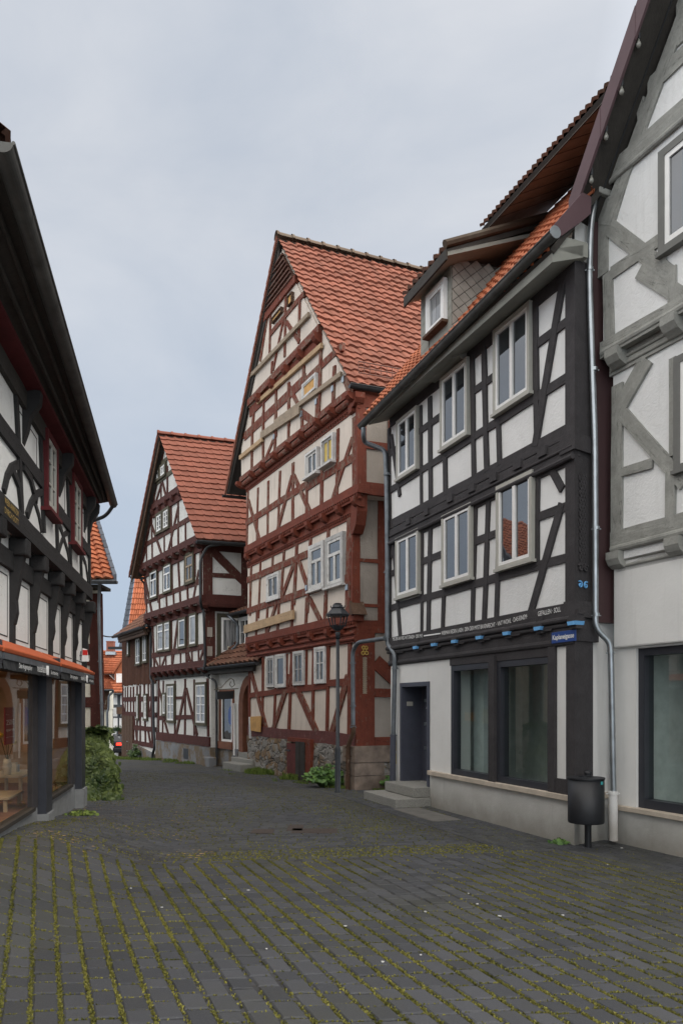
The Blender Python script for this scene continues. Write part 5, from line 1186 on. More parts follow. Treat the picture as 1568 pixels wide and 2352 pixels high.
    mb = MB(); p = f.pt(uR2, 0, O2); sf = Fac((p.x, p.y), (s.d.x, s.d.y)); mb.hexa([sf.pt(-.1, z3 - .02, 0), sf.pt(4, z3 - .02, 0), sf.pt(4, br[1] - .1, .5), sf.pt(-.1, br[1] - .1, .5), sf.pt(-.1, z3 + .1, 0), sf.pt(4, z3 + .1, 0), sf.pt(4, br[1] - .05, .5), sf.pt(-.1, br[1] - .05, .5)]); mb.build('eave_soffit', M['dark_soffit'], h)
    # downpipe down the near corner
    P_ = lambda P, x, y, Y: at(P(x, y), Y)
    pipe(h, [ga + Vector((0, 0, -.05)) + sd * .75, P_(B4, 990, 1400, 22.4), P_(B4, 915, 1540, 22.2), P_(B4, 918, 1980, 22.2), P_(B4, 938, 2060, 22.5), P_(B5, 1075, 190, 22.5), P_(B5, 1090, 630, 22.6), P_(B5, 1075, 690, 22.6)], .04, M['dark_metal'], bend=.15)
    pipe(h, [lb + Vector((0, 0, -.05)) + sd * .5, P_(B4, 290, 1745, 27.6), P_(B4, 335, 1785, 28.0), P_(B4, 345, 1990, 28.2)], .036, M['dark_metal'], bend=.15)
    # cellar opening and buttress
    p_, q_ = f.uv(B5(905, 1462), .08), f.uv(B5(944, 1352), .08); mb = MB(); mb.box(f, p_[0], q_[0], p_[1] + .12, q_[1], .05, .075); mb.build('cellar_opening', M['black_iron'], h)
    mb = MB(); mb.box(f, f.u(B5(1100, 1440), .1), f.u(B5(1160, 1440), .1), -1, zp - .28, .0, .25); mb.build('buttress', M['cement'], h, bevel=.03)
build_mid()

# ================================================================ low white annex with the arched door
AN = Fac((-2.72, 21.45), (.64, -1))
def build_annex():
    h = thing('small_house', 'low white annex with brown tiled roof and arched terracotta doorway between the two gabled houses', 'house', (-3.2, 22.6, -.2))
    f = AN; uL, uR = f.u(D5(240, 1500)) - .5, f.u(D5(690, 1500)) + .3
    og = .35; gl = f.uv(D5(80, 1028), og); gr = f.uv(D5(680, 945), og); ze = (gl[1] + gr[1]) / 2
    pl = M['far_plaster']
    ua0, ua1 = f.u(D5(600, 1700)), f.u(D5(600, 1700)) + .95; zd = f.z(D5(600, 2068)); zsp = f.z(D5(600, 1480)); 
    mb = MB(); mb.box(f, uL, uR, -1, ze - .05, -4, -.5); mb.build('wall', pl, h)
    # wall with arched recess
    mb = MB(); arch = [(ua0, zsp)] + [((ua0 + ua1) / 2 - math.cos(t) * .475, zsp + math.sin(t) * .62) for t in [math.pi * k / 10 for k in range(1, 10)]] + [(ua1, zsp)]
    mb.prism(f, [(uL, -1), (ua0, -1), (ua0, zd)] + arch + [(ua1, zd), (ua1, -1), (uR + .2, -1), (uR + .2, ze), (uL, ze)], -.5, 0)
    mb.build('wall', pl, h)
    mb = MB(); w_ = .26
    outer = [(ua0 - w_, zd), (ua0 - w_, zsp)] + [((ua0 + ua1) / 2 - math.cos(t) * (.475 + w_), zsp + math.sin(t) * (.62 + w_)) for t in [math.pi * k / 10 for k in range(1, 10)]] + [(ua1 + w_, zsp), (ua1 + w_, zd)]
    inner = [(ua0, zd)] + arch + [(ua1, zd)]
    for k in range(len(inner) - 1):
        ic = ((ua0 + ua1) / 2, zsp); sh = lambda p: (p[0] + (ic[0] - p[0]) * .05, p[1] if p[1] <= zsp else p[1] - .015)
        mb.prism(f, [sh(inner[k]), outer[k], outer[k + 1], sh(inner[k + 1])], -.46, .02)
    dr = mb.build('door_surround', M['terracotta'], h)
    mb = MB(); mb.prism(f, [(ua0 + .005, zd)] + [(u + (.005 if u < (ua0 + ua1) / 2 else -.005), z - .004) for u, z in arch] + [(ua1 - .005, zd)], -.49, -.30); mb.build('door_leaf', M['brown_timber_plain'], dr)
    # shop-like window
    a, b2 = f.u(D5(308, 1700)), f.u(D5(478, 1700)); z0, z1 = f.z(D5(480, 1945)), f.z(D5(310, 1290))
    mb = MB(); j = .19; mb.box(f, a, a + j, z0, z1, -.02, .03); mb.box(f, b2 - .02, b2 + .1, z0, z1, -.02, .03); mb.box(f, a + j, b2 - .02, z1 - .16, z1, -.02, .029)
    wd = mb.build('window', M['terracotta'], h)
    mb = MB(); c = .07; x0, x1, y1 = a + j, b2 - .02, z1 - .16
    mb.box(f, x0, x0 + c, z0, y1, -.02, .024); mb.box(f, x1 - c, x1, z0, y1, -.02, .024); mb.box(f, x0 + c, x1 - c, z0, z0 + c, -.02, .023); mb.box(f, x0 + c, x1 - c, y1 - c, y1, -.02, .023); mb.build('sash', M['window_white'], wd)
    mb = MB(); mb.box(f, x0 + c, x1 - c, z0 + c, y1 - c, -.01, .008); mb.build('pane', M['glass_old'], wd)
    mb = MB(); mb.box(f, a - .08, b2 + .1, z0 - .22, z0 - .005, -.02, .1); mb.build('window_sill', M['terracotta'], wd)
    u, z = f.uv(D5(440, 1612)); mb = MB(); mb.prism(f, [(u + .05 + .17 * math.cos(t), z + .28 * math.sin(t)) for t in [2 * math.pi * k / 24 for k in range(24)]], .009, .014)
    st = mb.build('round_sticker', M['sign_blue']); tag(st, 'round blue sticker in the annex window beside the arched door', 'sticker')
    mb = MB(); mb.box(f, uL, ua0 - w_ - .05, -1, f.z(D5(350, 2010)), -.1, .04); mb.build('cement_base', M['cement'], h)
    for (x0, x1, za, zb, o) in ((450, 640, 2130, 2185, .3), (345, 640, 2190, 2250, .65)):
        zt_ = f.z(D5(x0, za), o); mb = MB(); mb.box(f, f.u(D5(x0, za), o), ua1 + .3, -1.0, zt_, 0, o); mb.build('stone_step', M['granite'], h, bevel=.02)
    mb = MB(); mb.box(f, ua0 - .05, ua1 + .2, -1, zd, -.5, .12); mb.build('stone_step', M['granite'], h)
    # roof, gutter
    t = Vector((f.d.x, f.d.y, 0)); out = f.n; back = -2.6; rise = 2.5
    eL, eR = f.pt(gl[0] + .05, ze + .05, og), f.pt(uR + 1.0, ze + .05, og)
    tile_roof(h, eL, eR, f.pt(uR + 1.0, ze + rise, back), f.pt(gl[0] + 1.9, ze + rise, back), 14, 13, M['brown_tile'], amp=.03, lift=.05)
    gutter(h, f.pt(gl[0], ze, og + .06), f.pt(uR + 1.0, ze, og + .06), .075, M['dark_metal'], 3, out=out)
    mb = MB(); mb.box(f, uL, uR + .5, ze - .2, ze - .0, -.1, og - .05); mb.build('eave_soffit', M['dark_soffit'], h)
    P_ = lambda x, y, o=.12: f.pt(*f.uv(D5(x, y), o), o)
    pipe(h, [f.pt(gl[0] + .15, ze - .05, og + .06), P_(118, 1090, .3), P_(265, 1180), P_(270, 1300), P_(272, 2230)], .036, M['dark_metal'], bend=.15)
    pipe(h, [P_(485, 1455, .05), P_(492, 2110, .05)], .03, M['window_white'], name='pipe')
    # dormer
    od = -.50; a, b2 = f.u(D5(540, 500), od), f.u(D5(540, 500), od) + 1.4; zb = f.z(D5(575, 760), od); zt = f.z(D5(480, 330), od + .3)
    mb = MB(); mb.box(f, a, b2, zb - .2, zt, od - 1.6, od); dm = mb.build('dormer', M['dark_soffit'], h)
    wz0, wz1 = f.z(D5(610, 745), od), f.z(D5(610, 378), od); wu = f.u(D5(576, 600), od)
    window(dm, f, od, None, None, None, rect=(wu, wu + .85, wz0, wz1), casing=.06, casing_m='window_white', cols=2, bars=(.5,), sash=.06, name='dormer_window')
    dl = f.uv(D5(425, 345), od + .35); tile_roof(h, f.pt(dl[0], dl[1] + .03, od + .35), f.pt(b2 + .4, dl[1] + .03, od + .35), f.pt(b2 + .4, dl[1] + .8, od - 1.4), f.pt(dl[0], dl[1] + .8, od - 1.4), 6, 8, M['brown_tile'], amp=.025, name='dormer_roof')
    gutter(h, f.pt(dl[0], dl[1], od + .4), f.pt(b2 + .4, dl[1], od + .4), .06, M['dark_metal'], 1, name='gutter', out=out)
    Q_ = lambda x, y, o: f.pt(*f.uv(D5(x, y), o), o)
    pipe(h, [f.pt(dl[0] + .12, dl[1] - .04, od + .4), Q_(478, 410, od + .35), Q_(535, 470, od + .2), Q_(538, 720, od + .2), Q_(470, 782, od + .25)], .05, M['dull_zinc'], bend=.12)
    # hanging sign on a scrolled bracket
    mb = MB(); z = f.z(D5(380, 1282), .45); ca = Fac((f.pt(f.u(D5(540, 1280)), 0).x, f.pt(f.u(D5(540, 1280)), 0).y), (.9, .5))
    p0, p1 = at(D5(240, 1285), 21.6), at(D5(545, 1272), 21.9)
    mb.tube([p0, p1], .014, 6); d = (p1 - p0)
    mb.tube([p0 + d * .1 + Vector((0, 0, .03)), p0 + d * .3 + Vector((0, 0, .06)), p0 + d * .5 + Vector((0, 0, .22)), p0 + d * .68 + Vector((0, 0, .32)), p0 + d * .8 + Vector((0, 0, .26)), p0 + d * .84 + Vector((0, 0, .12)), p0 + d * .72 + Vector((0, 0, .05)), p0 + d * .63 + Vector((0, 0, .13)), p0 + d * .68 + Vector((0, 0, .22))], .014, 6)
    hs = thing('hanging_sign', 'black hanging sign on a scrolled iron bracket above the annex window', 'sign', tuple(p0))
    mb.build('iron_bracket', plain('rusty_iron', (.13, .11, .08), .7, .3), hs)
    mb = MB(); a_, b_ = p0 + d * .06, p0 + d * .76; dn = Vector((0, 0, -.06)); dn2 = Vector((0, 0, -.29)); th = Vector((.05, -.08, 0))
    mb.hexa([a_ + dn2 + d * .02, b_ + dn2 - d * .02, b_ + dn2 + th - d * .02, a_ + dn2 + th + d * .02, a_ + dn, b_ + dn, b_ + dn + th, a_ + dn + th]); mb.build('sign_board', M['black_iron'], hs)
build_annex()

# ================================================================ barn with board-clad upper storey
BN = Fac((-7.23, 28.5), (.572, -1))
def build_barn():
    h = thing('barn', 'long barn with brown vertical boards above a half-timbered ground storey and a plank gate', 'barn', (-8.0, 31, -.5))
    f = BN; bp = M['brown_timber_plain']; uL, uR = f.u(D4(432, 1600)), f.u(D4(930, 1600)) + .3
    zb = f.z(D4(870, 880)); zbl = f.z(D4(435, 945)); zb = (zb + zbl) / 2; og = .55; el = f.uv(D4(300, 195), og); er = f.uv(D4(760, 15), og); ze = (el[1] + er[1]) / 2
    mb = MB(); mb.box(f, uL, uR, -3, zb, -6, 0); mb.build('wall', M['far_plaster'], h)
    mb = MB(); mb.box(f, uL, uR, zb, ze + .1, -6, -.03); mb.build('upper_wall', M['dark_soffit'], h)
    mb = MB(); n = 56
    for k in range(n):
        a, b2 = lerp(uL, uR, k / n), lerp(uL, uR, (k + 1) / n); j = RND.uniform(-.05, .05)
        mb.tile = RND.random(); mb.box(f, a + .004, b2 - .004, zb - .06 + j, ze + .05, -.03, .03 + (k % 2) * .022 + RND.uniform(0, .004))
    mb.build('board_cladding', M['barn_boards'], h)
    for bl_, tr_ in (((520, 480), (553, 250)), ((655, 630), (732, 180)), ((765, 590), (838, 120))):
        window(h, f, .05, D4, bl_, tr_, casing=.07, casing_m='dark_trim', sill_m='dark_trim', cols=2, bars=(.3,), glass='glass', sash=.05, mull=.035, proud=.07)
    B_ = lambda rows, w=.15: beams(h, f, 0, D4, w, bp, rows)
    for y, x in ((1165, 700), (1405, 700), (1625, 760), (1870, 760)):
        z = f.z(D4(x, y)); beam_uv(h, f, 0, [(uL if y < 1500 else f.u(D4(612, 1500)), z), (uR, z)], .19, bp, 'rail')
    B_([(445, 970, 440, 1400), (482, 980, 480, 1390, .1), (520, 975, 516, 1390, .1), (566, 975, 565, 1390, .12), (610, 970, 615, 1890, .14), (668, 960, 665, 1860), (715, 950, 716, 1870), (778, 940, 800, 1880), (842, 930, 850, 1440, .1), (890, 920, 905, 1900), (840, 1650, 880, 1890)])
    B_([(440, 1200, 470, 1390, .1), (885, 1210, 862, 1390, .1), (622, 1450, 655, 1850, .1)])
    for bl_, tr_ in (((668, 1480), (704, 1085)), ((782, 1485), (838, 1080))):
        window(h, f, 0, D4, bl_, tr_, casing=.07, casing_m='dark_trim', sill_m='dark_trim', cols=2, transom=.72, bars=(.25, .5), glass='curtain', sash=.05, mull=.035, proud=.06)
    u0, u1 = f.u(D4(438, 1700)), f.u(D4(612, 1700)); z1 = f.z(D4(530, 1425)); mb = MB()
    for k in range(8): a, b2 = lerp(u0, u1, k / 8), lerp(u0, u1, (k + 1) / 8); mb.box(f, a + .004, b2 - .004, -2, z1, 0, .06 + (k % 2) * .006)
    g = mb.build('gate', M['old_wood'], h)
    for y in (1830, 1978):
        u, z = f.uv(D4(512, y), .07); mb = MB(); mb.tube([f.pt(u - .08, z, .08), f.pt(u + .08, z, .09)], .02, 6); mb.build('gate_handle', M['zinc'], g)
    zc = f.z(D4(760, 1945)); mb = MB(); mb.prism(f, [(u1 + .02, -3), (uR, -3), (uR, zc - .12), (u1 + .02, zc + .15)], -.05, .08); mb.build('cement_base', M['cement'], h)
    tile_roof(h, f.pt(el[0], ze + .02, og), f.pt(uR + .2, ze + .02, og), f.pt(uR + .2, ze + 3.0, -3.2), f.pt(el[0], ze + 3.0, -3.2), 14, 22, M['brown_tile'], amp=.03)
    gutter(h, f.pt(el[0], ze, og + .05), f.pt(uR + .1, ze, og + .05), .08, M['dark_metal'], 4, out=f.n)
    mb = MB(); mb.box(f, el[0] + .4, uR, ze - .16, ze - .02, -.1, og - .05); mb.build('eave_soffit', M['old_wood'], h)
    mb = MB(); mb.box(f, el[0] + .3, uR, ze - .28, ze - .10, og - .22, og - .1); mb.build('eave_board', M['old_wood'], h)
    P_ = lambda x, y, o: f.pt(*f.uv(D4(x, y), o), o)
    pipe(h, [P_(800, 10, .6), P_(875, 50, .2), P_(872, 850, .2), P_(905, 900, .15), P_(920, 1640, .15), P_(940, 1910, .15), P_(900, 2040, .15), P_(905, 2150, .15)], .05, M['dark_metal'], bend=.2)
build_barn()
# ================================================================ black and white shop building (left)
LS = Fac((-4.58, 13.34), (-.1876, 1))
def build_shop():
    h = thing('half_timbered_house', 'dark half-timbered shop building with orange awnings and large display windows on the left', 'house', (-5.5, 10.5, .1), 'half-timbered houses along the street')
    f = LS; bt = M['soot_timber']; UN = -12.5; uR = f.u(C3(803, 1200), .06)
    O1 = .13
    zsill = f.z(C3(500, 1862)); zsh = f.z(C3(500, 770)) + .05; zpl = f.z(C3(790, 640))
    zj = f.z(C2(838, 2350), O1); zj_top = f.z(C2(835, 2255), O1); zt = f.z(C2(835, 1480), O1)
    uR1 = f.u(C2(836, 1800), O1)
    pl = M['rough_plaster']
    # ---- shop room
    room = MB(); fl = zsill - .02
    room.box(f, UN, uR - .1, fl - .06, fl, -5, -.12); room.build('shop_floor', plain('russet_carpet', (.26, .13, .08), .95, var=.25, scale=20), h)
    room = MB(); zc = zsh + .1
    room.box(f, UN, uR, zc, zc + .05, -5, -.1); room.box(f, UN, uR, fl, zc, -5.05, -5); room.box(f, UN - .05, UN, fl, zc, -5, -.1); room.box(f, uR - .12, uR - .07, fl, zc, -5, -.12)
    room.build('shop_room', plain('tan_room_walls', (.55, .38, .24), .8), h)
    # plinth
    mb = MB(); mb.box(f, UN, uR - .05, -1, zsill - .025, -.4, -.05); mb.build('plinth', M['concrete'], h)
    # piers and glazing: posts between the windows
    piers = [(f.u(C3(306, 1800), -.04), f.u(C3(492, 1900), .06)), (f.u(C3(668, 1700), -.04), uR)]
    w0 = piers[1][0] - piers[0][1]
    pa = piers[0][0]
    piers = [(pa - 7.2, pa - 6.55), (pa - 3.6, pa - 3.0)] + piers
    for k, (a, b) in enumerate(piers):
        zp = zsill - .12; z1 = zsh + .15; c = b - .36
        mb = MB(); mb.box(f, max(a, c - .02), b, zp, z1, -.13, .06); mb.build('shop_pier', M['anthracite'], h)
        mb = MB(); mb.box(f, a, max(a + .02, c - .03), zsill - .02, z1, -.10, -.04); mb.build('window_jamb', M['black_timber'], h)
        mb = MB(); q = [f.pt(b - .38, 0, .09), f.pt(b + .01, 0, .09), f.pt(b + .01, 0, -.3), f.pt(b - .38, 0, -.3)]; footprint(h, [(p.x, p.y) for p in q], -.6, zp, M['concrete'], 'pier_base')
    for (a, b) in ((piers[0][1], piers[1][0]), (piers[1][1], piers[2][0]), (piers[2][1], piers[3][0])):
        mb = MB(); mb.box(f, a, b, zsill - .03, zsill + .015, -.12, .0)
        w = mb.build('shop_window', M['dark_soffit'], h); mb = MB(); mb.box(f, a, b, zsh, zsh + .2, -.12, 0); mb.build('window_head', M['dark_soffit'], w); mb = MB(); mb.face([f.pt(a, zsill + .015, -.05), f.pt(b, zsill + .015, -.05), f.pt(b, zsh, -.05), f.pt(a, zsh, -.05)]); mb.build('pane', M['shop_glass_left'], w)
    # ---- wall between awnings and jetty
    mb = MB(); mb.box(f, UN, uR, zsh + .1, zj + .05, -.3, 0); mb.build('wall', pl, h)
    mb = MB(); mb.box(f, UN, uR, zsh + .06, zpl + .0, -.2, .03); mb.build('shop_header', M['anthracite'], h)
    xs = [C3(100, 400), C3(290, 400), C3(462, 400), C3(577, 400), C3(688, 400), C3(790, 400)]
    us = [f.u(x) for x in xs]; st = (us[-1] - us[0]) / 5
    us = [us[0] - st * k for k in (5, 4, 3, 2, 1)] + us
    for u in us:
        beam_uv(h, f, 0, [(u, zpl), (u, zj)], .12, bt, 'post', proud=.035)
        # curved knee bracket carrying the jetty
        mb = MB(); pr = [(0, zj - .17), (O1 + .02, zj - .17), (O1 - .01, zj - .34), (.095, zj - .48), (.065, zj - .66), (.075, zj - .80), (.05, zj - .92), (0, zj - .96)]
        A = [f.pt(u - .06, z, o) for o, z in pr]; B = [f.pt(u + .06, z, o) for o, z in pr]; mb.face(A); mb.face(B[::-1])
        for k in range(len(pr)): q = (k + 1) % len(pr); mb.face([A[k], A[q], B[q], B[k]])
        mb.build('knee_bracket', bt, h)
        mb = MB(); mb.box(f, u - .105, u + .105, zj - .19, zj + .0, 0, O1 + .06); mb.build('joist_end', bt, h, bevel=.02)
    beam_uv(h, f, 0, [(UN, zj - .26), (uR, zj - .26)], .2, bt, 'plate_beam', proud=.04)
    for u0, u1 in zip(us[:-1], us[1:]):                     # painted line inside each infill panel
        line_panel(h, f, 0, [(u0 + .14, zpl + .08), (u1 - .14, zpl + .08), (u1 - .14, zj - .42), (u0 + .14, zj - .42)])
    # ---- upper storey
    mb = MB(); mb.box(f, UN, uR1, zj + .03, zt, -6, O1); mb.build('wall', pl, h)
    beam_uv(h, f, O1, [(UN, (zj + zj_top) / 2 + .02), (uR1 + .03, (zj + zj_top) / 2 + .02)], zj_top - zj + .04, bt, 'sill_beam', proud=.05)
    beam_uv(h, f, O1, [(UN, zt - .08), (uR1 + .03, zt - .08)], .2, M['dark_soffit'], 'top_plate', proud=.04)
    T = lambda rows, w=.14, P=C2: beams(h, f, O1, P, w, bt, rows)
    T([(130, 330, 190, 1540, .10), (362, 690, 400, 1720, .09), (500, 960, 530, 1890, .09), (620, 1150, 655, 2040, .09), (735, 1400, 755, 2140, .08), (822, 1480, 835, 2280, .12)])
    zr = f.z(C2(360, 1215), O1); beam_uv(h, f, O1, [(UN, zr), (f.u(C2(385, 1200), O1), zr)], .17, bt, 'rail'); zr = f.z(C2(600, 1600), O1)
    beam_uv(h, f, O1, [(f.u(C2(500, 1500), O1), zr), (f.u(C2(640, 1600), O1), zr)], .17, bt, 'rail'); beam_uv(h, f, O1, [(f.u(C2(745, 1800), O1), zr), (uR1, zr)], .17, bt, 'rail')
    for pts in ([(20, 1330), (50, 1190), (90, 1100), (150, 1075)], [(100, 1120), (160, 1270), (185, 1480)], [(205, 1090), (270, 1200), (310, 1350), (330, 1420)], [(240, 1560), (275, 1440), (320, 1360), (385, 1330)], [(320, 1430), (360, 1560), (385, 1700)],
                [(530, 1600), (575, 1700), (600, 1790)], [(545, 1900), (575, 1800), (605, 1730), (650, 1710)], [(600, 1790), (630, 1890), (652, 2040)], [(755, 1900), (800, 2010), (825, 2180)]):
        beam_uv(h, f, O1, [f.uv(C2(*p), O1) for p in pts], .085, bt, 'curved_brace', proud=.015)
    for bl_, tr_ in (((386, 1470), (492, 905)), ((644, 1800), (728, 1290))):
        window(h, f, O1, C2, bl_, tr_, casing=.075, casing_m='red_paint', cols=2, bars=(.35, .68), glass='glass', sash=.06, sash_m='window_frame_grey', mull=.04, proud=.06, sill_m='red_paint', sill_out=.12)
    for u0, u1, za, zb in ((f.u(C2(145, 600), O1) + .12, f.u(C2(362, 800), O1) - .1, zr + .15, zt - .25), (f.u(C2(500, 1100), O1) + .1, f.u(C2(620, 1200), O1) - .1, zr + .13, zt - .25), (f.u(C2(735, 1500), O1) + .08, f.u(C2(812, 1500), O1) - .12, zr + .13, zt - .25)):
        line_panel(h, f, O1, [(u0, za), (u1, za), (u1, zb), (u0, zb)])
    # inscription in gold on the sill beam
    a, b = f.uv(C2(30, 1440), O1 + .06), f.uv(C2(160, 1600), O1 + .06); zz = (zj + zj_top) / 2 + .03
    text('WEISN·ANNO·DM', f, O1 + .075, (a[0], zz), (b[0], zz), .06, M['gold_paint'], h, 'lettering'); text('DVRCH·GOTT', f, O1 + .075, (a[0], zz - .09), (b[0], zz - .09), .06, M['gold_paint'], h, 'lettering')
    # ---- eave: red frieze, corbels, soffit, gutter
    og0, og1 = .80, .46
    gn = f.uv(C1(18, 150), og0); gf = f.uv(C2(1066, 1452), og1)
    N0, F0 = f.pt(gn[0], gn[1], og0), f.pt(gf[0], gf[1], og1)
    mb = MB(); mb.hexa([f.pt(UN, zt - .02, O1 - .1), f.pt(uR1, zt - .02, O1 - .1), f.pt(uR1, zt + .05, O1 + .16), f.pt(UN, zt + .05, O1 + .26), f.pt(UN, zt + .2, O1 - .1), f.pt(uR1, zt + .2, O1 - .1), f.pt(uR1, zt + .12, O1 + .16), f.pt(UN, zt + .12, O1 + .26)]); mb.build('eave_frieze', M['red_paint'], h)
    for u in (us[3], us[5], us[7], us[9] + .25, uR1 - .1):
        mb = MB(); pr = [(O1, zt - .55), (O1 + .05, zt - .4), (O1 + .08, zt - .25), (O1 + .18, zt - .1), (O1 + .19, zt + .03), (O1, zt + .05)]
        A = [f.pt(u - .06, z, o) for o, z in pr]; B = [f.pt(u + .06, z, o) for o, z in pr]; mb.face(A); mb.face(B[::-1])
        for k in range(len(pr)): q = (k + 1) % len(pr); mb.face([A[k], A[q], B[q], B[k]])
        mb.build('eave_corbel', bt, h)
    gd = (F0 - N0).normalized(); NB_ = N0 - gd * 0.0
    i1 = f.pt(uR1 + .02, zt + .07, O1 + .12)
    g0 = lerp(N0, F0, (UN - gn[0]) / (gf[0] - gn[0])); inn = Vector((f.n.x, f.n.y, 0))
    N1 = N0
    j0 = f.pt(gn[0], zt + .07, O1 + .22)
    mb = MB(); mb.hexa([j0, i1, F0 - inn * .05 - gd * .10 + Vector((0, 0, .02)), N1 - inn * .05 + Vector((0, 0, .02)), j0 + Vector((0, 0, .12)), i1 + Vector((0, 0, .12)), F0 - inn * .05 - gd * .10 + Vector((0, 0, .12)), N1 - inn * .05 + Vector((0, 0, .12))]); mb.build('eave_soffit', M['dark_soffit'], h)
    mb = MB()
    for k in (.35, .7): mb.tube([lerp(j0, N1 - inn * .05, k) + Vector((0, 0, -.005)), lerp(i1, F0 - inn * .05 - gd * .4, k) + Vector((0, 0, -.005))], .02, 6)
    mb.build('soffit_batten', M['dark_soffit'], h)
    gutter(h, N0, F0, .068, M['black_gutter'], 13, out=Vector((f.n.x, f.n.y)))
    pitch = Vector((0, 0, 1)) * 2.6 - inn * 2.8
    tile_roof(h, j0 * 0 + N0 + Vector((0, 0, .06)), F0 - gd * .3 + Vector((0, 0, .06)), F0 - gd * .3 + pitch, N0 + pitch, 12, 30, M['brown_tile'], amp=.03)
    dpt = [F0 - gd * .12 + Vector((0, 0, -.06)), at(C2(1020, 1530), F0.y - .1), at(C2(975, 1570), F0.y - .05), at(C2(806, 1630), F0.y - .15)]
    pipe(h, dpt, .032, M['dark_metal'], bend=.18)
    # ---- awnings
    for (a, b, nm, wr) in ((C3(-330, 330), C3(20, 470), 0, False), (C3(30, 470), C3(560, 615), 1, True), (C3(575, 600), C3(885, 690), 2, True)):
        oa = .26; u0, u1 = f.u(a, oa), f.u(b, oa); z0 = f.z(C3(575, 610), oa)
        aw = MB(); aw.hexa([f.pt(u0, z0 + .10, .02), f.pt(u1, z0 + .10, .02), f.pt(u1, z0 - .03, oa), f.pt(u0, z0 - .03, oa), f.pt(u0, z0 + .16, .02), f.pt(u1, z0 + .16, .02), f.pt(u1, z0 + .015, oa + .02), f.pt(u0, z0 + .015, oa + .02)])
        A_ = aw.build('awning', M['orange_cloth'], h, bevel=.012)
        mb = MB(); mb.box(f, u0 + .02, u1 - .02, z0 - .09, z0 - .032, oa - .06, oa + .005); mb.build('awning_bar', M['dull_zinc'], A_)
        mb = MB(); n = 40; r0, r1 = [], []
        zb = f.z(C3(575, 745), oa)
        for k in range(n + 1):
            u = lerp(u0 + .02, u1 - .03, k / n); r0.append(f.pt(u, z0 - .085, oa - .01)); r1.append(f.pt(u, zb + .004 * math.sin(k * 2.1), oa + .012 * math.sin(k * 1.3) + .006 * math.sin(k * .7)))
        mb.grid([r0, r1]); r2 = [p - inn * .006 for p in r1]; mb.grid([r1, r2]); mb.build('valance', M['black_cloth'], A_, fix=False)
        mb = MB(); mb.box(f, u0 - .05, u0 + .015, zb + .05, z0 + .08, -.02, oa - .01); mb.build('awning_arm', M['anthracite'], A_)
        if wr:
            W = (u1 - u0); zl = lerp(zb, z0 - .08, .30)
            for body, s0, s1, hh in (('Dein Augenoptiker', .17, .38, .05), ('neusehland', .47, .64, .085), ('Dein Hörakustiker', .74, .90, .045)):
                text(body, f, oa + .032, (u0 + W * s0, zl), (u0 + W * s1, zl), hh, M['white_paint'], A_, 'lettering')
            for e in (.665, .69):
                c = u0 + W * e; mb = MB(); mb.prism(f, [(c + .022 * math.cos(t), zl + .035 + .055 * math.sin(t)) for t in [math.pi * k / 8 for k in range(16)]], oa + .024, oa + .032); mb.build('emblem', M['white_paint'], A_)
    # body behind
    mb = MB(); mb.box(f, UN, uR1 - .02, zt, zt + 2.0, -6, -1.6); mb.build('attic', M['dark_soffit'], h)
    mb = MB(); mb.box(f, UN, uR - .08, -1, zt, -6.2, -5.1); mb.build('rear_wall', pl, h)
    mb = MB(); mb.box(f, uR - .02, uR + .0, zsh + .2, zt, -5, -.05); mb.build('gable_wall', pl, h)
    # red and white flag plate on a bracket at the corner
    YF = 12.5; p = at(D2(1283, 235), YF); q = at(D2(1392, 235), YF)
    z0, z1, za, zb = at(D2(1330, 340), YF).z, at(D2(1330, 130), YF).z, at(D2(1330, 158), YF).z, at(D2(1330, 240), YF).z
    fs = thing('flag_plate', 'small red and white plate sticking out from the corner of the dark shop building', 'plate', (p.x, p.y, z0))
    mb = MB(); w_ = Vector((q.x - p.x, 0, 0)); y_ = Vector((0, .012, 0)); b0 = Vector((p.x, p.y, z0))
    mb.hexa([b0, b0 + w_, b0 + w_ + y_, b0 + y_, b0 + Vector((w_.x * .12, 0, z1 - z0)), b0 + w_ * .75 + Vector((0, 0, z1 - z0 - .02)), b0 + w_ * .75 + y_ + Vector((0, 0, z1 - z0 - .02)), b0 + w_ * .12 + y_ + Vector((0, 0, z1 - z0))]); mb.build('plate', M['white_paint'], fs)
    mb = MB(); y2 = Vector((0, -.004, 0)); mb.hexa([b0 + y2 + w_ * .12 + Vector((0, 0, zb - z0)), b0 + y2 + w_ * .86 + Vector((0, 0, zb - z0)), b0 + w_ * .86 + Vector((0, 0, zb - z0)), b0 + w_ * .12 + Vector((0, 0, zb - z0)), b0 + y2 + w_ * .14 + Vector((0, 0, za - z0)), b0 + y2 + w_ * .80 + Vector((0, 0, za - z0)), b0 + w_ * .80 + Vector((0, 0, za - z0)), b0 + w_ * .14 + Vector((0, 0, za - z0))]); mb.build('red_band', M['red_lens'], fs)
    mb = MB(); mb.tube([b0 + Vector((-.02, .01, .02)), b0 + Vector((-.02, .01, z1 - z0 - .05))], .008, 6); mb.tube([b0 + Vector((-.15, .01, .1)), b0 + Vector((.02, .01, .1))], .008, 6); mb.build('plate_bracket', M['dark_metal'], fs)
    # ---- things in the window
    def on(u, o, z): return f.pt(u, z, o)
    u, z = f.uv(D3(68, 1020), -.35); u1_, z1_ = f.uv(D3(212, 470), -.35)
    mb = MB(); mb.box(f, u, u1_, z, z1_, -.36, -.35); po = mb.build('poster', plain('crimson_poster', (.24, .022, .04), .5, var=.05)); tag(po, 'crimson poster reading 250 euro sparen hanging in the left shop window', 'poster')
    W_, H_ = u1_ - u, z1_ - z
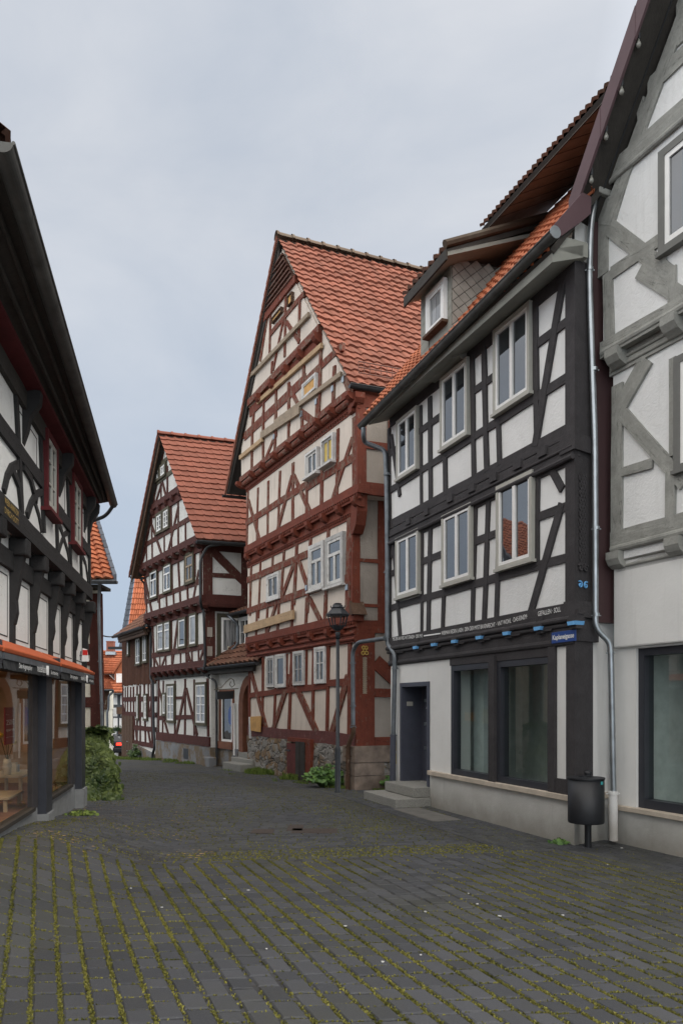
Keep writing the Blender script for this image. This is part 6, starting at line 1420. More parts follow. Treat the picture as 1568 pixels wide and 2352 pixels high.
    for body, a, b, y, hh in (('Bis zu', .12, .32, .80, .03), ('250€', .12, .90, .53, .20), ('sparen', .12, .92, .36, .12), ('beim Kauf von Brillengläsern', .12, .92, .19, .03)):
        text(body, f, -.345, (u + W_ * a, z + H_ * y), (u + W_ * b, z + H_ * y), hh * H_ * .7, M['white_paint'], po, 'lettering')
    a = f.uv(D3(375, 850), -.9); b = f.uv(D3(560, 485), -.9)
    mb = MB(); mb.box(f, a[0], b[0], a[1], b[1], -.92, -.90); p2 = mb.build('poster', plain('orange_poster', (.62, .17, .02), .5, var=.15)); tag(p2, 'bright orange poster hanging behind the dark pier of the shop', 'poster')
    for k, body in enumerate(('HELLWIE', 'ES SOMMER', 'BRINGT')):
        text(body, f, -.895, (lerp(a[0], b[0], .22), lerp(a[1], b[1], .58 - .13 * k)), (lerp(a[0], b[0], .8), lerp(a[1], b[1], .58 - .13 * k)), .035, M['white_paint'], p2, 'lettering')
    def table(u, o, zt_, w_, d_, lab, mt):
        c = on(u, o, fl); t = thing('display_table', lab, 'table', tuple(c), 'display tables in the shop window')
        mb = MB(); mb.box(f, u - w_ / 2, u + w_ / 2, zt_ - .03, zt_, o - d_ / 2, o + d_ / 2); mb.build('table_top', mt, t, bevel=.004)
        for a in (-1, 1):
            for b in (-1, 1):
                mb = MB(); mb.box(f, u + a * (w_ / 2 - .05) - .02, u + a * (w_ / 2 - .05) + .02, fl, zt_ - .03, o + b * (d_ / 2 - .05) - .02, o + b * (d_ / 2 - .05) + .02); mb.build('leg', mt, t)
    wood = plain('pale_table_wood', (.5, .40, .27), .5); wh = plain('white_table', (.62, .6, .56), .4)
    t1 = f.uv(D3(190, 1415), -.6); table(t1[0], -.6, t1[1], 1.0, .5, 'white display table with product boxes close behind the shop glass', wh)
    t2 = f.uv(D3(430, 1280), -1.3); table(t2[0], -1.3, t2[1], 1.0, .5, 'pale wooden display table with a tall white vase of orange flowers', wood)
    t3 = f.uv(D3(30, 1700), -.5); table(t3[0] - .2, -.5, t3[1], .8, .45, 'low display table at the left edge near the shop floor', wood)
    def vase(u, o, z, hh, col, lab, fc):
        c = on(u, o, z); v_ = thing('vase', lab, 'vase', tuple(c))
        mb = MB(); mb.lathe(tuple(c), [(.001, 0), (.05, 0), (.06, hh * .5), (.045, hh), (.035, hh), (.001, hh * .9)], 16); mb.build('vase_body', col, v_, smooth_=True)
        for k in range(4):
            a_ = k * 1.7; p = c + Vector((.09 * math.cos(a_), .09 * math.sin(a_), hh + .22 + .05 * (k % 3))); mb = MB(); mb.tube([c + Vector((0, 0, hh * .8)), p], .005, 5); st_ = mb.build('stem', M['ivy_stem'], v_)
            mb = MB(); mb.lathe(tuple(p - Vector((0, 0, .03))), [(.001, 0), (.035, .01), (.05, .035), (.035, .06), (.001, .07)], 10); mb.build('blossom', fc, st_, smooth_=True)
    of_ = plain('orange_blossom', (.65, .16, .02), .7); yf = plain('yellow_blossom', (.6, .42, .05), .7)
    vase(t2[0] - .25, -1.3, t2[1], .25, wh, 'white vase with orange blossoms on the pale wooden table', of_)
    vase(t1[0] - .33, -.6, t1[1], .22, wh, 'white vase with yellow blossoms on the white display table', yf)
    for k, (du, hh, c_, lab) in enumerate(((.0, .14, wh, 'small white product box on the white display table'), (.12, .10, plain('blue_white_box', (.3, .36, .45), .5), 'pale blue product box at the right of the white display table'))):
        mb = MB(); mb.box(f, t1[0] + du, t1[0] + du + .09, t1[1] + .001, t1[1] + hh, -.64, -.56); tag(mb.build('product_box', c_), lab, 'box')
    for k, (u_, o_) in enumerate(((pa - .6, -1.0), (pa - 1.6, -1.6), (pa + 1.0, -1.1), (pa - 2.8, -1.2))):
        mb = MB(); c_ = f.pt(u_, zc - .002, o_); mb.lathe(tuple(c_), [(.001, -.03), (.13, -.03), (.14, 0), (.001, 0)], 16); mb.build('ceiling_lamp', M['lamp_glow'], h)
    # pale column inside
    mb = MB(); a = f.u(D3(215, 900), -2.0); mb.box(f, a, a + .35, fl, zc, -2.4, -2.0); mb.build('room_pillar', plain('light_oak_pillar', (.50, .33, .18), .6), h)

def line_panel(parent, f, off, P):
    mb = MB(); w = .012; n = len(P)
    cu = sum(p[0] for p in P) / n; cz = sum(p[1] for p in P) / n
    Q = [(p[0] + (w if p[0] < cu else -w), p[1] + (w if p[1] < cz else -w)) for p in P]
    for k in range(n): q = (k + 1) % n; mb.prism(f, [P[k], P[q], Q[q], Q[k]], off - .01, off + .004)
    mb.build('painted_line', M['dark_soffit'], parent)
M['shop_glass_left'] = glass_clear('left_shop_glass', (.85, .83, .78), 1.6)
M['lamp_glow'] = plain('lit_shop_lamp', (.8, .7, .5), .5); _g = M['lamp_glow'].node_tree.nodes['Principled BSDF']; _g.inputs['Emission Color'].default_value = (1, .72, .42, 1); _g.inputs['Emission Strength'].default_value = 22.0
M['ivy_stem'] = plain('plant_stem', (.05, .07, .02), .8)
build_shop()

# ================================================================ house behind the shop (seen as a strip)
NB = Fac((-4.81, 14.75), (1, 0)); NBS = Fac((-4.81, 14.75), (-.42, 1))
def build_neighbour():
    h = thing('half_timbered_house', 'house with steep orange tiled roof rising behind the dark shop building', 'house', (-7, 17, 0), 'half-timbered houses along the street')
    f, s = NB, NBS; bt = M['brown_timber_plain']; zg = at(C2(960, 2165), 14.3).z
    pr = [(-9, 14.75), (-4.81, 14.75), (s.pt(7, 0).x, s.pt(7, 0).y), (-11, s.pt(7, 0).y)]
    footprint(h, pr, -1, zg - .1, M['ivory_plaster'])
    T = lambda rows, w=.2: beams(h, f, 0, C3, w, bt, rows)
    T([(900, -60, 918, 1400, .24)]); T([(800, 465, 880, 470, .22), (800, 965, 880, 962, .2), (820, 590, 870, 600, .1)])
    # street side, mirrored in the windows across
    sw = M['white_plaster']
    gr = plain('blue_grey_gate', (.13, .19, .22), .7, var=.25, scale=4)
    mb = MB(); mb.box(s, 1.2, 4.4, -1, 2.6, 0, .05); g = mb.build('garage_gate', gr, h)
    mb = MB(); mb.box(s, 2.0, 2.5, 1.2, 1.6, .05, .06); mb.build('gate_notice', plain('pale_notice', (.5, .45, .25), .6), g)
    mb = MB(); mb.box(s, 2.9, 3.5, 1.25, 1.5, .05, .06); mb.build('gate_notice', plain('amber_notice', (.6, .27, .03), .6), g)
    mb = MB(); mb.box(s, 1.0, 4.6, 2.6, 2.75, 0, .08); mb.build('gate_lintel', bt, h)
    for u in (.15, 1.0, 4.6, 5.5, 6.5): beam_uv(h, s, 0, [(u, -1), (u, zg - .1)], .2, M['black_timber'], 'post')
    for z in (2.85, 3.6): beam_uv(h, s, 0, [(0, z), (7, z)], .18, M['black_timber'], 'rail')
    beam_uv(h, s, 0, [(1.1, 3.5), (2.2, 2.9)], .16, M['black_timber'], 'brace'); beam_uv(h, s, 0, [(5.4, -.5), (4.8, 2.7)], .18, M['black_timber'], 'brace')
    # steep roof facing the viewer, verge at the street end
    e = at(C2(1072, 2150), 14.35); t = at(C2(850, 1430), 16.1)
    eR = e; dirn = t - e; rL = t + Vector((-5, 0, 0)); eL = Vector((-9, e.y, e.z))
    tile_roof(h, eL, eR, eR + dirn * 1.5, eL + dirn * 1.5, 26, 26, M['orange_tile'], amp=.022, lift=.04)
    mb = MB()
    for k in range(18):
        p, q = eR + dirn * (k / 12), eR + dirn * ((k + 1.1) / 12); mb.tile = RND.random(); r = Vector((.05, .01, .015))
        mb.hexa([p + Vector((-.02, 0, -.10)), q + Vector((-.02, 0, -.10)), q + r + Vector((0, 0, -.10)), p + r + Vector((0, 0, -.10)), p + Vector((-.02, 0, .08)), q + Vector((-.02, 0, .06)), q + r + Vector((0, 0, .05)), p + r + Vector((0, 0, .07))])
    mb.build('verge_slates', M['slate'], h)
    gut = Vector((0, -1)); g0 = Vector((-8, e.y - .06, e.z - .06)); gutter(h, g0, Vector((e.x + .08, e.y - .06, e.z - .06)), .06, M['dull_zinc'], 3, out=gut)
    mb = MB(); mb.abox((-6.5, e.y + .3, e.z - .14), 3.7, .55, .06); mb.build('eave_soffit', M['dark_soffit'], h)
    x0 = at(C2(940, 2200), 14.3); pipe(h, [Vector((x0.x, e.y - .06, e.z - .08)), at(C2(935, 2260), 14.45), at(C3(930, 60), 14.5), at(C3(945, 600), 14.5), at(C3(965, 1260), 14.5), at(C3(968, 1420), 14.5)], .032, M['dull_zinc'], bend=.1, collars=[at(C3(932, 80), 14.5), at(C3(942, 575), 14.5), at(C3(956, 970), 14.5)])
build_neighbour()
# ================================================================ far end of the street
def pipe_free(*a, **k): return pipe(*a, **k)
def build_far():
    # white house with grey timbers and an orange roof
    Y = 56.0; X = lambda x, y, Yq=Y: at(D4(x, y), Yq)
    p0, p1 = X(140, 1700), X(520, 1700); f = Fac((p0.x, Y), (1, -.04))
    h = thing('half_timbered_house', 'distant white house with grey timbers, white windows and an orange roof at the street end', 'house', (p0.x + 4, Y + 3, -2.3), 'half-timbered houses along the street')
    gt = timber('slate_grey_timber', (.07, .075, .085)); U = lambda x, y: f.uv(D4(x, y))
    u0, u1 = U(-320, 1500)[0], U(700, 1500)[0]; ze = U(300, 1045)[1]
    mb = MB(); mb.box(f, u0, u1, -4, ze, -6, 0); mb.build('wall', M['white_plaster'], h)
    for x in (-300, -180, -60, 80, 212, 262, 376): beam_uv(h, f, 0, [U(x, 1060), U(x, 1800)], .22, gt, 'post')
    for y in (1080, 1275, 1460, 1650): z = U(300, y)[1]; beam_uv(h, f, 0, [(u0, z), (u1, z)], .22, gt, 'rail')
    beam_uv(h, f, 0, [U(200, 1340), U(240, 1450), U(262, 1640)], .2, gt, 'curved_brace'); beam_uv(h, f, 0, [U(370, 1660), U(340, 1760)], .16, gt, 'brace')
    for bl_, tr_ in (((218, 1262), (250, 1105)), ((200, 1620), (246, 1465)), ((296, 1610), (358, 1462)), ((388, 1610), (432, 1462))):
        window(h, f, 0, D4, bl_, tr_, casing=.1, casing_m='window_white', cols=2, bars=(.35, .68), glass='glass', sash=.08, mull=.06)
    mb = MB(); a, b = U(300, 1615), U(420, 1640)
    for k in range(160):
        c = f.pt(lerp(a[0], b[0], RND.random()), a[1] + RND.uniform(-.25, .1), .15 + RND.uniform(-.1, .1)); d = Vector((RND.uniform(-.1, .1), RND.uniform(-.1, .1), RND.uniform(-.1, .1))); e = Vector((RND.uniform(-.1, .1), RND.uniform(-.1, .1), RND.uniform(-.1, .1))); mb.face([c, c + d, c + d + e])
    mb.build('window_box', M['leaf_dark'], h, fix=False)
    mb = MB(); a, b = U(372, 1400), U(440, 1290); mb.box(f, a[0], b[0] + 2, a[1], b[1], 0, .5); mb.build('balcony', M['old_wood'], h)
    mb = MB(); a, b = U(370, 1740), U(430, 1640); mb.box(f, a[0], b[0], -4, b[1], 0, .06); mb.build('door', M['old_wood'], h)
    zr = U(250, 400)[1]; mt = M['orange_tile']
    el, er = f.pt(U(-340, 1030)[0], ze - .1, .5), f.pt(u1, ze - .1, .5); rl, rr = Vector((el.x, Y + 6, at(D4(110, 400), Y + 6).z)), Vector((er.x, Y + 6, at(D4(430, 430), Y + 6).z))
    tile_roof(h, el, er, rr, rl, 16, 60, mt, amp=.04, lift=.10)
    gutter(h, el + Vector((0, -.08, -.06)), er + Vector((0, -.08, -.06)), .1, M['dull_zinc'], 1, out=Vector((0, -1)))
    c = at(D4(248, 355), Y + 5); r = h and None
    mb = MB(); mb.abox((c.x, c.y, c.z - .35), .58, .5, 1.6); ch = mb.build('chimney', M['brick'], h); mb = MB(); mb.abox((c.x, c.y, c.z + .48), .64, .56, .07); mb.build('chimney_cap', M['brick'], ch)
    mb = MB(); mb.abox((c.x + .1, c.y - .25, c.z - .5), .8, .5, .25, .1); mb.build('flashing', M['zinc'], ch)
    # gabled roof dormer with white casement
    dy = Y + .8; a, b = at(D4(310, 920), dy), at(D4(520, 760), dy); fd = Fac((a.x, dy), (1, 0)); mb = MB(); q = lambda x, y: fd.uv(D4(x, y))
    mb.prism(fd, [q(308, 925), q(560, 925), q(560, 760), q(435, 560), q(308, 765)], -3, 0); dm = mb.build('dormer', plain('orange_dormer_boards', (.30, .10, .045), .8), h)
    window(dm, fd, 0, D4, (338, 915), (428, 765), casing=.08, casing_m='window_white', cols=2, bars=(.33, .66), glass='glass', sash=.1, mull=.07, name='dormer_window')
    tip, lo = q(440, 545), q(296, 768)
    P = [fd.pt(lo[0], lo[1], .25), fd.pt(tip[0], tip[1], .25), fd.pt(tip[0], tip[1], -4), fd.pt(lo[0], lo[1], -4)]; mb = MB(); mb.hexa([P[0], P[1], P[2], P[3], P[0] + Vector((0, 0, .15)), P[1] + Vector((0, 0, .15)), P[2] + Vector((0, 0, .15)), P[3] + Vector((0, 0, .15))]); mb.build('dormer_roof', mt, dm)
    # second slope to the left of the dormer
    a, b, c_, d = at(D4(118, 762), Y + 1), at(D4(300, 762), Y + 1), at(D4(430, 560), Y + 4), at(D4(110, 540), Y + 4)
    mb = MB(); tile_roof(h, a, b, c_, d, 6, 16, mt, amp=.04, lift=.10, name='side_roof')
    mb = MB(); mb.prism(fd, [q(195, 772), q(292, 772), q(292, 870)], -.5, -.3); mb.build('gable_trim', M['window_white'], dm)
    mb = MB(); mb.prism(fd, [q(215, 782), q(284, 782), q(284, 850)], -.3, -.28); mb.build('gable_opening', M['old_wood'], dm)
    # ivory house at the left, closer
    Y2 = 34.0; f2 = Fac((at(D4(130, 1500), Y2).x, Y2), (1, .25)); V2 = lambda x, y: f2.uv(D4(x, y))
    h2 = thing('half_timbered_house', 'narrow ivory house with brown timbers half hidden behind the ivy and downpipe', 'house', (V2(100, 1500)[0] + f2.o.x - 2, Y2 + 2, -.8), 'half-timbered houses along the street')
    a0, a1 = V2(-60, 1500)[0], V2(212, 1500)[0]; zt = V2(150, 1010)[1]; zj = V2(160, 1330)[1]
    mb = MB(); mb.box(f2, a0, a1, zj, zt, -4, .12); mb.build('wall', M['ivory_plaster'], h2); mb = MB(); mb.box(f2, a0, V2(200, 1500)[0], -2.5, zj, -4, 0); mb.build('wall', M['ivory_plaster'], h2)
    for x in (145, 200): beam_uv(h2, f2, .12, [V2(x, 1030), V2(x, 1330)], .14, M['old_wood'], 'post')
    for y in (1160, 1270, 1310): z = V2(150, y)[1]; beam_uv(h2, f2, .12, [(a0, z), (a1, z)], .12, M['old_wood'], 'rail')
    beam_uv(h2, f2, .12, [V2(190, 1040), V2(150, 1150)], .1, M['old_wood'], 'brace')
    e0, e1 = f2.pt(a0, zt, .4), f2.pt(V2(292, 1000)[0], zt, .4); t0 = at(D4(130, 870), Y2 + 1.5); tile_roof(h2, e0, e1, Vector((t0.x + .3, t0.y, t0.z)), Vector((e0.x, t0.y, t0.z)), 6, 12, mt, amp=.03, lift=.05)
    gutter(h2, f2.pt(a0, zt - .03, .46), f2.pt(V2(292, 1000)[0], zt - .03, .46), .06, M['dull_zinc'], 1, out=f2.n)
    pp = lambda x, y: f2.pt(*f2.uv(D4(x, y), .3), .3)
    pipe(h2, [pp(285, 1020), pp(280, 1060), pp(215, 1110), pp(212, 1310), pp(190, 1380), pp(196, 1690)], .05, M['dull_zinc'], bend=.15)
    # church-like steep roof: slate and orange slopes rising behind the barn
    Y3 = 42.0; h3 = thing('tower_house', 'steep pointed roof with one grey slate and one orange tiled slope behind the barn', 'house', (-12.5, 44, -1.5))
    Q = lambda x, y, Yq: at(B4(x, y), Yq)
    tp, bl_, br_, ml = Q(235, 1600, Y3 + 1), at(D4(372, 372), Y3), Q(420, 2130, Y3 - .5), at(D4(430, 372), Y3 - 1.2)
    apx = Q(300, 1250, Y3 + 2); mlow = at(D4(470, 372), Y3 - 1.5); lo = at(D4(376, 366), Y3)
    tile_roof(h3, lo, mlow, apx, apx + Vector((-.15, .1, 0)), 22, 8, M['slate'], amp=.004, lift=.03, flat=True, under=0)
    eR = at(D4(900, 372), Y3 - 1.0)
    tile_roof(h3, mlow, eR, apx + Vector((3.0, .5, 0)), apx, 22, 16, M['orange_tile'], amp=.03, lift=.05, under=0)
    mb = MB(); mb.abox((mlow.x + 2.9, Y3 + 1.5, mlow.z - 3.2), 4.6, 3.6, 6.3); mb.build('wall', M['ivory_plaster'], h3)
    mb = MB(); mb.abox((lo.x + .8, Y3 - .9, lo.z - .06), 2.2, .3, .14); mb.build('eave_board', M['black_iron'], h3)
    # overhead cable across the gap
    a, b = at(D4(60, 152), 22), at(D4(420, 120), 31); mb = MB(); mb.tube([lerp(a, b, t / 8) + Vector((0, 0, -.12 * math.sin(math.pi * t / 8))) for t in range(9)], .022, 6)
    tag(mb.build('overhead_cable', M['black_iron']), 'thin black cable spanning the street gap between the shop corner and barn', 'cable')
def build_car():
    Y = 52.0; gzv = gz(-16, Y); c = at(D4(345, 1900), Y); x0 = c.x - .5; y0 = Y
    r = thing('parked_car', 'dark hatchback with glowing red tail lights parked at the end of the street', 'car', (x0, y0 + 2, gzv))
    W = 1.78; P = lambda x, y, z: Vector((x0 + x, y0 + y, gzv + z))
    def loft(secs, name, mat):
        mb = MB(); rows = []
        for (y, z0, z1, w0, w1) in secs: rows.append([P(-w0, y, z0), P(-w0 * 1.02, y, (z0 + z1) / 2), P(-w1, y, z1), P(-w1 * .5, y, z1 + .03), P(w1 * .5, y, z1 + .03), P(w1, y, z1), P(w0 * 1.02, y, (z0 + z1) / 2), P(w0, y, z0)])
        mb.grid(rows, True); mb.face(rows[0]); mb.face(rows[-1][::-1]); return mb.build(name, mat, r, smooth_=False, bevel=.02)
    body = loft([(0, .35, .95, .80, .76), (.12, .25, 1.0, .87, .84), (.8, .22, 1.0, .89, .86), (3.2, .22, .95, .89, .84), (4.0, .25, .8, .84, .76), (4.15, .35, .7, .76, .7)], 'body', M['car_paint'])
    loft([(.10, .98, 1.02, .80, .78), (.55, .98, 1.40, .80, .62), (1.0, .98, 1.48, .82, .64), (2.2, .98, 1.46, .82, .64), (3.1, .95, 1.0, .8, .76)], 'roof', M['car_paint'])
    mb = MB(); mb.hexa([P(-.66, .13, 1.03), P(.66, .13, 1.03), P(.66, .16, 1.03), P(-.66, .16, 1.03), P(-.54, .50, 1.38), P(.54, .50, 1.38), P(.54, .53, 1.38), P(-.54, .53, 1.38)]); mb.build('rear_window', M['glass'], r)
    for s_ in (-1, 1):
        mb = MB(); mb.hexa([P(s_ * .45, -.03, .78), P(s_ * .80, -.01, .78), P(s_ * .80, .1, .78), P(s_ * .45, .1, .78), P(s_ * .45, -.02, .95), P(s_ * .78, .0, .97), P(s_ * .78, .1, .97), P(s_ * .45, .1, .95)])
        m_ = M['red_lens_lit']; mb.build('tail_light', m_, r)
        for y in (.75, 3.3):
            mb = MB(); mb.tube([P(s_ * .66, y, .31), P(s_ * .88, y, .31)], .31, 18); wl = mb.build('wheel', M['rubber'], r); mb = MB(); mb.tube([P(s_ * .85, y, .31), P(s_ * .893, y, .31)], .19, 14); mb.build('rim', M['zinc'], wl)
        mb = MB(); mb.abox(P(s_ * .95, 2.6, 1.02), .18, .12, .13); mb.build('wing_mirror', M['car_paint'], r)
        mb = MB(); mb.hexa([P(s_ * .80, .7, 1.02), P(s_ * .83, .7, 1.02), P(s_ * .83, 2.6, 1.02), P(s_ * .80, 2.6, 1.02), P(s_ * .655, .95, 1.42), P(s_ * .675, .95, 1.42), P(s_ * .675, 2.2, 1.40), P(s_ * .655, 2.2, 1.40)]); mb.build('side_window', M['glass'], r)
    mb = MB(); mb.box(Fac((x0 - .26, y0), (1, 0)), 0, .52, gzv + .62, gzv + .73, -.02, .03); mb.build('number_plate', M['plate_white'], r)
    mb = MB(); mb.hexa([P(-.86, -.06, .32), P(.86, -.06, .32), P(.86, .2, .30), P(-.86, .2, .30), P(-.86, -.06, .58), P(.86, -.06, .58), P(.86, .2, .58), P(-.86, .2, .58)]); mb.build('bumper', M['car_paint'], r, bevel=.03)
def leafmat(name, lo, hi, spec=.35, rough=.5):
    m, nt, b = nodes_of(name); a = N(nt, 'ShaderNodeAttribute', attribute_name='tile')
    L(nt, ramp(nt, a.outputs['Fac'], [(0, lo), (.55, tuple((x + y) / 2 for x, y in zip(lo, hi))), (1, hi)]), b.inputs['Base Color'])
    b.inputs['Roughness'].default_value = rough; b.inputs['Specular IOR Level'].default_value = spec; return m
M['leaf_dark'] = leafmat('dark_leaves', (.02, .045, .012), (.07, .12, .025))
M['leaf_ivy'] = leafmat('ivy_leaves', (.014, .034, .008), (.12, .155, .036))
M['leaf_bright'] = leafmat('bright_leaves', (.035, .09, .02), (.12, .22, .05))
M['grass'] = leafmat('grass_blades', (.05, .09, .015), (.17, .22, .05), .2, .7)
M['moss'] = leafmat('joint_moss_clumps', (.066, .071, .019), (.25, .23, .06), .1, .9)
M['red_lens_lit'] = plain('lit_tail_lens', (.5, .02, .01), .3); _b = M['red_lens_lit'].node_tree.nodes['Principled BSDF']; _b.inputs['Emission Color'].default_value = (1, .03, .01, 1); _b.inputs['Emission Strength'].default_value = 2.0
build_far(); build_car()
# ================================================================ street furniture
def build_lamp():
    p = at(B3(942, 1575), 14.6); x, y = p.x, p.y; g = gz(x, y); s = 14.6 / FPX; 
    z = lambda yy: at(D6(650, yy), 14.6).z
    D = lambda pts, nm, par, mt=M['lamp_paint'], sm=True, n=18: (lambda mb: (mb.lathe((x, y, 0), pts, n), mb.build(nm, mt, par, smooth_=sm))[1])(MB())
    t = thing('street_lamp', 'dark grey street lamp with an open lantern on a slim post before the red house', 'street lamp', (x, y, g))
    r0 = .062
    ztop, zb = z(1265), at(B3(942, 1245), 14.6).z
    D([(.001, g - .1), (.066, g - .1), (.066, g + .03), (.056, g + .05), (.055, zb - .02), (.052, zb), (.046, zb + .03), (.038, zb + .04), (.034, ztop), (.001, ztop)], 'post', t)
    D([(.001, ztop - .02), (.043, ztop - .02), (.045, z(1100)), (.04, z(1090)), (.001, z(1090))], 'collar', t)
    # lantern: six-sided
    def hexring(r, zz): return [Vector((x + r * math.cos(a), y + r * math.sin(a), zz)) for a in [math.pi / 6 + .35 + k * math.pi / 3 for k in range(6)]]
    k_ = s * (200 / 1470)                                                    # metres per pixel of the lamp crop
    zc0, zc1 = z(1060), z(935)
    mb = MB(); mb.grid([hexring(.05, zc0), hexring(.10, lerp(zc0, zc1, .5)), hexring(.135, zc1), hexring(.15, zc1 + .02)], True); mb.face(hexring(.15, zc1 + .02)); mb.face(hexring(.05, zc0)[::-1]); mb.build('lantern_base', M['lamp_paint'], t)
    zr0, zr1, zr2 = z(585), z(400), z(365)
    for k in range(6):
        a, b = hexring(.14, zc1)[k], hexring(.205, zr0)[k]; mb = MB(); mb.tube([a, b], .013, 6); mb.build('lantern_bar', M['lamp_paint'], t)
    mb = MB(); R = [hexring(.215, zr0 - .035), hexring(.225, zr0 - .01), hexring(.24, zr0 + .0), hexring(.125, zr1), hexring(.14, zr1 + .015), hexring(.135, zr2)]
    mb.grid(R, True); mb.face(R[0][::-1]); mb.face(R[-1]); mb.build('lantern_roof', M['lamp_paint'], t)
    D([(.11, zr2), (.09, zr2 + .05), (.055, z(310)), (.048, z(285)), (.05, z(280)), (.08, z(270)), (.085, z(262)), (.05, z(243)), (.001, z(238))], 'finial', t)
    for k in range(6):
        q = hexring(.135, zr1 + .02)[k]; mb = MB(); mb.lathe(tuple(q), [(.012, 0), (.012, .02), (.004, .045), (.001, .05)], 6); mb.build('roof_stud', M['lamp_paint'], t)
D6 = view(1250, 2380, 1450, 1470)
build_lamp()
def build_bin():
    BV = view(2200, 3060, 2500, 1568); Y = 8.75
    Z = lambda yy: at(BV(750, yy), Y).z
    c = at(BV(748, 270), Y); cx, cy = c.x, c.y; px_ = at(BV(918, 1700), Y); r = 390 * (300 / 1568) * Y / FPX / 1.06; r2 = r * 1.045
    zt, zb = Z(270), Z(1208); ppos = (px_.x, cy + r + .03); g = gz(*ppos)
    t = thing('litter_bin', 'black cylindrical litter bin on a post in front of the white plinth', 'litter bin', (cx, cy, g))
    mb = MB(); mb.lathe((cx, cy, 0), [(.001, zb), (r * .97, zb), (r, zb + .012), (r, zt - .01), (r * .98, zt - .01)], 48); mb.build('bin_body', M['bin_paint'], t, smooth_=False)
    for p in t.children[-1].data.polygons: p.use_smooth = abs(p.normal.z) < .3
    mb = MB(); ho = .42
    mb.lathe((cx, cy, 0), [(r2, zt - .012), (r2, zt + .004), (r * ho, zt + .012), (r * ho, zt - .03), (r * (ho - .03), zt - .04), (r * .95, zt - .012), (r2, zt - .012)], 48); mb.build('bin_lid', M['bin_paint'], t)
    mb = MB(); mb.lathe((cx, cy, 0), [(.001, zt - .12), (r * .9, zt - .12)], 24); mb.build('bin_liner', M['black_iron'], t, fix=False)
    pr = .041; mb = MB(); mb.tube([Vector((ppos[0], ppos[1] - .02, g - .1)), Vector((ppos[0], ppos[1] - .02, Z(235)))], pr, 20); mb.lathe((ppos[0], ppos[1] - .02, Z(235)), [(pr, 0), (pr * 1.15, .01), (pr * 1.05, .03), (pr * .6, .045), (.001, .05)], 20); mb.build('post', M['bin_paint'], t, smooth_=True)
    # lip seen below the rim, sticker and lock
    a = math.radians(-52); n = Vector((math.cos(a), math.sin(a), 0)); tt = Vector((-n.y, n.x, 0)); q = Vector((cx, cy, 0)) + n * (r + .002); zs = Z(355)
    mb = MB(); mb.hexa([q - tt * .022 + Vector((0, 0, zs - .018)), q + tt * .022 + Vector((0, 0, zs - .018)), q + tt * .022 + n * .002 + Vector((0, 0, zs - .018)), q - tt * .022 + n * .002 + Vector((0, 0, zs - .018)), q - tt * .022 + Vector((0, 0, zs + .018)), q + tt * .022 + Vector((0, 0, zs + .018)), q + tt * .022 + n * .002 + Vector((0, 0, zs + .018)), q - tt * .022 + n * .002 + Vector((0, 0, zs + .018))]); mb.build('sticker', plain('teal_sticker', (.05, .32, .33), .5), t)
    mb = MB(); mb.tube([q + Vector((0, 0, zs - .045)), q + n * .008 + Vector((0, 0, zs - .045))], .008, 10); mb.build('lock', M['dark_metal'], t)
build_bin()

